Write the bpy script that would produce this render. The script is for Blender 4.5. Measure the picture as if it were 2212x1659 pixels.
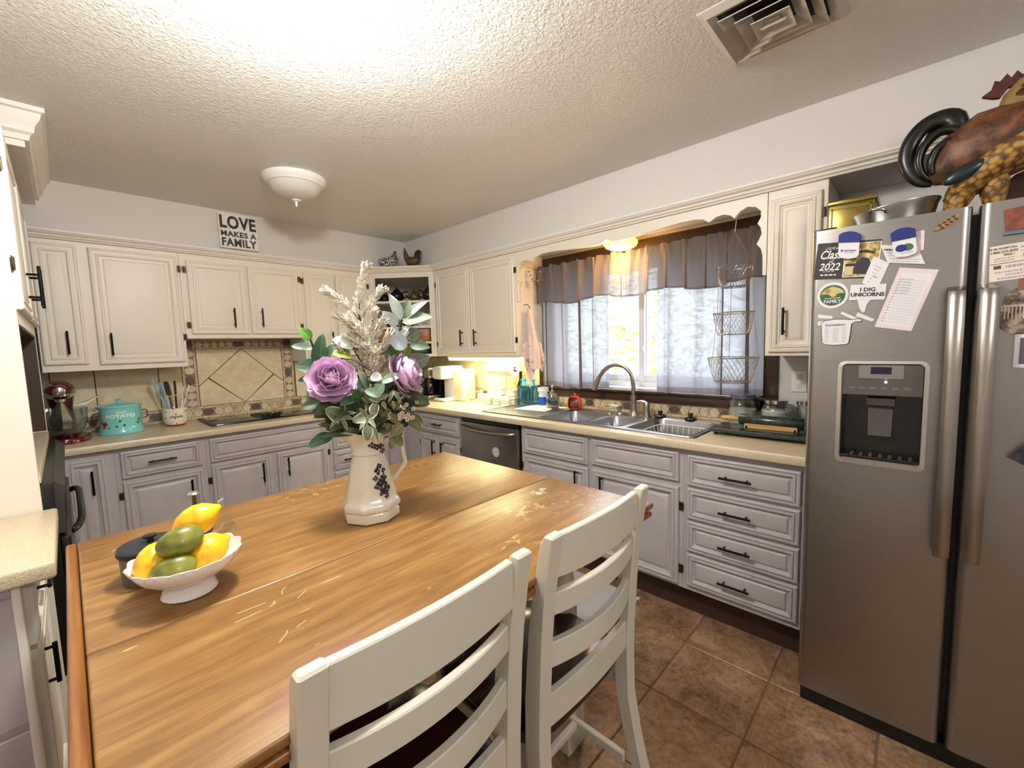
import bpy, bmesh, math, random
from mathutils import Vector, Matrix, Euler
R = math.radians; PI = math.pi
for o in list(bpy.data.objects): bpy.data.objects.remove(o)
SC = bpy.context.scene; COL = SC.collection
rnd = random.Random(7)

# ------------------------------------------------------------------ camera, world, lights, exposure
cam_d = bpy.data.cameras.new('camera'); cam = bpy.data.objects.new('camera', cam_d); COL.objects.link(cam)
yaw, pit, rol = 0.8072, -0.0904, -0.029
f = Vector((math.sin(yaw)*math.cos(pit), math.cos(yaw)*math.cos(pit), math.sin(pit)))
r = Vector((math.cos(yaw), -math.sin(yaw), 0)); u = r.cross(f)
r2 = r*math.cos(rol)+u*math.sin(rol); u2 = -r*math.sin(rol)+u*math.cos(rol)
mw = Matrix((( r2.x, u2.x, -f.x, -2.6668), (r2.y, u2.y, -f.y, -3.9249), (r2.z, u2.z, -f.z, 1.4013), (0, 0, 0, 1)))
cam.matrix_world = mw
cam_d.sensor_width = 36; cam_d.lens = 36*922.26/2212; cam_d.clip_start = 0.02; cam_d.clip_end = 100
SC.camera = cam

W = bpy.data.worlds.new('world'); SC.world = W; W.use_nodes = True
wn = W.node_tree.nodes; wl = W.node_tree.links
wn['Background'].inputs['Color'].default_value = (0.80, 0.90, 1.0, 1)
wn['Background'].inputs['Strength'].default_value = 5.0

def lamp(name, kind, loc, energy, col, size=0.1, rot=None, size_y=None, spread=None):
    d = bpy.data.lights.new(name, kind); d.energy = energy; d.color = col
    if kind == 'POINT' or kind == 'SPOT': d.shadow_soft_size = size
    if kind == 'AREA':
        d.size = size
        if size_y: d.shape = 'RECTANGLE'; d.size_y = size_y
        if spread: d.spread = spread
    if kind == 'SUN': d.angle = size
    o = bpy.data.objects.new(name, d); COL.objects.link(o); o.location = loc
    if rot: o.rotation_euler = rot
    return o
lamp('sun', 'SUN', (3, -2, 8), 4.0, (1, .95, .85), R(1.5), (R(24), R(-34), 0))
CEIL_LAMP = (-2.22, -2.79, 2.28)
lamp('ceiling_bulb', 'POINT', CEIL_LAMP, 46, (1, .975, .93), .085)
lamp('rear_fill', 'POINT', (-2.3, -5.6, 2.2), 34, (1, .97, .93), .2)  # unseen fill lamp added behind the camera to lift the ambient light
SC.view_settings.view_transform = 'Standard'; SC.view_settings.look = 'None'
SC.view_settings.gamma = 1.0; SC.view_settings.use_curve_mapping = False
SC.view_settings.exposure = 0.78

# ------------------------------------------------------------------ materials
def lin(h):
    if isinstance(h, str):
        h = h.lstrip('#'); c = [int(h[i:i+2], 16)/255 for i in (0, 2, 4)]
        return tuple((x/12.92 if x <= .04045 else ((x+.055)/1.055)**2.4) for x in c)+(1,)
    return tuple(h)+(1,) if len(h) == 3 else tuple(h)
MC = {}
class NT:
    def __init__(s, name):
        s.m = bpy.data.materials.new(name); s.m.use_nodes = True
        s.t = s.m.node_tree; s.b = s.t.nodes['Principled BSDF']; s.o = s.t.nodes['Material Output']
        s.co = None
    def n(s, t, **k):
        x = s.t.nodes.new(t)
        for a, v in k.items(): setattr(x, a, v)
        return x
    def l(s, a, b): s.t.links.new(a, b)
    def coord(s, scale=(1, 1, 1), rot=(0, 0, 0), kind='Object'):
        tc = s.n('ShaderNodeTexCoord'); mp = s.n('ShaderNodeMapping')
        mp.inputs['Scale'].default_value = scale; mp.inputs['Rotation'].default_value = rot
        s.l(tc.outputs[kind], mp.inputs['Vector']); return mp.outputs['Vector']
    def noise(s, vec, scale, detail=4, rough=.55, dist=0):
        x = s.n('ShaderNodeTexNoise'); x.inputs['Scale'].default_value = scale; x.inputs['Detail'].default_value = detail
        x.inputs['Roughness'].default_value = rough; x.inputs['Distortion'].default_value = dist
        s.l(vec, x.inputs['Vector']); return x.outputs['Fac']
    def ramp(s, fac, stops):
        x = s.n('ShaderNodeValToRGB'); e = x.color_ramp.elements
        while len(e) < len(stops): e.new(.5)
        for i, (p, c) in enumerate(stops):
            e[i].position = p; e[i].color = lin(c) if not isinstance(c, (int, float)) else (c, c, c, 1)
        s.l(fac, x.inputs['Fac']); return x.outputs['Color']
    def mix(s, fac, a, b, mode='MIX'):
        x = s.n('ShaderNodeMix'); x.data_type = 'RGBA'; x.blend_type = mode
        for i, v in ((0, fac), (6, a), (7, b)):
            if isinstance(v, (int, float)): x.inputs[i].default_value = v
            elif isinstance(v, (str, tuple)): x.inputs[i].default_value = lin(v)
            else: s.l(v, x.inputs[i])
        return x.outputs[2]
    def math(s, op, a, b=0, c=None):
        x = s.n('ShaderNodeMath'); x.operation = op
        for i, v in enumerate((a, b, c)):
            if v is None: continue
            if isinstance(v, (int, float)): x.inputs[i].default_value = v
            else: s.l(v, x.inputs[i])
        return x.outputs[0]
    def bump(s, h, strength=.2, dist=.002):
        x = s.n('ShaderNodeBump'); x.inputs['Strength'].default_value = strength; x.inputs['Distance'].default_value = dist
        s.l(h, x.inputs['Height']); s.l(x.outputs['Normal'], s.b.inputs['Normal'])
    def set(s, **k):
        nm = dict(col='Base Color', rough='Roughness', metal='Metallic', trans='Transmission Weight', ior='IOR', alpha='Alpha',
                  coat='Coat Weight', spec='Specular IOR Level', emc='Emission Color', ems='Emission Strength', aniso='Anisotropic',
                  sss='Subsurface Weight', sheen='Sheen Weight', crough='Coat Roughness')
        for a, v in k.items():
            i = s.b.inputs[nm[a]]
            if isinstance(v, bpy.types.NodeSocket): s.l(v, i)
            elif a in ('col', 'emc'): i.default_value = lin(v)
            else: i.default_value = v
def M(name, col, rough=.5, metal=0, var=0, vs=20, bump=0, bs=200, bd=.001, **k):
    """simple procedural material: base colour with a little noise variation and fine relief"""
    if name in MC: return MC[name]
    s = NT(name); c = lin(col)
    if var:
        v = s.noise(s.coord(), vs, 3)
        d = tuple(max(0, x*(1-var)) for x in c[:3]); l = tuple(min(1, x*(1+var)) for x in c[:3])
        s.set(col=s.ramp(v, [(.3, d), (.7, l)]))
    else: s.set(col=c)
    s.set(rough=rough, metal=metal, **k)
    if bump: s.bump(s.noise(s.coord(), bs, 3), bump, bd)
    MC[name] = s.m; return s.m

# ------------------------------------------------------------------ mesh building
class MB:
    def __init__(s): s.v = []; s.f = []; s.mi = []
    def add(s, vs, fs, m=0):
        b = len(s.v); s.v += [tuple(p) for p in vs]
        for q in fs: s.f.append(tuple(i+b for i in q)); s.mi.append(m)
        return s
    def xf(s, M4, start=0):
        s.v[start:] = [tuple(M4 @ Vector(p)) for p in s.v[start:]]; return s
    def box(s, x0, x1, y0, y1, z0, z1, m=0, bev=0, seg=2):
        x0, x1 = sorted((x0, x1)); y0, y1 = sorted((y0, y1)); z0, z1 = sorted((z0, z1))
        if not bev:
            vs = [(x, y, z) for x in (x0, x1) for y in (y0, y1) for z in (z0, z1)]
            return s.add(vs, [(0, 1, 3, 2), (4, 6, 7, 5), (0, 4, 5, 1), (2, 3, 7, 6), (0, 2, 6, 4), (1, 5, 7, 3)], m)
        bm = bmesh.new(); bmesh.ops.create_cube(bm, size=1)
        for v in bm.verts: v.co = ((x0+x1)/2+v.co.x*(x1-x0), (y0+y1)/2+v.co.y*(y1-y0), (z0+z1)/2+v.co.z*(z1-z0))
        bmesh.ops.bevel(bm, geom=bm.edges[:], offset=min(bev, .49*min(x1-x0, y1-y0, z1-z0)), segments=seg, affect='EDGES', profile=.5)
        s.bm(bm, m); return s
    def bm(s, bm, m=0):
        bm.verts.index_update(); vs = [v.co.copy() for v in bm.verts]; fs = [[v.index for v in q.verts] for q in bm.faces]
        bm.free(); return s.add(vs, fs, m)
    def lathe(s, prof, c=(0, 0, 0), n=24, m=0, axis='z', caps=True, wob=None):
        vs = []; fs = []
        for i, (rr, z) in enumerate(prof):
            for k in range(n):
                a = 2*PI*k/n; w = wob(a, i) if wob else 1
                p = (rr*w*math.cos(a), rr*w*math.sin(a), z)
                if axis == 'x': p = (p[2], p[0], p[1])
                if axis == 'y': p = (p[0], p[2], p[1])
                vs.append((p[0]+c[0], p[1]+c[1], p[2]+c[2]))
        for i in range(len(prof)-1):
            for k in range(n):
                k2 = (k+1) % n; fs.append((i*n+k, i*n+k2, (i+1)*n+k2, (i+1)*n+k))
        if caps:
            if prof[0][0] > 1e-5: fs.append(tuple(range(n))[::-1])
            if prof[-1][0] > 1e-5: fs.append(tuple((len(prof)-1)*n+k for k in range(n)))
        return s.add(vs, fs, m)
    def cyl(s, a, b, rr, n=12, m=0, r2=None):
        return s.tube([a, b], rr, n, m, radii=[rr, rr if r2 is None else r2])
    def tube(s, pts, rr, n=8, m=0, closed=False, radii=None, flat=1.0):
        pts = [Vector(p) for p in pts]; N = len(pts); vs = []; fs = []; prev = None
        for i, p in enumerate(pts):
            a = pts[(i-1) % N] if (i > 0 or closed) else p; b = pts[(i+1) % N] if (i < N-1 or closed) else p
            t = (b-a)
            if t.length < 1e-9: t = Vector((0, 0, 1))
            t.normalize()
            if prev is None:
                q = Vector((0, 0, 1)) if abs(t.z) < .9 else Vector((1, 0, 0)); nx = t.cross(q).normalized()
            else:
                nx = prev - t*prev.dot(t)
                nx = nx.normalized() if nx.length > 1e-6 else t.orthogonal().normalized()
            prev = nx; ny = t.cross(nx); q = radii[i] if radii else rr
            for k in range(n):
                A = 2*PI*k/n; vs.append(p+nx*math.cos(A)*q+ny*math.sin(A)*q*flat)
        for i in range(N if closed else N-1):
            j = (i+1) % N
            for k in range(n):
                k2 = (k+1) % n; fs.append((i*n+k, i*n+k2, j*n+k2, j*n+k))
        if not closed: fs.append(tuple(range(n))[::-1]); fs.append(tuple((N-1)*n+k for k in range(n)))
        return s.add(vs, fs, m)
    def prism(s, poly, axis, a, b, m=0):
        """closed 2D outline extruded along an axis; poly in the remaining two axes in x,y,z order"""
        def P(p, t): return {'x': (t, p[0], p[1]), 'y': (p[0], t, p[1]), 'z': (p[0], p[1], t)}[axis]
        n = len(poly); vs = [P(p, a) for p in poly]+[P(p, b) for p in poly]
        fs = [tuple(range(n)), tuple(range(2*n-1, n-1, -1))]+[(i, (i+1) % n, n+(i+1) % n, n+i) for i in range(n)]
        return s.add(vs, fs, m)
    def loft(s, rings, m=0, caps=True, closed=True):
        n = len(rings[0]); vs = [p for q in rings for p in q]; fs = []
        for i in range(len(rings)-1):
            for k in range(n if closed else n-1):
                k2 = (k+1) % n; fs.append((i*n+k, i*n+k2, (i+1)*n+k2, (i+1)*n+k))
        if caps and closed: fs.append(tuple(range(n))[::-1]); fs.append(tuple((len(rings)-1)*n+k for k in range(n)))
        return s.add(vs, fs, m)
    def ell(s, c, rad, n=16, k=10, m=0, M3=None, fn=None):
        vs = []; fs = []; c = Vector(c)
        for i in range(k+1):
            t = PI*i/k
            for j in range(n):
                a = 2*PI*j/n; d = Vector((math.sin(t)*math.cos(a), math.sin(t)*math.sin(a), math.cos(t)))
                q = 1 if fn is None else fn(d)
                p = Vector((d.x*rad[0]*q, d.y*rad[1]*q, d.z*rad[2]*q))
                if M3 is not None: p = M3 @ p
                vs.append(c+p)
        for i in range(k):
            for j in range(n):
                j2 = (j+1) % n; fs.append((i*n+j, (i+1)*n+j, (i+1)*n+j2, i*n+j2))
        return s.add(vs, fs, m)
    def mesh(s, name, mats, off=(0, 0, 0), smooth=35, recalc=True):
        me = bpy.data.meshes.new(name)
        o = Vector(off); me.from_pydata([tuple(Vector(p)-o) for p in s.v], [], s.f)
        for mm in (mats if isinstance(mats, (list, tuple)) else [mats]): me.materials.append(mm)
        me.polygons.foreach_set('material_index', s.mi)
        bm = bmesh.new(); bm.from_mesh(me)
        bmesh.ops.remove_doubles(bm, verts=bm.verts[:], dist=1e-5)
        if recalc: bmesh.ops.recalc_face_normals(bm, faces=bm.faces[:])
        bm.to_mesh(me); bm.free()
        if smooth:
            me.polygons.foreach_set('use_smooth', [True]*len(me.polygons)); me.set_sharp_from_angle(angle=R(smooth))
        me.update(); return me
    def build(s, name, mats, parent=None, smooth=35, loc=None, recalc=True):
        """world-space vertices; parent roots carry a plain location"""
        base = Vector((0, 0, 0)); p = parent
        while p: base += p.location; p = p.parent
        org = Vector(loc) if loc is not None else base
        o = bpy.data.objects.new(name, s.mesh(name, mats, org, smooth, recalc)); COL.objects.link(o)
        o.parent = parent; o.location = org-base
        return o
def tag(o, label=None, cat=None, group=None, kind=None):
    if label: o['label'] = label
    if cat: o['category'] = cat
    if group: o['group'] = group
    if kind: o['kind'] = kind
    return o
def thing(name, label, cat, loc=(0, 0, 0), group=None):
    o = bpy.data.objects.new(name, None); COL.objects.link(o); o.location = loc; o.empty_display_size = .05
    return tag(o, label, cat, group)
def one(mb, name, mats, label, cat, group=None, loc=None, smooth=35):
    if loc is None:
        xs = [p[0] for p in mb.v]; ys = [p[1] for p in mb.v]; zs = [p[2] for p in mb.v]
        loc = ((min(xs)+max(xs))/2, (min(ys)+max(ys))/2, min(zs))
    return tag(mb.build(name, mats, None, smooth, loc), label, cat, group)
def inst(src, parent, M4, name=None):
    o = bpy.data.objects.new(name or src.name.split('.')[0], src.data); COL.objects.link(o)
    o.parent = parent; o.matrix_local = M4; return o
def copy_tree(src, loc, label=None, rotz=None):
    rt = src.copy(); COL.objects.link(rt); rt.location = loc
    if label: rt['label'] = label
    if rotz is not None: rt.rotation_euler = (0, 0, rotz)
    def rec(a, b):
        for ch in list(a.children):
            if ch.get('_skip'): continue
            d = ch.copy(); COL.objects.link(d); d.parent = b; rec(ch, d)
    rec(src, rt); return rt
def text_mb(txt, size, bold=0, sx=1.0, align='CENTER', shear=0, ext=.0003, space=1.0):
    cu = bpy.data.curves.new('lettering', 'FONT'); cu.body = txt; cu.size = size; cu.align_x = align; cu.align_y = 'CENTER'
    cu.offset = bold; cu.extrude = ext; cu.shear = shear; cu.resolution_u = 3; cu.space_character = space
    o = bpy.data.objects.new('lettering', cu); COL.objects.link(o)
    dg = bpy.context.evaluated_depsgraph_get(); me = bpy.data.meshes.new_from_object(o.evaluated_get(dg))
    mb = MB(); mb.add([(v.co.x*sx, v.co.y, v.co.z) for v in me.vertices], [tuple(p.vertices) for p in me.polygons])
    bpy.data.objects.remove(o); bpy.data.curves.remove(cu); bpy.data.meshes.remove(me); return mb
def frame_M(o, ux, uy):
    ux = Vector(ux).normalized(); uy = Vector(uy).normalized(); uz = ux.cross(uy)
    return Matrix(((ux.x, uy.x, uz.x, o[0]), (ux.y, uy.y, uz.y, o[1]), (ux.z, uy.z, uz.z, o[2]), (0, 0, 0, 1)))
def smooth_path(pts, n=6, closed=False):
    pts = [Vector(p) for p in pts]; N = len(pts); out = []
    for i in range(N if closed else N-1):
        p0 = pts[(i-1) % N] if (closed or i > 0) else pts[i]; p1 = pts[i]; p2 = pts[(i+1) % N]
        p3 = pts[(i+2) % N] if (closed or i+2 < N) else p2
        for k in range(n):
            t = k/n; out.append(.5*((2*p1)+(p2-p0)*t+(2*p0-5*p1+4*p2-p3)*t*t+(3*p1-p0-3*p2+p3)*t**3))
    if not closed: out.append(pts[-1])
    return out
# ------------------------------------------------------------------ shared materials
m_wall = M('wall_paint', '#cfcac6', .75, bump=.06, bs=160)
m_trimw = M('trim_paint', '#e0d9cd', .45, bump=.03, bs=90)
m_upper = M('upper_cabinet_paint', '#dfd7c9', .42, bump=.05, bs=60)
m_lower = M('lower_cabinet_paint', '#b0aaab', .42, var=.05, vs=14, bump=.06, bs=60)
m_black = M('black_metal', '#0b0b0b', .38, .6)
m_hinge = M('aged_bronze', '#4a3f2b', .4, .8)
m_kick = M('toe_kick_wood', '#3a2117', .6)
m_dark = M('dark_interior', '#1b130e', .7)
m_chrome = M('chrome', '#d8d8d8', .12, 1)
m_nickel = M('brushed_nickel', '#a8a29a', .28, 1)
m_white = M('white_gloss', '#ece9e2', .2)
m_bwhite = M('white_plastic', '#e6e4de', .4)
m_blackp = M('black_plastic', '#101010', .3)
def make_steel(name, col, rot):
    s = NT(name); v = s.coord((1, 1, 1), kind='Object')
    mp = s.n('ShaderNodeMapping'); mp.inputs['Scale'].default_value = rot; s.l(v, mp.inputs['Vector'])
    nz = s.noise(mp.outputs[0], 60, 3)
    s.set(col=s.ramp(nz, [(.3, col), (.7, tuple(min(1, x*1.12) for x in lin(col)[:3]))]), metal=1, rough=s.math('ADD', s.math('MULTIPLY', nz, .10), .26))
    s.bump(nz, .05, .0006); return s.m
m_steel = make_steel('brushed_steel_horizontal', '#9b9996', (1, .02, 8))
m_steelh = make_steel('brushed_steel_vertical', '#a39e97', (8, 8, .03))
m_sinks = make_steel('sink_steel', '#9fa0a4', (4, .3, 4))
def make_ceiling():
    s = NT('textured_ceiling'); v = s.coord()
    a = s.noise(v, 75, 4, .6, .6); b = s.noise(v, 26, 3)
    h = s.math('ADD', s.ramp(a, [(.42, 0.0), (.62, 1.0)]), s.math('MULTIPLY', b, .4))
    s.set(col='#e3e0da', rough=.42); s.bump(h, .55, .006); return s.m
m_ceil = make_ceiling()
def make_counter():
    s = NT('speckled_laminate'); v = s.coord()
    a = s.noise(v, 420, 2, .7); b = s.noise(v, 16, 4)
    c = s.ramp(a, [(.32, '#8f7c5e'), (.43, '#bfae90'), (.56, '#d3c5a9'), (.70, '#e8dec8')])
    s.set(col=s.mix(s.math('MULTIPLY', b, .35), c, '#cdbb9b'), rough=.32); return s.m
m_counter = make_counter()
def make_tile(name, a, b, c, sc=9, rough=.42, bump=.25):
    s = NT(name); v = s.coord(kind='Object')
    oi = s.n('ShaderNodeObjectInfo'); va = s.n('ShaderNodeVectorMath', operation='ADD'); ml = s.n('ShaderNodeVectorMath', operation='SCALE')
    cmb = s.n('ShaderNodeCombineXYZ'); [s.l(oi.outputs['Random'], cmb.inputs[i]) for i in range(3)]
    s.l(cmb.outputs[0], ml.inputs[0]); ml.inputs['Scale'].default_value = 37; s.l(v, va.inputs[0]); s.l(ml.outputs[0], va.inputs[1]); v = va.outputs[0]
    n1 = s.noise(v, sc, 8, .72, .8); n2 = s.noise(v, sc*6, 4, .7)
    f = s.math('ADD', s.math('MULTIPLY', n1, .62), s.math('MULTIPLY', n2, .38))
    s.set(col=s.ramp(f, [(.38, a), (.5, b), (.62, c)]), rough=rough); s.bump(f, bump, .004); return s.m
m_floor = make_tile('floor_tile_stone', '#5c4431', '#86674b', '#a3866a', 9, .34, .35)
m_grout = M('floor_grout', '#6f5338', .8, bump=.2)
m_stile = make_tile('cream_wall_tile', '#c9bb98', '#d8cba9', '#e2d8ba', 4, .35, .08)
m_smallt = make_tile('small_stone_tile', '#b3a384', '#cdbf9f', '#ddd1b4', 20, .45, .2)
m_rail = make_tile('rail_stone_tile', '#a48c72', '#c6b496', '#d8cbae', 14, .5, .25)
m_hexb = make_tile('brown_hex_tile', '#4b3f35', '#5d5046', '#6b5d50', 12, .4, .1)
m_wgrout = M('wall_grout', '#6a553d', .85)
def make_wood(name, a, b, c, axis=0, sc=1.0, rough=.35, coat=0, bump=.05, marks=None, lk=.55):
    s = NT(name)
    st = [(5, 5, 5), (5, 5, 5)]
    k = [9.0, 9.0, 9.0]; k[axis] = lk
    v = s.coord(tuple(x*sc for x in k)); n1 = s.noise(v, 3.2, 6, .62, .35)
    k2 = [70.0, 70.0, 70.0]; k2[axis] = 1.6
    v2 = s.coord(tuple(x*sc for x in k2)); n2 = s.noise(v2, 2.0, 4, .6)
    f = s.math('ADD', s.math('MULTIPLY', n1, .7), s.math('MULTIPLY', n2, .3))
    col = s.ramp(f, [(.34, a), (.5, b), (.64, c)])
    if marks: col = marks(s, col)
    s.set(col=col, rough=s.math('ADD', s.math('MULTIPLY', n2, .12), rough-.06), coat=coat, crough=.2); s.bump(n2, bump, .0015); return s.m
m_dwood = make_wood('dark_casing_wood', '#22140c', '#3b2415', '#4b3120', 1, .6, .4)
m_niche = make_wood('niche_wood', '#241509', '#38230f', '#4a3018', 2, .6, .5)

# ------------------------------------------------------------------ the room shell
ZC = 2.404; ZS = 2.078; SO = .33
XL = -3.45; YR = -7.6
def struct(mb, name, mats, parent=None, smooth=35, loc=None):
    o = mb.build(name, mats, parent, smooth, loc)
    if parent is None: o['kind'] = 'structure'
    return o
flo = struct(MB().box(XL, .0, YR, 0, -.06, -.004), 'floor', m_grout)
TS = .3431
tile_src = None
tx0, ty0 = -.7902, -3.1882
for i in range(-9, 4):
    for j in range(-7, 10):
        xa, ya = tx0+(i)*TS, ty0+j*TS            # tile spans xa..xa+TS, ya..ya+TS
        if xa > -.02 or xa < XL-.2 or ya > -.45 or ya < -5.6: continue
        g = .0032; x0, x1 = max(xa+g, XL), min(xa+TS-g, -.003); y0, y1 = ya+g, min(ya+TS-g, -.003)
        full = x1-x0 > TS-3*g and y1-y0 > TS-3*g
        if full and tile_src: o = bpy.data.objects.new('tile', tile_src); COL.objects.link(o); o.parent = flo
        else:
            mb = MB().box(x0, x1, y0, y1, -.012, .0, 0, .0018, 1)
            o = mb.build('tile', m_floor, flo, 35, ((x0+x1)/2, (y0+y1)/2, 0))
            if full: tile_src = o.data
        o.location = ((x0+x1)/2, (y0+y1)/2, rnd.uniform(-.0006, 0))
struct(MB().box(XL, 0, YR, 0, ZC, ZC+.1), 'ceiling', m_ceil)
wb = struct(MB().box(XL-.1, .1, 0, .1, 0, ZC), 'wall_back', m_wall)
# right wall with the window opening
WY0, WY1, WZ0, WZ1 = -3.29, -1.785, 1.075, 1.985
mbw = MB().box(0, .14, YR, WY0, 0, ZC).box(0, .14, WY1, 0, 0, ZC).box(0, .14, WY0, WY1, 0, WZ0).box(0, .14, WY0, WY1, WZ1, ZC)
wr = struct(mbw, 'wall_right', m_wall)
struct(MB().box(XL-.1, XL, YR, 0, 0, ZC), 'wall_left', m_wall)
struct(MB().box(XL-.1, .1, YR-.1, YR, 0, ZC), 'wall_rear', m_wall)
# boxed soffit above the wall cabinets
struct(MB().box(XL, 0, -SO, 0, ZS, ZC), 'wall_soffit_back', m_wall)
struct(MB().box(-SO, 0, -5.2, -SO, ZS, ZC), 'wall_soffit_right', m_wall)
struct(MB().prism([(-.72, -SO), (-SO, -.76), (-SO, -SO)], 'z', ZS, 2.102), 'wall_soffit_corner', m_trimw)
# crown moulding: profile (out from soffit face, z)
prof = [(0, 2.078), (.012, 2.078), (.016, 2.086), (.024, 2.09), (.026, 2.098), (.034, 2.104), (.040, 2.104), (.046, 2.112), (.050, 2.114), (.050, 2.124), (.012, 2.130), (0, 2.130)]
def moulding(path, name):
    """path: list of (x, y, outward direction)"""
    rings = [[(x+d[0]*o, y+d[1]*o, z) for (o, z) in prof] for x, y, d in path]
    return struct(MB().loft(rings), name, m_trimw, None, 25)
nd = Vector((-.43, -.39, 0)).normalized(); 
def miter(a, b):
    h = (Vector(a)+Vector(b)); h = h/ (1+Vector(a).dot(Vector(b))); return (h.x, h.y)
moulding([(-2.757, -SO, (0, -1)), (-.72, -SO, miter((0, -1), nd[:2])), (-SO, -.76, miter((-1, 0), nd[:2])), (-SO, -5.0, (-1, 0))], 'trim_1')
# narrow rope bead strip along the right moulding
mb = MB()
y = -1.9
while y > -4.4:
    mb.box(-.3805, -.372, y, y-.006, 2.1145, 2.1225); y -= .0115
t2 = mb.build('trim_2', m_trimw, None, 0); t2['kind'] = 'structure'

# ------------------------------------------------------------------ window
m_vinyl = M('white_vinyl', '#dfe4ec', .35)
g = NT('window_glass'); g.set(col='#ffffff', rough=.0, trans=1.0, ior=1.0, spec=.3); m_wglass = g.m
win = struct(MB().box(.095, .15, WY0, WY0+.05, WZ0, WZ1).box(.095, .15, WY1-.05, WY1, WZ0, WZ1).box(.095, .15, WY0, WY1, WZ0, WZ0+.05).box(.095, .15, WY0, WY1, WZ1-.05, WZ1), 'window_1', m_vinyl)
for nm, a, b, x in (('sash', WY0+.05, -2.505, .10), ('sash', -2.56, WY1-.05, .118)):
    s_ = MB()
    for (p, q, c, d) in ((a, a+.045, WZ0+.05, WZ1-.05), (b-.045, b, WZ0+.05, WZ1-.05), (a+.045, b-.045, WZ0+.05, WZ0+.095), (a+.045, b-.045, WZ1-.095, WZ1-.05)):
        s_.box(x, x+.02, p, q, c, d, 0, .003, 1)
    so = s_.build(nm, m_vinyl, win)
    MB().box(x+.008, x+.012, a+.04, b-.04, WZ0+.09, WZ1-.09).build('pane', m_wglass, so)
MB().box(.088, .101, -2.545, -2.53, 1.33, 1.37, 0, .003).build('latch', m_vinyl, win)
MB().box(.0, .095, WY0, WY1, WZ0-.0, WZ0+.012).build('inner_sill', m_vinyl, win)
# dark stained casing and apron board
cas = MB()
cas.box(-.02, 0, -3.375, WY0, 1.01, 2.04, 0, .004).box(-.02, 0, WY1, -1.70, 1.01, 2.04, 0, .004)
cas.build('side_casing', m_dwood, win)
MB().box(-.022, 0, -3.375, -1.70, WZ1-.01, 2.06, 0, .004).build('head_casing', m_dwood, win)
MB().box(-.02, 0, -3.375, -1.70, .998, 1.062, 0, .004).build('apron', m_dwood, win)
MB().box(-.045, .0, -3.385, -1.69, 1.056, 1.075, 0, .005).build('stool', m_dwood, win)

# ------------------------------------------------------------------ garden outside the window
m_leaf1 = M('garden_leaf', '#7fa63c', .6, var=.4, vs=3)
m_leaf2 = M('garden_leaf_yellow', '#c9c04a', .6, var=.3, vs=3)
mb = MB(); rg = random.Random(3)
for i in range(5200):
    y = rg.uniform(-6.8, 1.4); z = rg.uniform(-.2, 3.0); x = 2.3+.5*math.sin(y*1.7)*.3+rg.uniform(-.35, .35)
    a = Vector((rg.gauss(0, 1), rg.gauss(0, 1), rg.gauss(0, 1))).normalized(); b = a.orthogonal().normalized(); L = rg.uniform(.05, .11); w = L*.32
    p = Vector((x, y, z)); mb.add([p-a*L, p+b*w, p+a*L, p-b*w], [(0, 1, 2, 3)], 0 if rg.random() < .72 else 1)
hd = mb.build('hedge_leaves', [m_leaf1, m_leaf2], None, 0, recalc=False); tag(hd, 'sunlit green and yellow shrub leaves outside the kitchen window', 'hedge', None, 'stuff')
struct(MB().box(.3, 6, -9, 4, -.5, -.2), 'floor_garden', M('garden_soil', '#7a7a4a', .9))
# ------------------------------------------------------------------ cabinet fronts
# face 'B': on the back wall, front looks -y; 'R': on the right wall, looks -x; 'L': left run, looks +x;  'D': diagonal corner; 'P' peninsula end, looks -y
def fp(face, plane):
    if face in 'BP': return lambda u, d, z: (u, plane-d, z)
    if face == 'R': return lambda u, d, z: (plane-d, u, z)
    if face == 'L': return lambda u, d, z: (plane+d, u, z)
PR_LOW = [(0, 0), (0, .011), (.004, .016), (.010, .018), (.014, .0175), (.016, .013), (.021, .013), (.024, .019), (.031, .0205), (.036, .017), (.038, .012), (.044, .010), (.047, .0055), (.054, .0055), (.066, .0135), (.070, .0145)]
PR_UP = [(0, 0), (0, .011), (.004, .016), (.009, .018), (.013, .018), (.016, .0145), (.030, .0145), (.033, .0175), (.039, .0185), (.044, .0155), (.046, .011), (.060, .011), (.064, .0135), (.068, .014)]
PR_SM = [(0, 0), (0, .011), (.003, .016), (.008, .018), (.012, .0175), (.014, .013), (.018, .013), (.020, .019), (.026, .0205), (.029, .017), (.031, .011), (.036, .006), (.040, .0055), (.048, .0135), (.052, .0145)]
def panel(face, plane, u0, u1, z0, z1, pr):
    P = fp(face, plane); u0, u1 = sorted((u0, u1)); rings = []
    k = min(1, .46*min(u1-u0, z1-z0)/pr[-1][0])
    for ins, d in pr:
        i = ins*k; rings.append([P(u0+i, d, z0+i), P(u1-i, d, z0+i), P(u1-i, d, z1-i), P(u0+i, d, z1-i)])
    return MB().loft(rings)
def handle(face, plane, u, z, vert=True, L=.135, r=.0058, standoff=.03, post=.09):
    P = fp(face, plane); mb = MB()
    if vert:
        mb.tube([P(u, standoff, z-L/2), P(u, standoff, z+L/2)], r, 10)
        for s in (-1, 1): mb.tube([P(u, 0, z+s*post/2), P(u, standoff, z+s*post/2)], r*.8, 8)
    else:
        mb.tube([P(u-L/2, standoff, z), P(u+L/2, standoff, z)], r, 10)
        for s in (-1, 1): mb.tube([P(u+s*post/2, 0, z), P(u+s*post/2, standoff, z)], r*.8, 8)
    return mb
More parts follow.
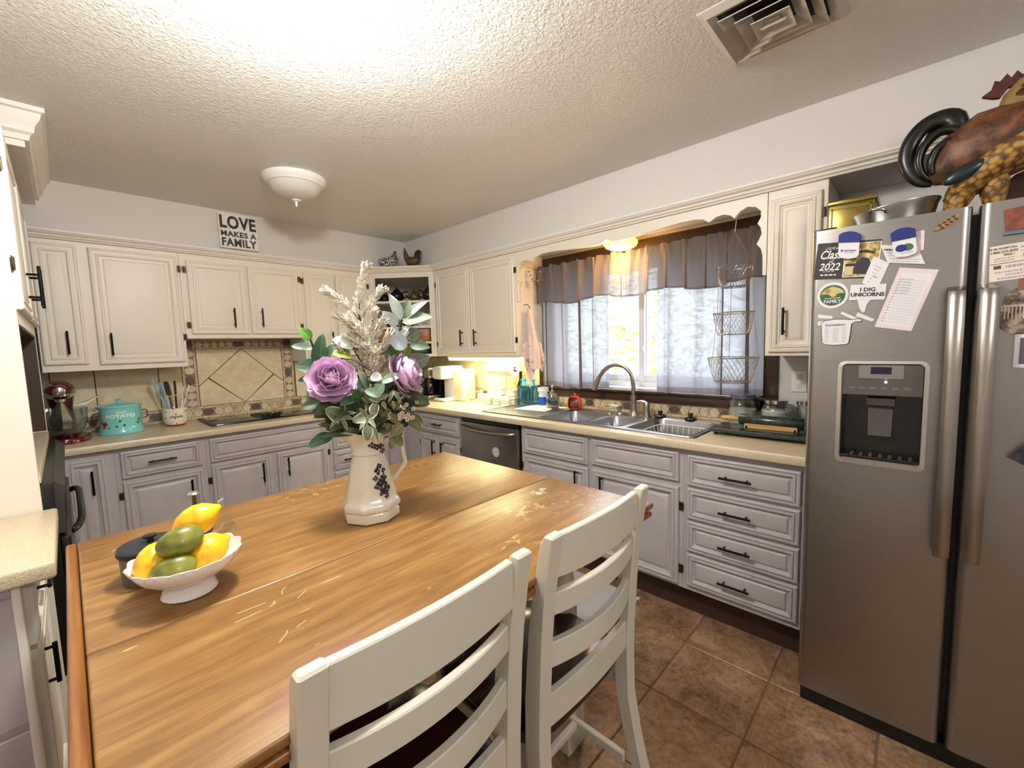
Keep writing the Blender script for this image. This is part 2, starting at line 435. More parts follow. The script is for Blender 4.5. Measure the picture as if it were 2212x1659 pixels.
def hinge(face, plane, u, z):
    P = fp(face, plane); mb = MB()
    for s in (-1, 1):
        q = [P(u+s*.007+.0055*math.cos(2*PI*k/10), .003, z+.024*math.sin(2*PI*k/10)) for k in range(10)]
        b = [P(u+s*.007+.0055*math.cos(2*PI*k/10), -.001, z+.024*math.sin(2*PI*k/10)) for k in range(10)]
        mb.loft([b, q])
    mb.tube([P(u, .003, z-.02), P(u, .003, z+.02)], .0035, 8)
    return mb
def front(root, kind, face, plane, u0, u1, z0, z1, mat, hd=None, hg=(), pr=None, hz=None):
    """kind door / drawer / false_front; hd = (u, z, vertical); hg = hinge (u, z) list"""
    pr = pr or (PR_LOW if kind == 'door' else PR_SM)
    d = panel(face, plane, u0, u1, z0, z1, pr).build(kind, mat, root, 28)
    top = plane + (-.0145 if face in 'BRP' else .0145)
    if hd: handle(face, top, *hd).build('handle', m_black, d)
    ph = plane + (-.0035 if face in 'BRP' else .0035)
    for (u, z) in hg: hinge(face, ph, u, z).build('hinge', m_hinge, d)
    return d
def base_unit(face, plane, u0, u1, label, zb=.135, loc=None, back=.0, ztop=.874, toe=True):
    u0, u1 = sorted((u0, u1))
    if face == 'B':
        t = thing('base_cabinet', label, 'cabinet', ((u0+u1)/2, plane/2, 0), 'grey lower kitchen cabinets')
        MB().box(u0, u1, plane, -.02, zb, ztop).build('body', m_lower, t, 0)
        MB().box(u0, u1, plane+.07, -.02, .0, zb).build('toe_kick', m_kick, t, 0)
    else:
        t = thing('base_cabinet', label, 'cabinet', (plane/2, (u0+u1)/2, 0), 'grey lower kitchen cabinets')
        mb = MB()
        if 'sink' in label:   # hollow, the bowls hang inside
            mb.box(plane, plane+.02, u0, u1, zb, ztop).box(plane+.02, -.02, u0, u0+.018, zb, ztop).box(plane+.02, -.02, u1-.018, u1, zb, ztop).box(plane+.02, -.02, u0+.018, u1-.018, zb, zb+.018)
        else: mb.box(plane, -.02, u0, u1, zb, ztop)
        mb.build('body', m_lower, t, 0)
        MB().box(plane+.07, -.02, u0, u1, .0, zb).build('toe_kick', m_kick, t, 0)
    return t
PB = -.592
# back run, left to right
t = base_unit('B', PB, -2.735, -2.516, 'narrow grey lower cabinet at the far left beside the black oven')
front(t, 'door', 'B', PB, -2.715, -2.553, .155, .838, m_lower, (-2.612, .705, True))
t = base_unit('B', PB, -2.515, -2.081, 'grey lower cabinet with one drawer over one door, below the utensil crock')
front(t, 'drawer', 'B', PB, -2.49, -2.105, .69, .85, m_lower, (-2.303, .772, False, .135))
front(t, 'door', 'B', PB, -2.49, -2.105, .155, .668, m_lower, (-2.172, .55, True), [(-2.50, .59), (-2.50, .24)])
t = base_unit('B', PB, -2.08, -1.283, 'wide grey lower cabinet with false drawer front and two doors under the cooktop')
front(t, 'false_front', 'B', PB, -2.06, -1.307, .693, .85, m_lower)
front(t, 'door', 'B', PB, -2.06, -1.705, .155, .677, m_lower, (-1.765, .565, True), [(-2.07, .575), (-2.07, .24)])
front(t, 'door', 'B', PB, -1.665, -1.302, .155, .677, m_lower, (-1.60, .57, True), [(-1.292, .61), (-1.292, .24)])
t = base_unit('B', PB, -1.282, -.962, 'narrow grey drawer stack right of the cooktop cabinet, behind the white pitcher')
for a, b in ((.62, .85), (.455, .60), (.30, .435), (.155, .28)): front(t, 'drawer', 'B', PB, -1.255, -.985, a, b, m_lower, (-1.12, (a+b)/2, False))
# corner filler
t = thing('corner_cabinet', 'plain grey corner cabinet panels where the two runs of lower cabinets meet', 'cabinet', (-.3, -.3, 0))
MB().box(-.961, -.02, PB, -.02, .135, .874).build('body', m_lower, t, 0)
MB().box(PB, -.02, -.822, PB-.0005, .135, .874).build('side_body', m_lower, t, 0)
MB().box(-.955, -.775, PB-.016, PB, .155, .85, 0, .003, 1).build('door', m_lower, t)
MB().box(-.77, -.612, PB-.016, PB, .155, .85, 0, .003, 1).build('door', m_lower, t)
MB().box(PB-.001, -.02, -.82, -.61, .0, .135).box(-.96, -.62, PB+.07, -.02, 0, .135).build('toe_kick', m_kick, t, 0)
# right run
t = base_unit('R', PB, -1.388, -.823, 'grey lower cabinet with one drawer over two doors, left of the dishwasher')
front(t, 'drawer', 'R', PB, -1.366, -.845, .70, .85, m_lower, (-1.105, .778, False, .11))
front(t, 'door', 'R', PB, -1.098, -.845, .155, .675, m_lower, (-1.045, .58, True, .12), [(-.835, .60)])
front(t, 'door', 'R', PB, -1.366, -1.108, .155, .675, m_lower, (-1.165, .58, True, .12), [(-1.377, .60)])
t = base_unit('R', PB, -3.099, -2.014, 'grey sink cabinet with two false drawer fronts over two doors', .15)
front(t, 'false_front', 'R', PB, -2.546, -2.037, .69, .85, m_lower)
front(t, 'false_front', 'R', PB, -3.08, -2.57, .70, .85, m_lower)
front(t, 'door', 'R', PB, -2.546, -2.037, .165, .672, m_lower, (-2.472, .59, True, .12), [(-2.026, .60)])
front(t, 'door', 'R', PB, -3.08, -2.57, .165, .672, m_lower, (-2.645, .585, True, .12), [(-3.091, .575), (-3.091, .25)])
t = base_unit('R', PB, -3.612, -3.10, 'grey stack of four drawers beside the fridge', .15)
for i, (a, b) in enumerate(((.692, .846), (.524, .680), (.358, .512), (.178, .346))):
    front(t, 'drawer', 'R', PB, -3.592, -3.122, a, b, m_lower, (-3.345, (a+b)/2-.004, False, .135))

# ------------------------------------------------------------------ worktops
ct = thing('countertop', 'L-shaped beige speckled laminate worktop along the back and window walls', 'countertop', (-.3, -.3, .875))
ZT = .915
def slab_edge(path):
    """rounded front edge strip following a path of (x, y, nx, ny) with nx,ny pointing out"""
    rings = []
    for x, y, nx, ny in path:
        q = [(-.02, ZT), (-.008, ZT), (-.003, ZT-.002), (0, ZT-.008), (0, .880), (-.002, .876), (-.02, .876)]
        rings.append([(x+nx*a, y+ny*a, z) for a, z in q])
    return rings
sk = (-3.137, -1.57, -.555, -.065)   # sink cut-out y0,y1,x0,x1
mbc = MB()
mbc.box(-2.715, -.02+.018, -.615, -.002, .876, ZT)
mbc.box(-.615, -.002, sk[1], -.615, .876, ZT).box(-.615, -.002, -3.612, sk[0], .876, ZT)
mbc.box(-.615, sk[2], sk[0], sk[1], .876, ZT).box(sk[3], -.002, sk[0], sk[1], .876, ZT)
mbc.loft(slab_edge([(-2.715, -.635, 0, -1), (-.635, -.635, -1, -1), (-.635, -3.612, -1, 0)]))
mbc.build('worktop', m_counter, ct, 40)
MB().box(-2.735, -2.715, -.632, -.002, .876, ZT, 0, .003, 1).build('end_strip', m_counter, ct)
# peninsula at the left
pt = thing('peninsula_countertop', 'short beige speckled worktop at the left edge, end of the peninsula', 'countertop', (-3.0, -2.15, .875))
MB().box(-3.44, -2.722, -2.432, -1.892, .872, ZT, 0, .008, 3).build('worktop', m_counter, pt)
pc = thing('peninsula_cabinet', 'grey peninsula cabinet at the left edge with plain back panel', 'cabinet', (-3.1, -2.15, 0))
MB().box(-3.44, -2.785, -2.385, -1.90, 0, .871).build('body', m_lower, pc, 0)
for a, b in ((-3.42, -3.09), (-3.06, -2.80)): pass
MB().box(-3.44, -2.79, -2.395, -2.385, .52, .84, 0, .003, 1).build('back_panel', m_lower, pc)
MB().box(-3.44, -2.79, -2.393, -2.385, .10, .50, 0, .003, 1).build('back_panel', m_lower, pc)
MB().box(-2.80, -2.784, -2.398, -2.36, .0, .871, 0, .004, 2).build('corner_post', m_trimw, pc)
front(pc, 'drawer', 'L', -2.785, -2.35, -1.93, .69, .85, m_trimw, (-2.15, .775, False, .11, .0055, .024))
front(pc, 'door', 'L', -2.785, -2.35, -1.93, .12, .675, m_trimw, (-2.30, .60, True, .11, .0055, .024))

# ------------------------------------------------------------------ wall cabinets
def wall_unit(name, face, plane, u0, u1, z0, z1, label):
    u0, u1 = sorted((u0, u1)); z1 = ZS-.001
    if face == 'B':
        t = thing(name, label, 'cabinet', ((u0+u1)/2, plane/2, z0), 'cream wall cabinets')
        MB().box(u0, u1, plane, -.012, z0, z1, 0, .0015, 1).build('body', m_upper, t, 0)
    else:
        t = thing(name, label, 'cabinet', (plane/2, (u0+u1)/2, z0), 'cream wall cabinets')
        MB().box(plane, -.012, u0, u1, z0, z1, 0, .0015, 1).build('body', m_upper, t, 0)
    return t
PU = -.329
t = wall_unit('wall_cabinet', 'B', PU, -2.755, -2.085, 1.322, 0, 'large two-door cream wall cabinet at the left above the turquoise canister')
front(t, 'door', 'B', PU, -2.745, -2.562, 1.362, 2.052, m_upper, (-2.640, 1.49, True), (), PR_UP)
front(t, 'door', 'B', PU, -2.515, -2.098, 1.355, 2.05, m_upper, (-2.455, 1.478, True), [(-2.088, 1.97), (-2.088, 1.52)], PR_UP)
t = wall_unit('wall_cabinet', 'B', PU, -2.084, -1.3125, 1.51, 0, 'short two-door cream wall cabinet above the cooktop')
front(t, 'door', 'B', PU, -2.048, -1.695, 1.54, 2.032, m_upper, (-1.795, 1.655, True), [(-2.06, 1.97), (-2.06, 1.60)], PR_UP)
front(t, 'door', 'B', PU, -1.685, -1.338, 1.54, 2.032, m_upper, (-1.615, 1.66, True), [(-1.326, 1.97), (-1.326, 1.60)], PR_UP)
t = wall_unit('wall_cabinet', 'B', PU, -1.312, -.7205, 1.322, 0, 'two-door cream wall cabinet behind the white spray of the bouquet')
front(t, 'door', 'B', PU, -1.292, -1.045, 1.355, 2.03, m_upper, (-1.095, 1.49, True), [(-1.302, 1.96)], PR_UP)
front(t, 'door', 'B', PU, -1.035, -.755, 1.355, 2.03, m_upper, None, [(-.742, 1.96), (-.742, 1.45)], PR_UP)
t = wall_unit('wall_cabinet', 'R', PU, -1.757, -.761, 1.322, 0, 'two-door cream wall cabinet left of the window, light strip beneath it')
front(t, 'door', 'R', PU, -1.243, -.80, 1.352, 2.045, m_upper, (-1.145, 1.475, True), [(-.785, 1.95), (-.785, 1.43)], PR_UP)
front(t, 'door', 'R', PU, -1.742, -1.254, 1.352, 2.045, m_upper, (-1.315, 1.472, True), [(-1.75, 1.95), (-1.75, 1.44)], PR_UP)
t = wall_unit('wall_cabinet', 'R', PU, -3.611, -3.382, 1.315, 0, 'tall narrow cream wall cabinet between window and fridge')
front(t, 'door', 'R', PU, -3.592, -3.398, 1.332, 2.035, m_upper, (-3.462, 1.475, True, .125), [(-3.602, 1.94)], PR_LOW)

# open corner cabinet, front set across the corner
t = thing('open_corner_cabinet', 'open cream corner cabinet with shelves of teapots', 'cabinet', (-.3, -.3, 1.322), 'cream wall cabinets')
A = Vector((-.72, PU, 0)); B = Vector((PU, -.76, 0)); ud = (B-A).normalized(); nn = Vector((ud.y, -ud.x, 0)); nn = nn if nn.x < 0 else -nn; LD = (B-A).length
def dq(u, d, z): p = A+ud*u+nn*d; return (p.x, p.y, z)
def dbox(u0, u1, d0, d1, z0, z1):
    vs = [dq(u, d, z) for u in (u0, u1) for d in (d0, d1) for z in (z0, z1)]
    return MB().add(vs, [(0, 1, 3, 2), (4, 6, 7, 5), (0, 4, 5, 1), (2, 3, 7, 6), (0, 2, 6, 4), (1, 5, 7, 3)])
Zb = 1.322
for u0, u1, z0, z1 in ((0, .048, Zb, ZS-.001), (LD-.048, LD, Zb, ZS-.001), (.048, LD-.048, 2.032, ZS-.001), (.048, LD-.048, Zb, 1.346)):
    dbox(u0, u1, -.02, 0, z0, z1).build('face_frame', m_upper, t, 0)
pent = [(-.72, -.012), (-.012, -.012), (-.012, -.76), (PU-.001, -.76), (-.72, PU-.001)]
pin = [(-.70, -.03), (-.03, -.03), (-.03, -.74), (-.30, -.74), (-.70, -.30)]
inner = [(-.70, -.322), (-.70, -.03), (-.03, -.03), (-.03, -.74), (-.322, -.74)]
MB().prism(pent, 'z', Zb, Zb+.02).build('bottom', m_upper, t, 0)
MB().prism(pent, 'z', ZS-.02, ZS-.0015).build('top', m_upper, t, 0)
MB().box(-.72, -.702, -.325, -.012, Zb+.02, ZS-.02).box(-.702, -.012, -.03, -.012, Zb+.02, ZS-.02).box(-.03, -.012, -.742, -.03, Zb+.02, ZS-.02).box(-.325, -.012, -.76, -.742, Zb+.02, ZS-.02).build('sides', m_upper, t, 0)
shelf = [(-.70, -.34), (-.70, -.03), (-.03, -.03), (-.03, -.74), (-.345, -.74)]
SH = (1.828, 1.598, 1.458)
for z in SH: MB().prism(shelf, 'z', z-.018, z).build('shelf', m_upper, t, 0)

# tall oven cabinet at the left edge (only a sliver of its face shows)
PT = -2.755
t = thing('oven_cabinet', 'tall white oven cabinet at the left edge with open microwave niche', 'cabinet', (-3.1, -1.26, 0))
y0, y1 = -1.885, -.66
c = MB()
c.box(-3.44, PT, y0, y0+.03, .0, 2.18)                 # near side
c.box(-3.44, PT, y1-.03, y1, 0, 2.18)
c.box(-3.44, PT, y0+.03, y1-.03, 1.515, 2.18).box(-3.44, PT, y0+.03, y1-.03, .0, .30)
c.box(-3.44, -3.40, y0+.03, y1-.03, .30, 1.515)
c.build('body', m_trimw, t, 0)
MB().box(-3.395, PT-.002, y1-.034, y1-.0305, 1.035, 1.513).box(-3.397, -3.393, y0+.03, y1-.03, 1.035, 1.513).box(-3.395, PT-.002, y0+.031, y1-.031, 1.508, 1.514).build('niche_lining', m_niche, t, 0)
MB().box(-3.39, PT+.004, y0+.03, y1-.03, .995, 1.03, 0, .002, 1).build('niche_shelf', m_counter, t)
front(t, 'door', 'L', PT, -1.86, -1.285, 1.56, 2.12, m_trimw, (-1.33, 1.695, True, .16, .006, .036), [(-1.872, 1.70), (-1.872, 2.0)], PR_UP)
front(t, 'door', 'L', PT, -1.265, -.69, 1.56, 2.12, m_trimw, (-1.22, 1.695, True, .16, .006, .036), (), PR_UP)
# bulkhead with crown over it
tr = struct(MB().box(XL, -2.70, -1.27, -SO-.001, 2.255, ZC-.001), 'wall_bulkhead_left', m_trimw)
cp = [(0, 2.28), (.012, 2.28), (.018, 2.30), (.030, 2.31), (.034, 2.335), (.05, 2.36), (.055, 2.38), (.066, 2.385), (.066, 2.403), (0, 2.403)]
rings = [[(x+dx*o, y+dy*o, z) for o, z in cp] for x, y, dx, dy in ((XL, -1.27, 0, -1), (-2.70, -1.27, 1, -1), (-2.70, -SO-.001, 1, 0))]
o = struct(MB().loft(rings), 'trim_3', m_trimw, None, 25)
# wall oven
ov = thing('wall_oven', 'black built-in wall oven at the left edge with arched handle', 'oven', (-2.75, -1.2, .3))
MB().box(-3.3, -2.728, -1.83, -.70, .305, .985, 0, .004, 2).build('body', m_blackp, ov)
MB().prism([(-2.728, .985), (-2.70, .96), (-2.712, .80), (-2.728, .80)], 'y', -1.80, -.72).build('control_panel', M('dark_grey_plastic', '#37332f', .45), ov)
MB().box(-2.728, -2.70, -1.80, -.72, .35, .785, 0, .006, 2).build('door', m_blackp, ov)
hp = smooth_path([(-2.70, -.86, .742), (-2.684, -.88, .752), (-2.670, -.95, .755), (-2.668, -1.15, .755), (-2.668, -1.38, .755), (-2.672, -1.5, .752), (-2.686, -1.57, .745), (-2.70, -1.585, .74)], 5)
MB().tube(hp, .0125, 10).build('handle', m_blackp, ov)

# scalloped valance board over the sink
def vpt(): 
    return [(-1.7585,1.645),(-1.764,1.70),(-1.758,1.757),(-1.768,1.775),(-1.776,1.80),(-1.768,1.83),(-1.758,1.86),(-1.762,1.885),(-1.775,1.905),(-1.79,1.915)]
sc = [(-3.379, 2.077), (-1.7585, 2.077), (-1.7585, 1.722), (-1.774, 1.722), (-1.7745, 1.76), (-1.768, 1.81), (-1.776, 1.845), (-1.787, 1.865), (-1.773, 1.895), (-1.768, 1.925), (-1.774, 1.955), (-1.79, 1.983), (-1.815, 1.997),
      (-1.85, 2.003), (-1.885, 1.999), (-1.905, 1.987), (-1.94, 2.012), (-1.99, 2.024), (-2.06, 2.027), (-2.16, 2.022), (-2.26, 2.014), (-2.36, 2.006), (-2.43, 2.002), (-2.475, 2.006), (-2.50, 2.019), (-2.515, 2.026),
      (-2.53, 2.019), (-2.555, 2.006), (-2.60, 2.002), (-2.68, 2.006), (-2.78, 2.014), (-2.88, 2.022), (-2.97, 2.028), (-3.04, 2.028), (-3.085, 2.02), (-3.115, 1.998), (-3.15, 2.018), (-3.185, 2.022), (-3.215, 2.012), (-3.235, 1.992),
      (-3.26, 2.02), (-3.295, 2.034), (-3.33, 2.024), (-3.352, 2.0), (-3.352, 1.972), (-3.338, 1.945), (-3.352, 1.925), (-3.357, 1.895), (-3.345, 1.868), (-3.336, 1.85), (-3.355, 1.825), (-3.363, 1.79), (-3.364, 1.70), (-3.379, 1.70)]
vb = thing('valance_board', 'white scalloped wooden valance board above the sink window', 'valance', (-.33, -2.57, 1.7))
mb = MB(); mb.prism([(a, b) for a, b in sc], 'x', -.3285, -.309)
mb.build('board', m_upper, vb, 0)

# ------------------------------------------------------------------ tiled backsplash: tiles are children of the wall they sit on
def hexa(c, w, h, face, dpt, off, name, mat, wall, tip='u'):
    u, z = c
    if tip == 'u': q = [(u-w/2, z), (u-w/4, z-h/2), (u+w/4, z-h/2), (u+w/2, z), (u+w/4, z+h/2), (u-w/4, z+h/2)]
    else: q = [(u, z-w/2), (u+h/2, z-w/4), (u+h/2, z+w/4), (u, z+w/2), (u-h/2, z+w/4), (u-h/2, z-w/4)]
    return poly_tile(q, face, dpt, off, name, mat, wall)
def poly_tile(q, face, dpt, off, name, mat, wall):
    cu = sum(p[0] for p in q)/len(q); cz = sum(p[1] for p in q)/len(q)
    P = (lambda u, d, z: (u, -d, z)) if face == 'B' else (lambda u, d, z: (-d, u, z))
    k = .0012
    def sh(p, s):
        du, dz = p[0]-cu, p[1]-cz; L = math.hypot(du, dz); f = max(0, (L-s)/L); return (cu+du*f, cz+dz*f)
    rings = [[P(*((a, d, b))) for a, b in [sh(p, s) for p in q]] for d, s in ((off, k), (off+dpt-.001, k), (off+dpt, k+.0015))]
    mb = MB().loft(rings); o = mb.build(name, mat, wall, 0, P(cu, off, cz)); return o
def trect(u0, u1, z0, z1, face, dpt, off, name, mat, wall):
    return poly_tile([(u0, z0), (u1, z0), (u1, z1), (u0, z1)], face, dpt, off, name, mat, wall)
rt = random.Random(11)
FB0, FB1, FB2, FB3 = -2.074, -1.985, -1.388, -1.302
MB().box(-2.74, -.003, -.004, .0, .915, 1.325).box(-2.074, -1.30, -.004, 0, 1.325, 1.512).build('grout_bed', m_wgrout, wb, 0)
m_bandg = M('band_grout', '#8f7f66', .85)
MB().box(-2.735, -.02, -.0046, -.0041, .916, 1.009).box(FB0, FB1, -.0046, -.0041, 1.009, 1.51).box(FB2, FB3, -.0046, -.0041, 1.009, 1.51).box(FB1, FB2, -.0046, -.0041, 1.441, 1.51).build('band_grout', m_bandg, wb, 0)
MB().box(-.004, 0, -1.70, -.004, .915, 1.325).box(-.004, 0, -3.385, -1.70, .915, 1.0).build('grout_bed', m_wgrout, wr, 0)
MB().box(-.0046, -.0041, -3.38, -.02, .916, 1.009).build('band_grout', m_bandg, wr, 0)
ZB0, ZB1, ZB2, ZB3 = .917, .933, .993, 1.008
def band(face, wall, ulist_brown, u0, u1, skip=None):
    """listello: thin rails top and bottom, hexagons between"""
    for z0, z1, seed in ((ZB0, ZB1, 0), (ZB2, ZB3, .03)):
        u = u0-seed*.5
        while u < u1:
            a, b = max(u, u0), min(u+.088, u1)
            if b-a > .01: trect(a, b, z0, z1, face, .005, .004, 'rail_tile', m_rail, wall)
            u += .088
    zc = (ZB1+ZB2)/2; h = ZB2-ZB1
    us = sorted([x for x in ulist_brown]); edges = []
    for x in us: hexa((x, zc), .074, .046, face, .0055, .004, 'brown_hex_tile', m_hexb, wall)
    seg = [u0]+us+[u1]
    for i in range(len(seg)-1):
        a = seg[i]+(.036 if i > 0 else 0); b = seg[i+1]-(.036 if i < len(seg)-2 else 0)
        n = max(1, round((b-a)/.056)); w = (b-a)/n
        if b-a < .03: continue
        for k in range(n):
            c = a+w*(k+.5)
            hexa((c, zc), w, h*.97, face, .005, .004, 'hex_tile', m_smallt if rt.random() < .8 else m_rail, wall)
            if k < n-1:
                for sg in (-1, 1): poly_tile([(c+w*.26, zc+sg*h*.485), (c+w*.74, zc+sg*h*.485), (c+w*.5, zc+sg*.003)], face, .0045, .004, 'filler_tile', m_rail if sg > 0 else m_smallt, wall)
band('B', wb, [-2.55, -2.245, -1.935, -1.612, -1.296, -.98, -.66, -.34], -2.735, -.02)
band('R', wr, [-.4, -.72, -1.04, -1.36, -1.84, -2.168, -2.472, -2.805, -3.115], -3.38, -.02)
# large cream tiles left of and right of the cooktop panel
for a, b in ((-2.735, -2.539), (-2.535, -2.212), (-2.208, -2.078)): trect(a, b, 1.011, 1.322, 'B', .006, .004, 'wall_tile', m_stile, wb)
for a, b in ((-1.29, -.98), (-.976, -.66), (-.656, -.335), (-.331, -.02)): trect(a, b, 1.011, 1.322, 'B', .006, .004, 'wall_tile', m_stile, wb)
for a, b in ((-.34, -.02), (-.664, -.344), (-.988, -.668), (-1.312, -.992), (-1.64, -1.316), (-1.698, -1.644)): trect(a, b, 1.011, 1.322, 'R', .006, .004, 'wall_tile', m_stile, wr)
# framed panel behind the cooktop: mosaic border left, right and top, diagonal tiles inside
FL0, FL1, FR0, FR1, FT0, FT1 = -2.074, -1.985, -1.388, -1.302, 1.44, 1.508
def vband(u0, u1, browns):
    rl = .014
    for a, b in ((u0, u0+rl), (u1-rl, u1)):
        z = ZB3+.002
        while z < FT1-.01:
            trect(a, b, z, min(z+.088, FT1), 'B', .005, .004, 'rail_tile', m_rail, wb); z += .088
    uc = (u0+u1)/2; h = u1-u0-2*rl
    seg = [ZB3]+browns+[FT0]
    for x in browns: hexa((uc, x), .078, .05, 'B', .0055, .004, 'brown_hex_tile', m_hexb, wb, 'z')
    for i in range(len(seg)-1):
        a = seg[i]+(.038 if i > 0 else 0); b = seg[i+1]-(.038 if i < len(seg)-2 else 0)
        n = max(1, round((b-a)/.058)); w = (b-a)/n
        for k in range(n): hexa((uc, a+w*(k+.5)), w, h*.97, 'B', .005, .004, 'hex_tile', m_smallt, wb, 'z')
vband(FL0, FL1, [1.21]); vband(FR0, FR1, [1.228])
for z0, z1 in ((FT0, FT0+.012), (FT1-.012, FT1)):
    u = FL1
    while u < FR0-.01: trect(u, min(u+.088, FR0), z0, z1, 'B', .005, .004, 'rail_tile', m_rail, wb); u += .088
for x in (-2.03, -1.70, -1.345): hexa((x, 1.474), .078, .042, 'B', .0055, .004, 'brown_hex_tile', m_hexb, wb)
for a, b in ((-1.985, -1.737), (-1.663, -1.388)):
    n = 5; w = (b-a)/n
    for k in range(n): hexa((a+w*(k+.5), 1.474), w, .042, 'B', .005, .004, 'hex_tile', m_smallt, wb)
pL, pR, pB, pT = FL1+.004, FR0-.004, ZB3+.003, FT0-.003; cx = -1.685
lx, lz = -1.918, 1.222; rx, rz = -1.462, 1.222
e = .0018
poly_tile([(cx-e*2, pT), (pL, pT), (pL, 1.163), (lx, lz)], 'B', .006, .004, 'wall_tile', m_stile, wb)
poly_tile([(cx+e*2, pT), (rx, rz), (pR, 1.163), (pR, pT)], 'B', .006, .004, 'wall_tile', m_stile, wb)
poly_tile([(cx, pT-.002), (lx+.004, lz), (cx, pB), (rx-.004, rz)], 'B', .006, .004, 'wall_tile', m_stile, wb)
poly_tile([(pL, 1.158), (lx-.002, lz-.006), (cx-.003, pB), (pL, pB)], 'B', .006, .004, 'wall_tile', m_stile, wb)
poly_tile([(pR, 1.158), (pR, pB), (cx+.003, pB), (rx+.002, rz-.006)], 'B', .006, .004, 'wall_tile', m_stile, wb)
# ------------------------------------------------------------------ refrigerator
FX = -.815
m_fgrey = M('fridge_side_grey', '#4a4744', .5)
fr = thing('refrigerator', 'stainless steel side-by-side refrigerator with water dispenser at the right edge', 'refrigerator', (-.43, -4.08, 0))
MB().box(-.74, -.05, -4.535, -3.64, .03, 1.752).build('body', m_fgrey, fr, 0)
MB().box(-.79, -.70, -4.535, -3.64, .0, .06).build('base_grille', m_blackp, fr, 0)
def fdoor(y0, y1, hole=None):
    y0, y1 = sorted((y0, y1)); zz0, zz1 = .066, 1.765; rr = .022
    def ring(i):   # outline in (x,y) swept in z: rounded front edges
        pts = [(-.745, y0+i)]
        for k in range(6):
            a = PI/2*k/5; pts.append((FX+rr-rr*math.sin(a), y0+i+rr-rr*math.cos(a)))
        for k in range(6):
            a = PI/2*(1-k/5); pts.append((FX+rr-rr*math.sin(a), y1-i-rr+rr*math.cos(a)))
        pts.append((-.745, y1-i)); return pts
    if not hole:
        return MB().loft([[(x, y, zz0) for x, y in ring(0)], [(x, y, zz1) for x, y in ring(0)]])
    h0, h1, g0, g1 = hole; mb = MB()
    for a, b in ((zz0, g0), (g1, zz1)): mb.loft([[(x, y, a) for x, y in ring(0)], [(x, y, b) for x, y in ring(0)]])
    L = [(-.745, y1)]+[(FX+rr-rr*math.sin(PI/2*k/5), y1-rr+rr*math.cos(PI/2*k/5)) for k in range(6)]+[(FX, h1), (-.745, h1)]
    mb.loft([[(x, y, g0) for x, y in L], [(x, y, g1) for x, y in L]])
    L = [(-.745, h0), (FX, h0)]+[(FX+rr-rr*math.sin(PI/2*(1-k/5)), y0+rr-rr*math.cos(PI/2*(1-k/5))) for k in range(6)]+[(-.745, y0)]
    mb.loft([[(x, y, g0) for x, y in L], [(x, y, g1) for x, y in L]])
    return mb
DH = (-3.938, -3.735, .985, 1.305)
ld = fdoor(-4.020, -3.632, DH).build('freezer_door', m_steel, fr, 30)
rd = fdoor(-4.535, -4.034).build('fridge_door', m_steel, fr, 30)
def fhandle(y0, y1, par):
    rings = []
    for z, o in ((.70, .012), (.715, .048), (.74, .060), (.95, .066), (1.12, .068), (1.30, .066), (1.50, .060), (1.522, .048), (1.536, .012)):
        x = FX-o; ym = (y0+y1)/2; q = []
        for k in range(9):
            t = -1+2*k/8; q.append((x-.008*(1-t*t)+.004, ym+t*(y1-y0)/2, z))
        q += [(x+.016, y1-.004, z), (x+.016, y0+.004, z)]
        rings.append(q)
    return MB().loft(rings).build('handle', m_steelh, par, 30)
fhandle(-4.014, -3.977, ld); fhandle(-4.077, -4.041, rd)
MB().box(-.79, -.73, -3.70, -3.634, 1.765, 1.776, 0, .004, 2).build('hinge_cover', m_blackp, fr)
MB().box(-.79, -.73, -4.53, -4.46, 1.765, 1.776, 0, .004, 2).build('hinge_cover', m_blackp, fr)
# dispenser
m_dgrey = M('dispenser_grey', '#57534f', .35, .2); m_dblk = M('dispenser_black', '#15130f', .15)
fz = MB(); out = []
def rr_path(y0, y1, z0, z1, rad, arch=0, n=5):
    p = []
    for cy, cz, a0 in ((y1-rad, z1-rad, 0), (y0+rad, z1-rad, 90), (y0+rad, z0+rad, 180), (y1-rad, z0+rad, 270)):
        for k in range(n+1):
            a = R(a0+90*k/n); yy = cy+rad*math.cos(a); zz = cz+rad*math.sin(a)
            if a0 in (0, 90) and arch: zz += arch*(1-((yy-(y0+y1)/2)/((y1-y0)/2))**2)
            p.append((yy, zz))
    return p
o1 = rr_path(-3.950, -3.722, .962, 1.312, .018, .010); o2 = rr_path(-3.939, -3.733, .978, 1.304, .014, .006)
n = len(o1)
rings = [[(FX-.001, y, z) for y, z in o1], [(FX-.009, y, z) for y, z in o1], [(FX-.011, y, z) for y, z in o2], [(FX+.02, y, z) for y, z in o2]]
MB().loft(rings, caps=False).build('dispenser_frame', M('dispenser_trim', '#c9c6c0', .25, .8), ld)
MB().box(FX-.006, FX+.03, -3.9375, -3.7355, 1.20, 1.303, 0, .002, 1).build('control_panel', m_dgrey, ld)
MB().box(FX-.0085, FX-.006, -3.892, -3.777, 1.256, 1.302, 0, .002, 1).build('display_bezel', M('bezel_silver', '#8d8a86', .3, .6), ld)
MB().box(FX-.0095, FX-.0085, -3.861, -3.809, 1.272, 1.295, 0, .001, 1).build('display', M('display_navy', '#10122a', .15), ld)
MB().ell((FX-.007, -3.848, 1.246), (.002, .0035, .0035), 10, 6).build('indicator_light', M('led', '#ffffff', .3, emc='#ffffff', ems=6.0), ld)
bt = MB()
for i in range(6): bt.box(FX-.0068, FX-.0055, -3.752-.028*i-.016, -3.752-.028*i, 1.222, 1.229)
bt.build('buttons', M('button_grey', '#6b6763', .4), ld, 0)
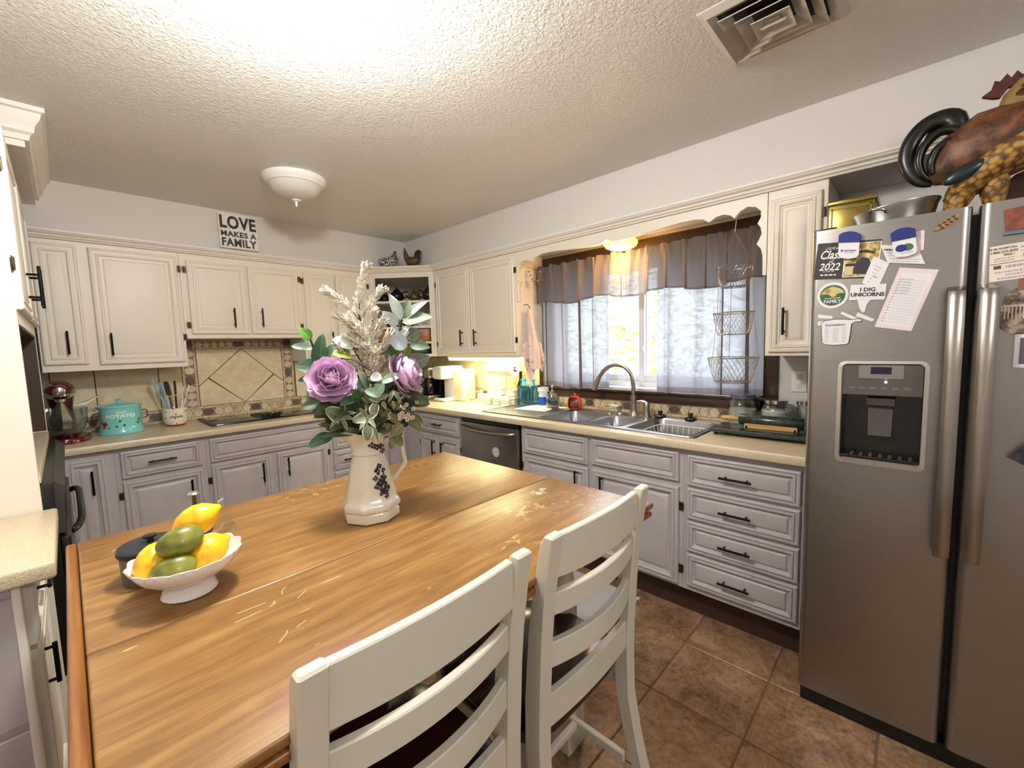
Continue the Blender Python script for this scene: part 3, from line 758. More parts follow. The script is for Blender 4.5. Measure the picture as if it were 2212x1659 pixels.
MB().box(FX+.055, FX+.06, -3.94, -3.733, .98, 1.2).box(FX, FX+.06, -3.9385, -3.9365, .98, 1.2).box(FX, FX+.06, -3.7365, -3.7345, .98, 1.2).build('recess', m_dblk, ld, 0)
MB().box(FX-.002, FX+.06, -3.938, -3.735, .980, .992, 0, .002).build('drip_tray', m_dblk, ld)
tg = MB()
for i in range(7): tg.box(FX+.004, FX+.05, -3.92+.025*i, -3.912+.025*i, .992, .995)
tg.build('tray_grate', m_dgrey, ld, 0)
pdl = MB(); pdl.prism([(FX+.05, 1.19), (FX+.012, 1.19), (FX+.022, 1.165), (FX+.05, 1.15)], 'y', -3.872, -3.80)
pdl.build('nozzle_housing', m_dgrey, ld)
MB().loft([[(FX+.044, -3.868, 1.155), (FX+.040, -3.804, 1.155), (FX+.044, -3.804, 1.155), (FX+.048, -3.868, 1.155)], [(FX+.03, -3.866, 1.06), (FX+.03, -3.806, 1.06), (FX+.036, -3.806, 1.06), (FX+.036, -3.866, 1.06)]]).build('paddle', M('paddle_grey', '#46423e', .3), ld)

# ------------------------------------------------------------------ dishwasher
dw = thing('dishwasher', 'stainless steel dishwasher with curved handle, built in left of the sink', 'dishwasher', (-.3, -1.70, 0))
MB().box(-.58, -.03, -2.004, -1.398, .1, .872).build('body', m_blackp, dw, 0)
MB().box(-.52, -.03, -2.0, -1.40, .0, .1).build('toe_kick', m_blackp, dw, 0)
d = MB().box(-.618, -.58, -1.998, -1.403, .12, .838, 0, .006, 2).build('door', m_steel, dw)
MB().box(-.606, -.58, -1.998, -1.403, .840, .868, 0, .003, 1).build('control_strip', m_blackp, dw)
hp = [(-.62+.0, -1.428, .806), (-.640, -1.45, .803), (-.655, -1.52, .798), (-.662, -1.70, .792), (-.655, -1.88, .798), (-.640, -1.95, .803), (-.62, -1.972, .806)]
MB().tube(smooth_path(hp, 5), .016, 12, radii=None, flat=.8).build('handle', m_steelh, d)
dm = thing('dishwasher_magnet', 'round white sticker with faint lettering on the dishwasher door', 'sticker', (-.6185, -1.787, .62))
MB().lathe([(.034, -.0015), (.034, .0005)], (-.6190, -1.787, .654), 28, axis='x').build('disc', m_bwhite, dm)
q = MB()
for rr in (.029, .019): q.lathe([(rr, 0), (rr+.0012, 0), (rr+.0012, -.0006), (rr, -.0006)], (-.6206, -1.787, .654), 32, axis='x', caps=False)
for k in range(16):
    a = 2*PI*k/16; q.box(-.6212, -.6205, -1.787+.024*math.cos(a)-.0025, -1.787+.024*math.cos(a)+.0025, .654+.024*math.sin(a)-.003, .654+.024*math.sin(a)+.003)
q.box(-.6212, -.6205, -1.800, -1.774, .649, .659)
q.build('print', M('sticker_grey', '#8b8d90', .5), dm, 0)

# ------------------------------------------------------------------ cooktop
m_glassk = M('black_glass', '#0c0c0c', .06)
ck = thing('cooktop', 'black glass electric cooktop with centre vent in the back worktop', 'cooktop', (-1.64, -.29, .915))
MB().box(-2.02, -1.262, -.515, -.075, .9155, .924, 0, .004, 2).build('surface', m_glassk, ck)
MB().box(-2.022, -1.99, -.516, -.074, .922, .930, 0, .003, 2).build('side_trim', M('trim_grey', '#3a3836', .4, .5), ck)
g_ = MB()
g_.box(-1.71, -1.58, -.50, -.20, .924, .929, 0, .002, 1)
for i in range(11): g_.box(-1.705+.0115*i, -1.700+.0115*i, -.48, -.21, .929, .934)
g_.build('vent_grille', m_blackp, ck, 0)
for i, (x, y) in enumerate(((-1.69, -.47), (-1.65, -.47), (-1.61, -.47), (-1.58, -.455))):
    k_ = MB().lathe([(.019, 0), (.019, .014), (.016, .018), (0, .018)], (x, y, .934), 16); k_.box(x-.003, x+.003, y-.017, y+.017, .952, .957)
    k_.build('knob', m_blackp, ck)
for x in (-1.86, -1.42):
    for y, rr in ((-.38, .085), (-.18, .07)):
        MB().lathe([(rr-.004, .9242), (rr, .9245), (rr, .9242)], (x, y, 0), 36, caps=False).build('burner_ring', M('ring_grey', '#4b4b4b', .3), ck)

# ------------------------------------------------------------------ sink, faucet
sn = thing('sink', 'stainless steel triple bowl sink with drainboard under the window', 'sink', (-.31, -2.35, .9))
bowls = [(-2.425, -2.085, -.50, -.10, .17), (-2.695, -2.468, -.495, -.19, .11), (-3.10, -2.735, -.50, -.09, .17)]
def rrect(x0, x1, y0, y1, rad, n=4):
    p = []
    for cx_, cy_, a0 in ((x1-rad, y1-rad, 0), (x0+rad, y1-rad, 90), (x0+rad, y0+rad, 180), (x1-rad, y0+rad, 270)):
        for k in range(n+1):
            a = R(a0+90*k/n); p.append((cx_+rad*math.cos(a), cy_+rad*math.sin(a)))
    return p
dk = MB(); SY0, SY1, SX0, SX1 = -3.135, -1.572, -.553, -.067
# deck as a grid of strips around the bowls
ys = [SY0]
for y0, y1, x0, x1, dp in sorted(bowls): ys += [y0, y1]
ys.append(SY1)
zt, zb = .9185, .912
for i in range(0, len(ys)-1, 2): dk.box(SX0, SX1, ys[i], ys[i+1], zb, zt)
for y0, y1, x0, x1, dp in bowls: dk.box(SX0, x0, y0, y1, zb, zt).box(x1, SX1, y0, y1, zb, zt)
dk.build('deck', m_sinks, sn, 0)
# raised rim and ribs of the drainboard
rim = MB().tube([(x, y, .9185) for x, y in rrect(SX0+.004, SX1-.004, SY0+.004, SY1-.004, .03)], .005, 6, closed=True)
rim.build('rim', m_sinks, sn)
rb = MB()
for i in range(9): rb.box(-.49, -.14, -2.03+.05*i, -2.02+.05*i, .9185, .9205)
rb.build('drain_ribs', m_sinks, sn, 0)
for y0, y1, x0, x1, dp in bowls:
    rg_ = [[(x, y, zt+.001) for x, y in rrect(x0-.006, x1+.006, y0-.006, y1+.006, .045)], [(x, y, zt) for x, y in rrect(x0, x1, y0, y1, .04)],
           [(x, y, zt-.012) for x, y in rrect(x0+.005, x1-.005, y0+.005, y1-.005, .045)], [(x, y, zt-dp+.03) for x, y in rrect(x0+.014, x1-.014, y0+.014, y1-.014, .05)],
           [(x, y, zt-dp) for x, y in rrect(x0+.045, x1-.045, y0+.045, y1-.045, .03)]]
    b_ = MB().loft(rg_, caps=False); k0 = len(b_.v)-20; b_.f.append(tuple(range(k0, k0+20))); b_.mi.append(0)
    bo = b_.build('bowl', m_sinks, sn)
    MB().lathe([(.03, 0), (.045, .002), (.045, .0)], ((x0+x1)/2, (y0+y1)/2, zt-dp+.001), 20).build('drain', m_chrome, bo)
fa = thing('faucet', 'brushed nickel gooseneck pull-down faucet at the back of the sink', 'faucet', (-.125, -2.585, .9185))
MB().lathe([(.031, .9185), (.031, .924), (.026, .932), (.023, .96), (.0205, 1.03), (.0195, 1.05)], (-.125, -2.585, 0), 24).build('base', m_nickel, fa)
gp = [(-.125, -2.585, 1.04), (-.125, -2.583, 1.12), (-.127, -2.57, 1.19), (-.132, -2.53, 1.235), (-.140, -2.48, 1.252), (-.150, -2.43, 1.243), (-.158, -2.385, 1.212), (-.163, -2.35, 1.165)]
MB().tube(smooth_path(gp, 6), .0135, 14).build('neck', m_nickel, fa)
MB().tube([(-.163, -2.352, 1.168), (-.168, -2.325, 1.115), (-.171, -2.31, 1.085)], .02, 16, radii=[.0145, .019, .0225]).build('spray_head', m_nickel, fa)
fh = MB().box(-.15, -.095, -2.70, -2.56, .9185, .922, 0, .003).build('deck_plate', m_nickel, fa)
MB().lathe([(.027, .9185), (.027, .924), (.024, .935), (.021, .985), (.020, 1.0), (.016, 1.012), (0, 1.016)], (-.12, -2.672, 0), 20).build('handle_body', m_nickel, fa)
MB().tube(smooth_path([(-.12, -2.675, 1.005), (-.125, -2.65, 1.018), (-.13, -2.61, 1.012)], 4), .008, 8, radii=None).build('handle_lever', m_nickel, fa)
sd = thing('soap_dispenser', 'small nickel soap dispenser pump left of the faucet', 'soap dispenser', (-.115, -2.475, .9185))
MB().lathe([(.022, .9185), (.022, .923), (.014, .93), (.013, .955), (.017, .96), (.017, .972), (0, .974)], (-.115, -2.475, 0), 18).build('body', m_nickel, sd)
MB().tube(smooth_path([(-.115, -2.475, .968), (-.13, -2.43, .976), (-.14, -2.385, .974)], 4), .005, 8).build('spout', m_nickel, sd)
for i, (y, lb) in enumerate(((-2.745, 'black rubber sink stopper nearer the faucet handle'), (-2.935, 'black rubber sink stopper behind the right sink bowl'))):
    t = MB().lathe([(.034, 0), (.036, .008), (.028, .016), (.013, .019), (.012, .03), (.016, .036), (.014, .042), (0, .043)], (-.078, y, .9185), 20)
    one(t, 'sink_stopper', m_blackp, lb, 'stopper', 'black stoppers behind the sink')
# wire rack standing in the right bowl
rk = thing('dish_rack', 'white coated wire rack standing in the right sink bowl', 'rack', (-.3, -2.915, .75))
mb = MB(); x0, x1, y0, y1 = -.46, -.14, -3.06, -2.775; zt_, zb_ = .888, .762
mb.tube([(x, y, zt_) for x, y in rrect(x0, x1, y0, y1, .045)], .0032, 6, closed=True)
mb.tube([(x, y, zb_) for x, y in rrect(x0+.03, x1-.03, y0+.03, y1-.03, .04)], .0025, 6, closed=True)
for i in range(7):
    y = y0+.045+(y1-y0-.09)*i/6; mb.tube([(x0, y, zt_), (x0+.03, y, zb_), (x1-.03, y, zb_), (x1, y, zt_)], .002, 5)
for i in range(6):
    x = x0+.05+(x1-x0-.1)*i/5; mb.tube([(x, y0, zt_), (x, y0+.03, zb_), (x, y1-.03, zb_), (x, y1, zt_)], .002, 5)
mb.build('wires', m_white, rk)

# ------------------------------------------------------------------ ceiling fixtures
m_lglass = NT('frosted_lamp_glass'); m_lglass.set(col='#fff4e2', rough=.5, emc='#ffe9c8', ems=9.0); m_lglass = m_lglass.m
def frost(name, col, tr=.75, rough=.35):
    s = NT(name); s.set(col=col, rough=rough, trans=tr, ior=1.25); return s.m
m_frost = frost('frosted_glass_unlit', '#e9e6dc', .35, .45)
cl = thing('ceiling_light', 'unlit round frosted ceiling light with white rim and finial', 'ceiling light', (-1.65, -1.25, ZC))
MB().lathe([(.168, ZC-.001), (.172, ZC-.012), (.165, ZC-.026), (.160, ZC-.030), (.148, ZC-.044), (.140, ZC-.046), (.0, ZC-.046)], (-1.65, -1.25, 0), 48).build('rim', m_bwhite, cl)
MB().lathe([(.143, ZC-.046), (.138, ZC-.065), (.118, ZC-.09), (.085, ZC-.108), (.045, ZC-.118), (0, ZC-.12)], (-1.65, -1.25, 0), 40, caps=False).build('glass_bowl', m_frost, cl)
MB().lathe([(0, ZC-.118), (.026, ZC-.122), (.026, ZC-.126), (.010, ZC-.132), (.006, ZC-.138), (.0055, ZC-.158), (0, ZC-.162)], (-1.65, -1.25, 0), 18).build('finial', m_white, cl)
# lit fixture over the table, just above the picture's top edge
fx = thing('table_ceiling_light', 'lit white ceiling light above the table', 'ceiling light', (-2.22, -2.79, ZC))
MB().lathe([(.13, ZC-.001), (.13, ZC-.02), (.09, ZC-.03), (0, ZC-.03)], (-2.22, -2.79, 0), 32).build('rim', m_bwhite, fx)
# lamp under the soffit above the sink
sl = thing('sink_light', 'lit warm oval glass lamp above the sink window', 'lamp', (-.165, -2.52, ZS))
MB().lathe([(.085, ZS-.001), (.085, ZS-.012), (.07, ZS-.02), (0, ZS-.02)], (-.165, -2.52, 0), 28).build('base', M('brass', '#a8792f', .3, .9), sl)
m_warm = NT('warm_lamp_glass'); m_warm.set(col='#ffe2a0', rough=.4, emc='#ffc24e', ems=2.4); m_warm = m_warm.m
MB().lathe([(.06, ZS-.018), (.085, ZS-.024), (.104, ZS-.042), (.106, ZS-.056), (.095, ZS-.074), (.06, ZS-.09), (0, ZS-.096)], (-.165, -2.52, 0), 32).build('glass_shade', m_warm, sl)
ch = MB(); 
for i in range(30): ch.ell((-.165, -2.522, 1.975-.0105*i), (.0028, .0028, .0045), 6, 4)
ch.build('pull_chain', M('chain_grey', '#7d746a', .4, .7), sl)
lamp('sink_bulb', 'POINT', (-.19, -2.52, 1.935), 7.5, (1, .60, .22), .07)
# fluorescent strip under the right wall cabinet
us = thing('under_cabinet_light', 'bright fluorescent strip light under the wall cabinet left of the window', 'light strip', (-.25, -1.32, 1.29))
MB().box(-.305, -.195, -1.752, -.875, 1.305, 1.3215, 0, .003, 1).build('housing', m_bwhite, us)
m_fluo = NT('fluorescent_diffuser'); m_fluo.set(col='#ffffe8', rough=.4, emc='#fff3b0', ems=4.0); m_fluo = m_fluo.m
for a, b in ((-1.745, -1.275), (-1.27, -.885)): MB().box(-.302, -.198, a, b, 1.283, 1.306, 0, .008, 3).build('diffuser', m_fluo, us)
lamp('strip_tube', 'AREA', (-.25, -1.32, 1.279), 6.0, (1, .90, .55), .09, (0, 0, 0), .85)
# air register
m_vent = M('vent_paint', '#b8ada0', .5)
vn = thing('ceiling_vent', 'beige square stepped ceiling air vent near the top right', 'vent', (-1.05, -3.55, ZC))
vc = (-1.052, -3.552)
def sqring(h0, z0, h1, z1, th=.004):
    q = lambda h, z: [(vc[0]-h, vc[1]-h, z), (vc[0]+h, vc[1]-h, z), (vc[0]+h, vc[1]+h, z), (vc[0]-h, vc[1]+h, z)]
    return MB().loft([q(h0, z0), q(h1, z1), q(h1, z1+th), q(h0, z0+th), q(h0, z0)], caps=False)
mb = sqring(.172, ZC-.004, .150, ZC-.016, .004); mb.build('frame', m_vent, vn, 0)
sqring(.150, ZC-.016, .128, ZC+.0-.006, .003).build('frame_lip', m_vent, vn, 0)
for h, z in ((.125, -.010), (.088, -.014), (.052, -.018)):
    sqring(h, ZC+z-.014, h-.038, ZC+z+.012 if h > .06 else ZC+z+.002, .003).build('cone', m_vent, vn, 0)
MB().box(vc[0]-.148, vc[0]+.148, vc[1]-.148, vc[1]+.148, ZC-.0025, ZC-.0008).build('duct', m_dark, vn, 0)
MB().box(vc[0]-.02, vc[0]+.02, vc[1]-.02, vc[1]+.02, ZC-.022, ZC-.016).build('centre_plate', m_vent, vn, 0)
MB().prism([(vc[1]-.05, ZC-.02), (vc[1]+.05, ZC-.02), (vc[1]+.03, ZC-.032), (vc[1]-.03, ZC-.032)], 'x', vc[0]-.003, vc[0]+.003).build('damper_lever', m_vent, vn, 0)

# ------------------------------------------------------------------ curtains
def make_cloth(name, col, tl, alpha, slub=.5):
    s = NT(name); nt = s.t
    v = s.coord((1, 14, 190)); n1 = s.noise(v, 1.0, 3, .6); v2 = s.coord((1, 300, 40)); n2 = s.noise(v2, 1.0, 2)
    c = s.mix(s.math('MULTIPLY', s.ramp(n1, [(.45, 0.0), (.7, 1.0)]), slub), col, tuple(x*.55 for x in lin(col)[:3]))
    d = s.n('ShaderNodeBsdfDiffuse'); t = s.n('ShaderNodeBsdfTranslucent'); tr = s.n('ShaderNodeBsdfTransparent')
    s.l(c, d.inputs['Color']); s.l(s.mix(.45, c, '#c9cbe0'), t.inputs['Color']); tr.inputs['Color'].default_value = (.9, .93, 1, 1)
    m1 = s.n('ShaderNodeMixShader'); m1.inputs[0].default_value = tl; s.l(d.outputs[0], m1.inputs[1]); s.l(t.outputs[0], m1.inputs[2])
    m2 = s.n('ShaderNodeMixShader'); s.l(s.math('MULTIPLY', s.math('SUBTRACT', 1.35, s.ramp(n1, [(.4, 0.0), (.65, 1.0)])), alpha), m2.inputs[0]); s.l(m1.outputs[0], m2.inputs[1]); s.l(tr.outputs[0], m2.inputs[2])
    s.l(m2.outputs[0], s.o.inputs['Surface']); return s.m
m_cloth = make_cloth('taupe_sheer_linen', '#857870', .5, .035)
m_hem = make_cloth('taupe_hem', '#75685f', .28, .0)
def curtain(y0, y1, ztop, zbot, xc, amp, nf, seed, ruffle=0, zfn=None, ny=150, nz=26, fold=1.5):
    """cloth gathered in S-folds that double back on themselves"""
    rg = random.Random(seed); ph = [rg.uniform(0, 6.28) for _ in range(6)]
    vs = []; fs = []; L = y1-y0; Bf = fold*L/(2*PI*nf)
    for i in range(nz+1):
        t = i/nz
        for j in range(ny+1):
            s = j/ny; env = min(1, s*nf*1.5, (1-s)*nf*1.5)
            wv = 2*PI*nf*s+ph[0]+.8*math.sin(2*PI*1.3*s+ph[1])+.25*math.sin(2*PI*.8*s+t*1.4+ph[3])
            loose = (.55+.45*t) if ruffle else (.75+.25*math.sin(2*PI*1.7*s+ph[2])*(.4+.6*t))
            y = y0+L*s-Bf*math.sin(wv)*loose*env*(.75+.25*math.sin(2*PI*2.1*s+ph[4]))
            x = xc-amp*.5*math.cos(wv)*loose*.9-.004*math.sin(3.1*wv+ph[5])
            hi = ruffle*math.sin(2.7*wv+ph[4])*max(0, 1-t*3.4)*.012
            vs.append((x-hi, min(max(y, min(y0, y1)-.004), max(y0, y1)+.004), ztop+(zbot-ztop)*t+(zfn(s, t) if zfn else 0)))
    for i in range(nz):
        for j in range(ny): fs.append((i*(ny+1)+j, i*(ny+1)+j+1, (i+1)*(ny+1)+j+1, (i+1)*(ny+1)+j))
    return vs, fs, ny
def add_curtain(name, label, args, hem_rows):
    vs, fs, ny = curtain(*args[0], **args[1]); nz = args[1]['nz']
    t = thing(name, label, 'curtain', (args[0][4], (args[0][0]+args[0][1])/2, args[0][3]), 'taupe kitchen curtains')
    k = (nz-hem_rows)*ny
    MB().add(vs, fs[:k]).build('cloth', m_cloth, t, 60, recalc=False)
    MB().add(vs, fs[k:]).build('hem', m_hem, t, 60, recalc=False); return t
zf = lambda s, t: .006*math.sin(2*PI*15*s)*max(0, 1-6*t) + .016*math.sin(2*PI*3.3*s+1.0)*t*t
vt = add_curtain('curtain_valance', 'gathered taupe valance curtain across the top of the sink window', ((-3.315, -1.745, 1.985, 1.705, -.118, .046, 13, 5), dict(ruffle=1, zfn=zf, ny=380, nz=22, fold=1.5)), 1)
m_rod = M('rod_white', '#c9c2b8', .4)
MB().tube([(-.047, -3.325, 1.95), (-.047, -1.735, 1.95)], .006, 8).build('rod', m_rod, vt)
add_curtain('cafe_curtain', 'left taupe café curtain panel, half drawn, sunlight showing through', ((-2.372, -1.755, 1.955, 1.085, -.058, .046, 4.4, 21), dict(fold=2.0, ny=260, nz=24, zfn=lambda s, t: .012*math.sin(9*s)*t-.02*s)), 1)
add_curtain('cafe_curtain', 'right taupe café curtain panel behind the hanging wire baskets', ((-3.312, -2.705, 1.955, 1.085, -.058, .046, 4.2, 34), dict(fold=2.0, ny=260, nz=24, zfn=lambda s, t: -.012*s*t)), 1)

# ------------------------------------------------------------------ hanging wire baskets
m_wire = M('wire_silver', '#9a9590', .35, .8)
hb = thing('hanging_basket', 'three-tier hanging wire basket in front of the right curtain', 'basket', (-.20, -3.205, 2.03))
bc = (-.21, -3.205)
MB().tube(smooth_path([(-.30, -3.205, 2.05), (-.26, -3.205, 2.062), (-.235, -3.205, 2.05), (-.21, -3.21, 2.02), (-.21, -3.205, 1.955)], 5), .002, 6).build('hook', m_wire, hb)
tiers = [(1.775, .090, .062, 1.672), (1.538, .098, .075, 1.425), (1.302, .122, .085, 1.172)]
apex = Vector((bc[0], bc[1], 1.955)); ang = [R(25), R(145), R(265)]
prev = [apex]*3
chm = MB()
for z, ra, rb_, zb_ in tiers:
    cur = [Vector((bc[0]+ra*math.cos(a), bc[1]+ra*math.sin(a), z)) for a in ang]
    for p, q in zip(prev, cur):
        n_ = int((q-p).length/.012)
        for i in range(n_):
            c_ = p.lerp(q, (i+.5)/n_); dz = (q-p).normalized()*.005
            chm.tube([c_-dz, c_+dz], .0017, 4)
    prev = cur
chm.build('chain', m_wire, hb)
for z, ra, rb_, zb_ in tiers:
    mb = MB(); n = 30
    mb.tube([(bc[0]+ra*math.cos(2*PI*k/n), bc[1]+ra*math.sin(2*PI*k/n), z) for k in range(n)], .0026, 5, closed=True)
    mb.tube([(bc[0]+rb_*math.cos(2*PI*k/n), bc[1]+rb_*math.sin(2*PI*k/n), zb_) for k in range(n)], .0022, 5, closed=True)
    for sgn in (-1, 1):
        for k in range(n):
            pts = []
            for i in range(5):
                t = i/4; a = 2*PI*(k+sgn*t*3.2)/n; rr = ra+(rb_-ra)*(t**1.4); pts.append((bc[0]+rr*math.cos(a), bc[1]+rr*math.sin(a), z+(zb_-z)*t))
            mb.tube(pts, .0009, 3)
    for k in range(8):
        a = PI*k/8; mb.tube([(bc[0]+rb_*math.cos(a), bc[1]+rb_*math.sin(a), zb_), (bc[0]-rb_*math.cos(a), bc[1]-rb_*math.sin(a), zb_)], .0009, 3)
    mb.build('wire_basket', m_wire, hb)

# outlet plate between window and fridge
ol = thing('outlet', 'white wall outlet plate beside the fridge', 'outlet', (-.002, -3.468, 1.115))
MB().box(-.008, -.0005, -3.505, -3.437, 1.112, 1.224, 0, .003, 2).build('plate', m_bwhite, ol)
for z in (1.145, 1.192): MB().box(-.0095, -.008, -3.483, -3.459, z-.015, z+.015, 0, .002).box(-.0098, -.0094, -3.477, -3.475, z-.005, z+.006, 0).box(-.0098, -.0094, -3.467, -3.465, z-.005, z+.006).build('socket', M('socket_white', '#cfccc4', .4), ol)
# ------------------------------------------------------------------ things on the worktops
ZT1 = .9155
def glass(name, col, rough=.03, ior=1.45, tr=1.0):
    s = NT(name); s.set(col=col, rough=rough, trans=tr, ior=ior); return s.m
def thin_glass(name, col, refl=.12):
    s = NT(name); t = s.n('ShaderNodeBsdfTransparent'); t.inputs['Color'].default_value = lin(col); g = s.n('ShaderNodeBsdfGlossy'); g.inputs['Roughness'].default_value = .03
    fr = s.n('ShaderNodeLayerWeight'); fr.inputs['Blend'].default_value = .32; mx_ = s.n('ShaderNodeMixShader'); s.l(s.math('ADD', s.math('MULTIPLY', fr.outputs['Facing'], .55), refl*.4), mx_.inputs[0]); s.l(t.outputs[0], mx_.inputs[1]); s.l(g.outputs[0], mx_.inputs[2])
    s.l(mx_.outputs[0], s.o.inputs['Surface']); return s.m
m_clear = thin_glass('clear_glass', '#eef2f2'); m_aqua = glass('aqua_glass', '#78c6ee', .06); m_red = M('candy_red_enamel', '#5c0b0e', .12, .2, coat=.6)
def arc_text(txt, size, c, rad, zc, a0, mat, parent, name, bold=.0, sx=1.0, shear=0):
    """lettering wrapped on an upright cylinder centred at c, facing angle a0"""
    t = text_mb(txt, size, bold, sx, 'CENTER', shear)
    vs = []
    for x, y, z in t.v:
        a = a0+x/rad; rr = rad+.0006+z; vs.append((c[0]+rr*math.cos(a), c[1]+rr*math.sin(a), zc+y))
    t.v = vs; return t.build(name, mat, parent, 0, recalc=False)
# stand mixer at the left end of the back worktop
mx = thing('stand_mixer', 'dark red stand mixer with clear glass bowl at the left end of the back worktop', 'mixer', (-2.70, -.28, ZT1))
x, y = -2.70, -.30
MB().loft([[(x+.115*math.cos(a)*(1 if math.sin(a) < 0 else .95), y+.17*math.sin(a), z) for a in [2*PI*k/28 for k in range(28)]] if i != 2 else [(x+.108*math.cos(a), y+.163*math.sin(a), z) for a in [2*PI*k/28 for k in range(28)]] for i, z in enumerate((ZT1+.001, ZT1+.022, ZT1+.032))]).build('base', m_red, mx)
MB().loft([[(x+w*math.cos(a), y+.115+d*math.sin(a), z) for a in [2*PI*k/20 for k in range(20)]] for w, d, z in ((.062, .05, .94), (.052, .045, 1.02), (.05, .045, 1.10), (.06, .055, 1.17), (.06, .055, 1.185))]).build('column', m_red, mx)
MB().ell((x, y+.02, 1.213), (.068, .175, .058), 24, 14).build('motor_head', m_red, mx)
MB().lathe([(.0655, 1.186), (.0685, 1.188), (.0685, 1.200), (.0655, 1.203)], (x, y+.02, 0), 28, caps=False, ).xf(Matrix.Translation((x, y+.02, 0)) @ Matrix.Diagonal((1.03, 2.54, 1, 1)) @ Matrix.Translation((-x, -y-.02, 0))).build('chrome_band', m_chrome, mx)
MB().lathe([(.026, 0), (.026, -.012), (.018, -.016), (0, -.016)], (x, y-.15, 1.215), 20, axis='y').build('hub_cap', m_chrome, mx)
MB().lathe([(.022, 1.155), (.022, 1.17)], (x, y-.09, 0), 16).build('attachment_hub', m_chrome, mx)
MB().lathe([(.012, .985), (.045, 1.0), (.055, 1.05), (.03, 1.11), (.012, 1.155)], (x, y-.09, 0), 8).build('beater', m_nickel, mx)
MB().lathe([(.05, .949), (.062, .951), (.085, .975), (.102, 1.03), (.108, 1.10), (.109, 1.112), (.105, 1.112), (.099, 1.03), (.082, .979), (.058, .956), (0, .954)], (x, y-.07, 0), 32).build('glass_bowl', m_clear, mx)
MB().tube(smooth_path([(x+.104, y-.08, 1.09), (x+.145, y-.095, 1.085), (x+.152, y-.095, 1.04), (x+.135, y-.09, .99), (x+.092, y-.08, .98)], 5), .008, 8).build('bowl_handle', m_clear, mx)
MB().loft([[(x+.06, y-.05, 1.135), (x+.10, y-.05, 1.13), (x+.10, y-.13, 1.13), (x+.06, y-.13, 1.135)], [(x+.10, y-.045, 1.145), (x+.165, y-.06, 1.178), (x+.165, y-.12, 1.178), (x+.10, y-.135, 1.145)]]).build('pouring_chute', m_bwhite, mx)
# turquoise canister
m_turq = M('turquoise_enamel', '#84cfcc', .14, var=.06, vs=12, coat=.5)
cn = thing('potato_canister', 'turquoise enamel potato canister with lid and vent holes', 'canister', (-2.45, -.22, ZT1))
c = (-2.445, -.225)
MB().lathe([(.112, ZT1), (.115, ZT1+.006), (.108, ZT1+.018), (.104, ZT1+.05), (.104, ZT1+.15), (.107, ZT1+.165), (.107, ZT1+.17), (.0, ZT1+.17)], (c[0], c[1], 0), 40).build('body', m_turq, cn)
MB().lathe([(.111, ZT1+.166), (.113, ZT1+.176), (.108, ZT1+.182), (.06, ZT1+.192), (.02, ZT1+.196), (.012, ZT1+.204), (.018, ZT1+.214), (0, ZT1+.22)], (c[0], c[1], 0), 36).build('lid', m_turq, cn)
fa0 = R(-93)
hl = MB()
for da, z in ((-.05, 1.0), (-.22, .968), (.13, .972)):
    a = fa0+da; p = Vector((c[0]+.1043*math.cos(a), c[1]+.1043*math.sin(a), z)); hl.ell(p, (.0065, .002, .0055), 12, 6, 0, Matrix.Rotation(a+PI/2, 3, 'Z'))
hl.build('vent_holes', m_dark, cn)
m_ltr = M('white_lettering', '#eef2ee', .4)
arc_text('POTATO', .030, c, .1045, 1.030, fa0, m_ltr, cn, 'lettering', .0012, 1.22)
arc_text('Fresh', .020, c, .1045, 1.055, fa0+.02, m_ltr, cn, 'lettering', .0002, 1.1, .35)
fl = MB()
for da, z, r_, mi in ((-.80, .985, .016, 0), (-.86, .965, .010, 0), (-.72, .985, .008, 2), (-.95, 1.02, .012, 1), (-1.02, 1.0, .012, 2), (.85, .98, .012, 2), (.95, 1.0, .012, 2), (-.6, .962, .007, 2)):
    a = fa0+da; p = Vector((c[0]+.1046*math.cos(a), c[1]+.1046*math.sin(a), z)); fl.ell(p, (r_, .0015, r_*.85), 10, 6, mi, Matrix.Rotation(a+PI/2, 3, 'Z'))
fl.build('painted_flowers', [M('flower_red', '#a3371c', .4), M('flower_yellow', '#b59a4a', .4), M('flower_leaf_green', '#5f8a4a', .4)], cn)['kind'] = 'stuff'
for s in (-1, 1): MB().tube(smooth_path([(c[0]+s*.105, c[1]-.01, 1.05), (c[0]+s*.128, c[1]-.01, 1.045), (c[0]+s*.128, c[1]-.01, 1.005), (c[0]+s*.105, c[1]-.01, .998)], 4), .004, 6).build('side_handle', M('handle_olive', '#59533f', .4, .5), cn)
# utensil crock
def crock_mat():
    s = NT('floral_crock_glaze'); v = s.coord(); vo = s.n('ShaderNodeTexVoronoi'); vo.inputs['Scale'].default_value = 42; s.l(v, vo.inputs['Vector'])
    m = s.ramp(vo.outputs['Distance'], [(.22, 1.0), (.32, 0.0)])
    cc = s.ramp(s.noise(v, 33, 2), [(.40, '#a2402c'), (.5, '#b8653f'), (.58, '#6d7a3c')])
    s.set(col=s.mix(m, '#eee3cf', cc), rough=.2); return s.m
cr = thing('utensil_crock', 'white crock with red flowers and black lettering holding utensils', 'crock', (-2.17, -.20, ZT1))
c = (-2.165, -.205)
MB().lathe([(.045, ZT1), (.05, ZT1+.004), (.052, ZT1+.012), (.066, ZT1+.03), (.070, ZT1+.055), (.069, ZT1+.10), (.074, ZT1+.122), (.072, ZT1+.124), (.065, ZT1+.10), (.065, ZT1+.04), (0, ZT1+.03)], (c[0], c[1], 0), 36).build('body', crock_mat(), cr)
MB().lathe([(.046, ZT1+.0005), (.0515, ZT1+.004), (.0535, ZT1+.012), (.052, ZT1+.012)], (c[0], c[1], 0), 36, caps=False).build('red_foot_band', M('red_glaze', '#a1281c', .2), cr)
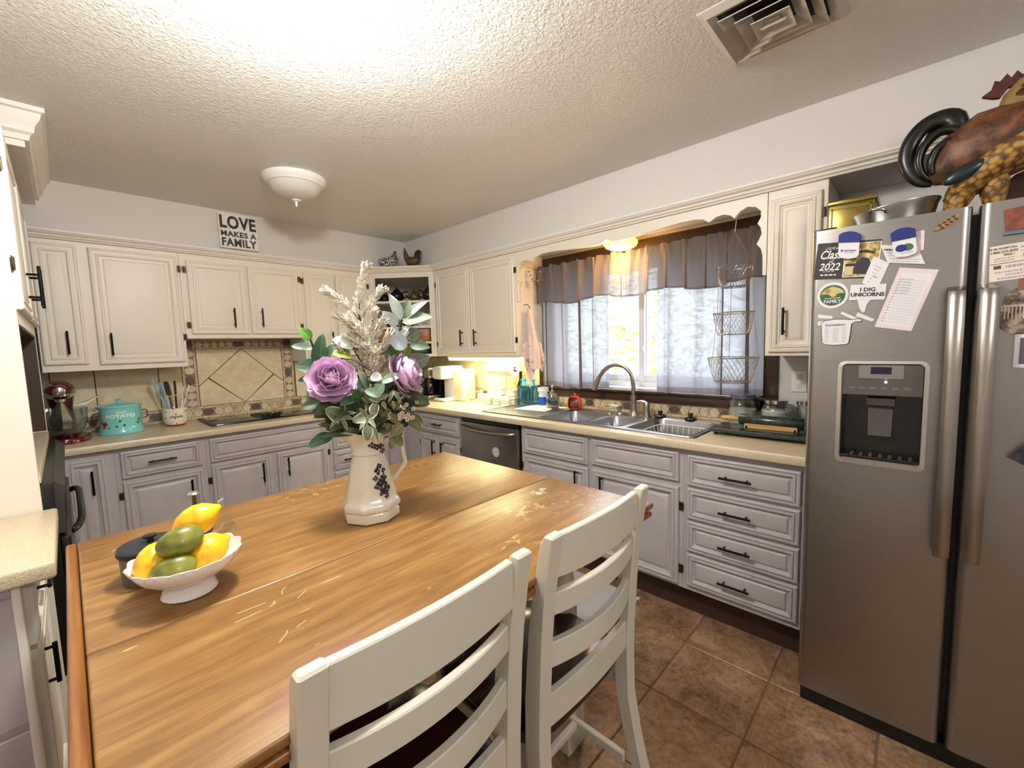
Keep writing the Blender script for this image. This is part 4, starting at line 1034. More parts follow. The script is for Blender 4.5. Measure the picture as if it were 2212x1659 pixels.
a0 = math.atan2(-3.9249-c[1], -2.6668-c[0])+.05
lab = MB(); oval = []
for k in range(24):
    t = 2*PI*k/24; a = a0+.62*math.cos(t)*(1+.08*math.cos(6*t)); oval.append((c[0]+.0712*math.cos(a), c[1]+.0712*math.sin(a), .985+.024*math.sin(t)*(1+.08*math.cos(6*t))))
lab.add(oval, [tuple(range(24))]); lab.build('label_patch', m_white, cr, 0)
arc_text('Utensils', .026, c, .0718, .983, a0, M('ink_black', '#1d1a18', .6), cr, 'lettering', .0002, .92, .15)
def utensil(name, label, base, tip, mat, head):
    b = Vector(base); t = Vector(tip); d = (t-b).normalized(); mb = MB()
    u = thing(name, label, 'utensil', tuple(b), 'utensils in the crock')
    mb.tube([b, b.lerp(t, .62)], .006, 8); mb.build('handle', mat, u)
    M3 = d.to_track_quat('Z', 'Y').to_matrix(); h = MB()
    p = b.lerp(t, .84); Lh = (t-b).length*.2
    if head == 'spatula': h.ell(p, (.034, .005, Lh), 10, 8, 0, M3, lambda q: 1/max(.55, (abs(q.x)**4+abs(q.y)**4+abs(q.z)**4)**.25))
    elif head == 'spoon': h.ell(p, (.026, .008, Lh), 12, 8, 0, M3)
    elif head == 'loop':
        r_ = [M3 @ Vector((.014*math.cos(2*PI*k/16), 0, Lh*1.1*math.sin(2*PI*k/16)))+p for k in range(16)]; h.tube(r_, .0036, 6, closed=True)
    elif head == 'splay':
        for k in range(7):
            q = M3 @ Vector((.03*(k-3)/3, .004*(k % 2), Lh)); h.tube([p-d*Lh, p+q*.6, p+q+d*Lh*.2], .0065, 6)
    h.build('head', mat, u)
m_blueu = M('pale_blue_silicone', '#8fb4d6', .4); m_brownu = M('walnut_utensil', '#3d1f14', .45); m_greyu = M('dark_grey_utensil', '#4d463e', .45); m_whiteu = M('white_utensil', '#e8e3d6', .4)
B0 = (c[0], c[1], ZT1+.06)
utensil('pasta_fork', 'pale blue silicone utensil leaning left in the crock', (c[0]-.02, c[1], ZT1+.05), (c[0]-.10, c[1]+.01, 1.225), m_blueu, 'splay')
utensil('turner', 'dark grey turner in the middle of the crock', (c[0]-.005, c[1]-.01, ZT1+.05), (c[0]-.035, c[1]-.02, 1.215), m_greyu, 'spatula')
utensil('wooden_spoon', 'dark brown wooden spoon in the crock', (c[0]+.012, c[1]+.01, ZT1+.05), (c[0]+.015, c[1]+.01, 1.215), m_brownu, 'spatula')
utensil('slotted_spoon', 'grey blue spoon behind the turner in the crock', (c[0]-.01, c[1]+.02, ZT1+.05), (c[0]-.065, c[1]+.03, 1.21), m_blueu, 'spoon')
utensil('kitchen_shears', 'white handled shears at the right of the crock, left loop', (c[0]+.025, c[1]-.015, ZT1+.05), (c[0]+.055, c[1]-.02, 1.165), m_whiteu, 'loop')
utensil('measuring_spoon', 'white looped handle leaning right out of the crock', (c[0]+.028, c[1]+.01, ZT1+.05), (c[0]+.09, c[1]+.0, 1.175), m_whiteu, 'loop')

# coffee corner
pr = thing('pod_rack', 'chrome ring coffee pod rack in the corner left of the coffee maker', 'rack', (-.20, -.43, ZT1))
mb = MB(); 
for s in (-1, 1):
    for k in range(9):
        z = ZT1+.03+.031*k; mb.tube([(-.20+.02*s+.0155*math.cos(2*PI*i/14), -.43+s*.022, z+.0155*math.sin(2*PI*i/14)) for i in range(14)], .0022, 5, closed=True)
for a_, b_ in ((-.05, -.05), (.05, -.05), (.05, .05), (-.05, .05)): mb.tube([(-.20+a_, -.43+b_*.9, ZT1), (-.20+a_, -.43+b_*.9, ZT1+.30)], .003, 6)
mb.tube([(-.20+.055*math.cos(2*PI*i/20), -.43+.055*math.sin(2*PI*i/20), ZT1+.004) for i in range(20)], .004, 6, closed=True)
mb.build('frame', m_chrome, pr)
pods = MB()
for k in range(8): pods.lathe([(.013, -.03), (.0155, .0), (.0155, .002), (0, .003)], (-.235, -.46, ZT1+.03+.031*k), 12, axis='x')
pods.build('pods', [M('pod_dark', '#3c2f28', .5)], pr)
cm = thing('coffee_maker', 'black and steel drip coffee maker with glass carafe', 'coffee maker', (-.26, -.56, ZT1))
bx = (-.36, -.16, -.655, -.485)
MB().box(-.37, -.16, -.655, -.485, ZT1, ZT1+.045, 0, .012, 3).build('base', m_steel, cm)
MB().box(-.23, -.155, -.655, -.485, ZT1+.04, ZT1+.30, 0, .01, 2).build('tower', m_blackp, cm)
MB().box(-.36, -.16, -.652, -.488, ZT1+.20, ZT1+.31, 0, .02, 3).build('brew_head', m_steelh, cm)
pn = MB()
for i in range(5): pn.box(-.3625, -.360, -.565, -.535, ZT1+.22+.016*i, ZT1+.230+.016*i)
pn.box(-.3615, -.3595, -.575, -.525, ZT1+.21, ZT1+.305); pn.build('control_panel', m_blackp, cm, 0)
MB().lathe([(.055, ZT1+.046), (.066, ZT1+.06), (.068, ZT1+.11), (.052, ZT1+.165), (.05, ZT1+.185), (0, ZT1+.187)], (-.298, -.57, 0), 28).build('carafe', m_glassk, cm)
MB().tube(smooth_path([(-.355, -.585, ZT1+.165), (-.395, -.60, ZT1+.155), (-.40, -.60, ZT1+.09), (-.36, -.585, ZT1+.07)], 4), .008, 8).build('carafe_handle', m_blackp, cm)
kg = thing('pod_brewer', 'white single-serve coffee brewer with overhanging head', 'coffee maker', (-.24, -.80, ZT1))
MB().box(-.37, -.10, -.885, -.73, ZT1, ZT1+.03, 0, .012, 3).build('drip_base', m_bwhite, kg)
MB().box(-.25, -.10, -.88, -.735, ZT1+.02, ZT1+.27, 0, .014, 3).build('column', m_bwhite, kg)
MB().box(-.385, -.12, -.885, -.73, ZT1+.20, ZT1+.315, 0, .03, 4).build('brew_head', m_bwhite, kg)
MB().box(-.26, -.09, -1.0, -.885, ZT1+.004, ZT1+.285, 0, .012, 3).build('water_tank', frost('tank_plastic', '#eceade', .5, .2), kg)
MB().box(-.36, -.28, -.85, -.765, ZT1+.0305, ZT1+.034, 0, .002, 1).build('drip_grate', m_chrome, kg)
mk = M('matte_black_card', '#090909', .7)
sp = thing('black_canister', 'black box behind the white pod brewer', 'box', (-.1, -.70, ZT1))
MB().box(-.15, -.03, -.725, -.67, ZT1, ZT1+.20, 0, .006, 2).build('body', mk, sp)
MB().box(-.155, -.025, -.727, -.668, ZT1+.185, ZT1+.205, 0, .004, 2).build('lid', m_blackp, sp)
# white spice jars cluster and box
m_lblz = M('jar_print_grey', '#a39c88', .5)
for i, (x, y, r_, h) in enumerate(((-.20, -1.20, .042, .075), (-.23, -1.30, .044, .08), (-.21, -1.40, .044, .085), (-.22, -1.50, .042, .07), (-.12, -1.25, .045, .12), (-.11, -1.36, .045, .125), (-.12, -1.47, .045, .115))):
    lb = ['small white jar nearest the pod brewer in the jar cluster', 'white jar in front row left of the centre of the jar cluster', 'white jar in front row right of the centre of the jar cluster', 'small white jar at the right end of the front row by the bottle',
          'taller white jar at the left of the back row under the paper towels', 'tallest white jar in the middle of the back row under the paper towels', 'taller white jar at the right of the back row under the paper towels'][i]
    t = thing('white_jar', lb, 'jar', (x, y, ZT1), 'white jars under the light strip')
    MB().lathe([(r_*.9, ZT1), (r_, ZT1+.008), (r_, ZT1+h*.75), (r_*.85, ZT1+h*.85), (r_*.85, ZT1+h*.88), (0, ZT1+h*.88)], (x, y, 0), 20).build('body', m_white, t)
    MB().lathe([(r_*.92, ZT1+h*.86), (r_*.92, ZT1+h), (r_*.3, ZT1+h*1.02), (r_*.25, ZT1+h*1.12), (0, ZT1+h*1.14)], (x, y, 0), 20).build('lid', m_bwhite, t)
    MB().lathe([(r_+.0006, ZT1+h*.3), (r_+.0006, ZT1+h*.36)], (x, y, 0), 20, caps=False).lathe([(r_+.0006, ZT1+h*.55), (r_+.0006, ZT1+h*.6)], (x, y, 0), 20, caps=False).build('print', m_lblz, t)
t = thing('spice_rack', 'low cream wire step rack leaning left of the white jars', 'rack', (-.2, -1.11, ZT1))
mb = MB()
for i in range(5): mb.tube([(-.30, -1.09+.0-.01*i, ZT1+.003), (-.28, -1.12-.012*i, ZT1+.09)], .003, 5)
mb.tube([(-.30, -1.085, ZT1+.003), (-.30, -1.135, ZT1+.003)], .003, 5).tube([(-.28, -1.115, ZT1+.09), (-.28, -1.172, ZT1+.09)], .003, 5)
mb.tube([(-.30, -1.085, ZT1+.003), (-.12, -1.085, ZT1+.003), (-.11, -1.115, ZT1+.09), (-.28, -1.115, ZT1+.09)], .003, 5); mb.build('wires', M('cream_wire', '#d9cfae', .4), t)
# paper towel roll under the cabinet
pt_ = thing('paper_towel_roll', 'white paper towel roll hung under the wall cabinet', 'paper towel', (-.2, -1.43, 1.22))
MB().lathe([(.02, -1.60), (.058, -1.60), (.058, -1.325), (.02, -1.325), (.02, -1.60)], (-.20, 0, 1.212), 36, axis='y', caps=False).build('paper', M('tissue_paper', '#e9e5da', .9, bump=.2, bs=120), pt_)
MB().lathe([(.0195, -1.605), (.0195, -1.32), (.0165, -1.32), (.0165, -1.605), (.0195, -1.605)], (-.20, 0, 1.212), 20, axis='y', caps=False).build('core', M('cardboard', '#4f3d2b', .8), pt_)
mb = MB().cyl((-.20, -1.625, 1.212), (-.20, -1.31, 1.212), .005)
for y in (-1.625, -1.31): mb.box(-.215, -.185, y-.003, y+.003, 1.205, 1.2825, 0, .002)
mb.build('holder', m_bwhite, pt_)
# bottles and soap by the sink
bt = thing('brown_bottle', 'dark bottle with pale label behind the aqua glass bottle', 'bottle', (-.10, -1.545, ZT1))
x, y = -.075, -1.545
MB().lathe([(.03, ZT1), (.033, ZT1+.006), (.033, ZT1+.14), (.025, ZT1+.175), (.013, ZT1+.20), (.0125, ZT1+.255), (.015, ZT1+.256), (.015, ZT1+.27), (0, ZT1+.272)], (x, y, 0), 24).build('body', M('dark_bottle_glass', '#1b1409', .08), bt)
MB().lathe([(.0335, ZT1+.05), (.0335, ZT1+.125)], (x, y, 0), 24, caps=False).build('label', M('bottle_label', '#cdb89a', .6), bt)
MB().lathe([(.0339, ZT1+.075), (.0339, ZT1+.083)], (x, y, 0), 24, caps=False).lathe([(.0339, ZT1+.1), (.0339, ZT1+.112)], (x, y, 0), 24, caps=False).build('label_print', M('label_red', '#5e2a20', .6), bt)
aq = thing('aqua_glass_bottle', 'square aqua pressed glass bottle left of the sink', 'bottle', (-.11, -1.655, ZT1))
x, y = -.115, -1.66; hw = .082; dp_ = .05
rings = []
for z, k in ((ZT1, .9), (ZT1+.006, 1), (ZT1+.13, 1), (ZT1+.15, .92), (ZT1+.162, .75)):
    rings.append([(px, py, z) for px, py in rrect(x-dp_*k, x+dp_*k, y-hw*k, y+hw*k, .018*k)])
MB().loft(rings).build('body', m_aqua, aq)
rel = MB()
for dy in (-.045, 0, .045):
    for w in (.018, .010):
        pts = [(x-dp_-.0005, y+dy-w, ZT1+.045)]+[(x-dp_-.0005, y+dy-w*math.cos(PI*k/8), ZT1+.115+w*math.sin(PI*k/8)) for k in range(9)]+[(x-dp_-.0005, y+dy+w, ZT1+.045)]
        rel.tube(pts, .0028, 6)
for k in range(9): rel.ell((x-dp_, y-.06+.015*k, ZT1+.022+.008*(k % 2)), (.004, .008, .007), 8, 5)
rel.build('pressed_pattern', m_aqua, aq)
for s in (-1, 1): MB().lathe([(.02, ZT1+.155), (.018, ZT1+.175), (.018, ZT1+.198), (.024, ZT1+.206), (.024, ZT1+.212), (0, ZT1+.212)], (x, y+s*.045, 0), 18).build('neck', M('aqua_cap', '#46b9d8', .2), aq)
bs = thing('blue_soap_cup', 'white frosted cup half full of bright blue soap', 'cup', (-.09, -1.80, ZT1))
x, y = -.09, -1.795
MB().lathe([(.030, ZT1+.0055), (.036, ZT1+.01), (.037, ZT1+.085), (.034, ZT1+.105), (.046, ZT1+.128), (.042, ZT1+.138), (.046, ZT1+.15), (.043, ZT1+.15), (.031, ZT1+.105), (.034, ZT1+.085), (.033, ZT1+.01), (0, ZT1+.009)], (x, y, 0), 24).build('cup', frost('frosted_cup', '#dfeef4', .5, .3), bs)
MB().lathe([(.0372, ZT1+.0085), (.0378, ZT1+.02), (.0378, ZT1+.077), (0, ZT1+.078)], (x, y, 0), 24).build('blue_soap', M('blue_soap', '#1648b4', .2), bs)
ps = thing('soap_pump_bottle', 'clear glass soap bottle with metal pump on the drainboard', 'bottle', (-.17, -1.955, .9205))
x, y, z0 = -.165, -1.945, .9210
MB().lathe([(.046, z0), (.05, z0+.006), (.05, z0+.075), (.046, z0+.082), (.05, z0+.09), (.044, z0+.108), (.02, z0+.118), (.018, z0+.124), (.015, z0+.118), (.04, z0+.1), (.044, z0+.085), (.045, z0+.008), (0, z0+.006)], (x, y, 0), 28).build('bottle', m_clear, ps)
MB().lathe([(.044, z0+.007), (.0445, z0+.055), (0, z0+.055)], (x, y, 0), 24).build('liquid_soap', glass('lilac_soap', '#b9b8d8', .1, 1.33), ps)
MB().lathe([(.02, z0+.118), (.02, z0+.132), (.008, z0+.136), (.006, z0+.165), (.010, z0+.168), (.008, z0+.178), (0, z0+.179)], (x, y, 0), 16).tube(smooth_path([(x, y, z0+.172), (x-.02, y-.01, z0+.175), (x-.042, y-.02, z0+.166)], 4), .004, 6).build('pump', m_chrome, ps)
osr = thing('scrubber_holder', 'orange round scrubber holder with a blue brush at the back of the sink', 'scrubber holder', (-.085, -2.10, .9185))
x, y, z0 = -.098, -2.10, .919
m_or = M('orange_ceramic', '#c0562a', .35, var=.15, vs=30)
prf = [(0, z0+.002), (.036, z0), (.05, z0+.018), (.054, z0+.045), (.049, z0+.072), (.034, z0+.092), (.026, z0+.098), (.024, z0+.092), (.04, z0+.066), (.043, z0+.04), (.036, z0+.02), (0, z0+.012)]
b_ = MB().lathe(prf, (x, y, 0), 28)
keep = [i for i, q in enumerate(b_.f) if not (sum(b_.v[k][0] for k in q)/len(q) < x-.02 and sum(b_.v[k][2] for k in q)/len(q) > z0+.03 and sum(b_.v[k][2] for k in q)/len(q) < z0+.085 and abs(sum(b_.v[k][1] for k in q)/len(q)-y+.01) < .036)]
b_.f = [b_.f[i] for i in keep]; b_.mi = [0]*len(b_.f); b_.build('pot', m_or, osr)
MB().tube(smooth_path([(x+.01, y+.01, z0+.09), (x, y+.0, z0+.115), (x-.01, y-.012, z0+.10)], 4), .007, 8).build('loop', m_or, osr)
br = MB().tube([(x-.02, y+.0, z0+.035), (x-.065, y-.04, z0+.055), (x-.085, y-.075, z0+.075)], .011, 10, radii=[.012, .012, .009])
one(br, 'dish_brush', M('blue_plastic', '#5b83c4', .35), 'blue handled brush sticking out of the orange holder', 'brush')
cb = MB().add([(-.36, -1.77, .9215), (-.115, -1.88, .9215), (-.06, -1.63, .9215), (-.12, -1.62, .9215)], [(0, 1, 2, 3)])
t = MB().prism([(-.365, -1.735), (-.335, -2.0), (-.255, -1.995), (-.06, -1.90), (-.045, -1.73)], 'z', .9212, .9275); one(t, 'cutting_mat', m_bwhite, 'thin white cutting board lying on the sink drainboard', 'cutting board', None, None, 0)
# dish towel hanging from a hook on the cabinet side
m_towel = NT('printed_towel'); vv = m_towel.coord(); m_towel.set(col=m_towel.mix(m_towel.ramp(m_towel.noise(vv, 22, 3, .6), [(.58, 0.0), (.68, 1.0)]), '#dcc9bd', '#b07a68'), rough=.9); m_towel.bump(m_towel.noise(vv, 400, 2), .2, .001); m_towel = m_towel.m
tw = thing('dish_towel', 'pale printed dish towel hanging from a hook left of the window', 'towel', (-.25, -1.80, 1.66))
rings = []; N = 22
for z, w, d in ((1.665, .012, .012), (1.64, .018, .014), (1.58, .024, .016), (1.48, .031, .018), (1.38, .038, .02), (1.28, .044, .021), (1.22, .038, .018)):
    q = []
    for k in range(N):
        a = 2*PI*k/N; rr = 1+.28*math.sin(3*a+z*9)+.12*math.sin(7*a); q.append((-.25+d*rr*math.cos(a)*1.6, -1.815-(1.665-z)*.10+w*rr*math.sin(a), z))
    rings.append(q)
MB().loft(rings).build('cloth', m_towel, tw, 60)
pl = [(-.30, -1.785, 1.40), (-.255, -1.80, 1.43), (-.21, -1.83, 1.40), (-.215, -1.84, 1.25), (-.25, -1.815, 1.115), (-.285, -1.795, 1.24)]
MB().add([(a-.012, b, c_) for a, b, c_ in pl]+[(a-.004, b-.004, c_) for a, b, c_ in pl], [(0, 1, 2, 3, 4, 5), (11, 10, 9, 8, 7, 6)]+[(i, (i+1) % 6, 6+(i+1) % 6, 6+i) for i in range(6)]).build('corner', m_towel, tw, 0)
pl = [(-.22, -1.845, 1.43), (-.19, -1.865, 1.41), (-.18, -1.885, 1.30), (-.195, -1.878, 1.20), (-.22, -1.86, 1.26)]
MB().add([(a-.01, b, c_) for a, b, c_ in pl]+[(a, b-.004, c_) for a, b, c_ in pl], [(0, 1, 2, 3, 4), (9, 8, 7, 6, 5)]+[(i, (i+1) % 5, 5+(i+1) % 5, 5+i) for i in range(5)]).build('corner', m_towel, tw, 0)
MB().tube(smooth_path([(-.25, -1.7585, 1.70), (-.25, -1.79, 1.70), (-.25, -1.815, 1.675), (-.25, -1.80, 1.655)], 4), .003, 6).build('hook', m_hinge, tw)
# gold leaf ornament on the curtain end
go = thing('gold_ornament', 'cluster of small gold leaves hanging at the left end of the valance curtain', 'ornament', (-.205, -1.80, 1.9))
mb = MB(); rg = random.Random(4); m_gold = M('gold_foil', '#d0a95a', .25, .8)
mb.tube([(-.205, -1.759, 1.975), (-.205, -1.80, 1.97), (-.205, -1.825, 1.93)], .002, 5)
mb.build('hanger', m_gold, go)
for i in range(34):
    p = Vector((-.205+rg.uniform(-.02, .02), -1.835+rg.uniform(-.05, .05), 1.905+rg.uniform(-.06, .055))); a = Vector((rg.gauss(0, .6), rg.gauss(0, 1), rg.gauss(0, 1))).normalized()*.017; b = a.orthogonal().normalized()*.008
    l_ = MB().add([p-a, p+b, p+a, p-b, p+Vector((-.003, 0, 0))], [(0, 1, 4), (1, 2, 4), (2, 3, 4), (3, 0, 4)]); l_.build('gold_leaf', m_gold, go, 0)
# jars, board and rolling pin by the fridge
m_flour = M('white_flour', '#e4ded2', .95)
def jar(name, label, x, y, r_, h, fill, lidm, neck=.78):
    t = thing(name, label, 'jar', (x, y, ZT1), 'glass jars beside the fridge')
    MB().lathe([(r_*.85, ZT1), (r_, ZT1+.012), (r_, ZT1+h*.62), (r_*.9, ZT1+h*.76), (r_*neck, ZT1+h*.82), (r_*neck, ZT1+h*.9), (r_*neck-.003, ZT1+h*.9), (r_*neck-.003, ZT1+h*.81), (r_-.004, ZT1+h*.6), (r_-.004, ZT1+.014), (0, ZT1+.008)], (x, y, 0), 32).build('glass', m_clear, t)
    if fill: MB().lathe([(r_-.006, ZT1+.016), (r_-.0055, ZT1+h*fill), (0, ZT1+h*fill+.004)], (x, y, 0), 28).build('flour', m_flour, t)
    MB().lathe([(r_*neck+.004, ZT1+h*.88), (r_*neck+.004, ZT1+h*.985), (r_*neck-.004, ZT1+h), (0, ZT1+h)], (x, y, 0), 28).build('lid', lidm, t)
jar('flour_jar', 'tallest glass jar half full of flour with grey blue lid', -.11, -3.23, .072, .185, .55, M('grey_blue_lid', '#6a6f80', .3, .5))
jar('sugar_jar', 'squat glass jar of white sugar with silver lid beside the fridge', -.11, -3.39, .072, .165, .66, m_chrome, .74)
jar('empty_jar', 'small empty glass jar next to the fridge', -.10, -3.515, .042, .165, 0, m_chrome, .8)
m_slate = make_tile('dark_marble', '#1f2622', '#2d352f', '#465048', 14, .18, .05)
mbd = thing('marble_board', 'dark green marble board on the worktop beside the fridge', 'board', (-.22, -3.35, ZT1))
MB().box(-.40, -.19, -3.605, -3.155, ZT1+.014, ZT1+.032, 0, .004, 2).build('slab', m_slate, mbd)
ft = MB()
for x in (-.375, -.215):
    for y in (-3.58, -3.18): ft.lathe([(.011, ZT1), (.012, ZT1+.014)], (x, y, 0), 12)
ft.build('feet', m_blackp, mbd)
st = thing('rolling_pin_stand', 'pale wooden cradle under the green marble rolling pin', 'stand', (-.27, -3.40, ZT1+.032))
m_pale = make_wood('pale_wood', '#b58a4e', '#cda768', '#d9b97e', 1, 1, .5)
MB().box(-.30, -.285, -3.52, -3.29, ZT1+.0325, ZT1+.055, 0, .002, 1).box(-.255, -.24, -3.52, -3.29, ZT1+.0325, ZT1+.055, 0, .002, 1).build('rails', m_pale, st)
for y in (-3.30, -3.51): MB().box(-.30, -.24, y-.006, y+.006, ZT1+.0325, ZT1+.046, 0, .002, 1).build('crosspiece', m_pale, st)
rp = thing('rolling_pin', 'dark green marble rolling pin with pale wooden handles', 'rolling pin', (-.27, -3.40, ZT1+.05))
zc = ZT1+.055+.016
MB().lathe([(.024, -3.545), (.0275, -3.54), (.0275, -3.265), (.024, -3.26)], (-.27, 0, zc), 28, axis='y').build('roller', m_slate, rp)
for a, b in ((-3.26, -3.17), (-3.545, -3.60)):
    s = 1 if b > a else -1
    MB().lathe([(.007, a), (.010, a+s*.012), (.0135, a+(b-a)*.5), (.012, b-s*.006), (.004, b)], (-.27, 0, zc), 16, axis='y').build('handle', m_pale, rp)
# ------------------------------------------------------------------ corner shelf things
def teapot(name, label, u, d, z, r_, mat, tall=1.0, hs=1):
    p = dq(u, -d, z); x, y = p[0], p[1]
    t = thing(name, label, 'teapot', (x, y, z+.0005), 'teapots on the corner shelf')
    z += .0005; h = r_*1.5*tall
    MB().lathe([(r_*.55, z), (r_*.62, z+.004), (r_*.95, z+h*.3), (r_, z+h*.5), (r_*.85, z+h*.75), (r_*.5, z+h*.9), (r_*.42, z+h*.92), (0, z+h*.92)], (x, y, 0), 24).build('body', mat, t)
    MB().lathe([(r_*.5, z+h*.91), (r_*.4, z+h*1.0), (r_*.12, z+h*1.08), (r_*.08, z+h*1.12), (r_*.15, z+h*1.2), (0, z+h*1.27)], (x, y, 0), 18).build('lid', mat, t)
    v = ud*hs
    MB().tube(smooth_path([Vector((x, y, z+h*.75))+v*r_*.8, Vector((x, y, z+h*.85))+v*r_*1.45, Vector((x, y, z+h*.55))+v*r_*1.6, Vector((x, y, z+h*.3))+v*r_*.95], 5), r_*.10, 8).build('handle', mat, t)
    MB().tube(smooth_path([Vector((x, y, z+h*.35))-v*r_*.85, Vector((x, y, z+h*.5))-v*r_*1.3, Vector((x, y, z+h*.85))-v*r_*1.55], 5), r_*.13, 8).build('spout', mat, t)
m_blk = M('black_glaze', '#0e0d0d', .12); m_brg = M('brown_glaze', '#231915', .2); m_gold2 = M('gilded_glaze', '#5d5233', .25, .3, var=.4, vs=60)
teapot('teapot', 'leftmost black teapot, partly hidden on the top corner shelf', .085, .14, SH[0], .05, m_blk, .95)
teapot('teapot', 'large black teapot on the top corner shelf', .205, .13, SH[0], .066, m_blk, 1.12)
teapot('teapot', 'brown and gold patterned teapot on the top corner shelf', .365, .15, SH[0], .055, m_gold2, 1.15, 1)
teapot('teapot', 'tall dark brown teapot at the right of the top corner shelf', .50, .12, SH[0], .058, m_brg, 1.35, -1)
fb = thing('autumn_leaf_dish', 'dish of dark red autumn leaves on the second corner shelf', 'decoration', dq(.17, -.12, SH[1]))
p = Vector(dq(.17, -.12, SH[1])); MB().lathe([(.06, p.z+.0005), (.075, p.z+.02), (.07, p.z+.02), (.055, p.z+.006), (0, p.z+.005)], (p.x, p.y, 0), 24).build('dish', m_brg, fb)
m_rleaf = M('dried_red_leaf', '#6d2317', .7, var=.3, vs=40); rg = random.Random(9)
for i in range(16):
    q = p+Vector((rg.uniform(-.07, .07), rg.uniform(-.05, .05), rg.uniform(.02, .075))); a = Vector((rg.gauss(0, 1), rg.gauss(0, 1), rg.gauss(.4, .8))).normalized()*.028; b = a.orthogonal().normalized()*.014; n_ = a.cross(b).normalized()*.004
    MB().add([q-a, q+b, q+a, q-b, q+n_], [(0, 1, 4), (1, 2, 4), (2, 3, 4), (3, 0, 4)]).build('leaf', m_rleaf, fb, 0)
bw = thing('brown_bowl', 'dark brown bowl in the middle of the second corner shelf', 'bowl', dq(.30, -.14, SH[1]))
p = Vector(dq(.30, -.14, SH[1])); MB().lathe([(.03, p.z+.0005), (.06, p.z+.03), (.07, p.z+.065), (.066, p.z+.066), (.05, p.z+.03), (0, p.z+.01)], (p.x, p.y, 0), 24).build('body', m_brg, bw)
fr_ = thing('framed_saying', 'small white framed saying standing on the second corner shelf', 'picture frame', dq(.46, -.10, SH[1]))
Mf = frame_M(dq(.46, -.10, SH[1]+.0505), ud, Vector((0, 0, 1)))
MB().box(-.055, .055, -.05, .065, -.006, .006, 0, .003).xf(Mf).build('frame', m_bwhite, fr_)
MB().box(-.046, .046, -.042, .057, .006, .007).xf(Mf).build('card', M('card_grey', '#b9b2a6', .6), fr_, 0)
for i, w in enumerate((.05, .06, .04, .055)): pass
tx = MB()
for i, w in enumerate((.05, .062, .04)):
    for k in range(5): tx.box(-w/2+w*k/5, -w/2+w*k/5+w*.14, .035-.028*i-.006, .035-.028*i+.006, .007, .0074)
tx.xf(Mf).build('lettering', M('ink_grey', '#5a544c', .6), fr_, 0)
wd = thing('wooden_drawer_box', 'orange brown wooden box with small brass knobs on the third corner shelf', 'box', dq(.29, -.12, SH[2]))
m_ow = make_wood('orange_wood', '#6d3d14', '#96601f', '#ab7530', 0, 1, .4)
Mw = frame_M(dq(.29, -.015, SH[2]+.0005), ud, Vector((0, 0, 1)))
MB().box(-.23, .23, 0, .115, -.16, 0, 0, .003).xf(Mw).build('case', m_ow, wd)
for a in (-.225, .005): 
    d_ = MB().box(a, a+.22, .008, .108, 0, .008, 0, .002).xf(Mw).build('drawer', m_ow, wd)
    MB().ell((a+.11, .058, .016), (.008, .008, .01), 12, 8).xf(Mw).build('knob', M('brass', '#a8792f', .3, .9), d_)
gb = thing('green_glass_dish', 'grey green covered dish on the bottom corner shelf', 'dish', dq(.40, -.12, 1.342))
p = Vector(dq(.40, -.12, 1.3425)); MB().lathe([(.05, p.z), (.085, p.z+.02), (.09, p.z+.045), (.05, p.z+.07), (.015, p.z+.078), (.018, p.z+.092), (0, p.z+.095)], (p.x, p.y, 0), 28).build('body', M('sage_glaze', '#5e6a5c', .3), gb)
gb = thing('dark_dish', 'dark stacked dish at the left of the bottom corner shelf', 'dish', dq(.18, -.12, 1.342))
p = Vector(dq(.18, -.12, 1.3425)); MB().lathe([(.05, p.z), (.085, p.z+.02), (.09, p.z+.05), (.085, p.z+.05), (.06, p.z+.02), (0, p.z+.012)], (p.x, p.y, 0), 28).build('body', m_brg, gb)
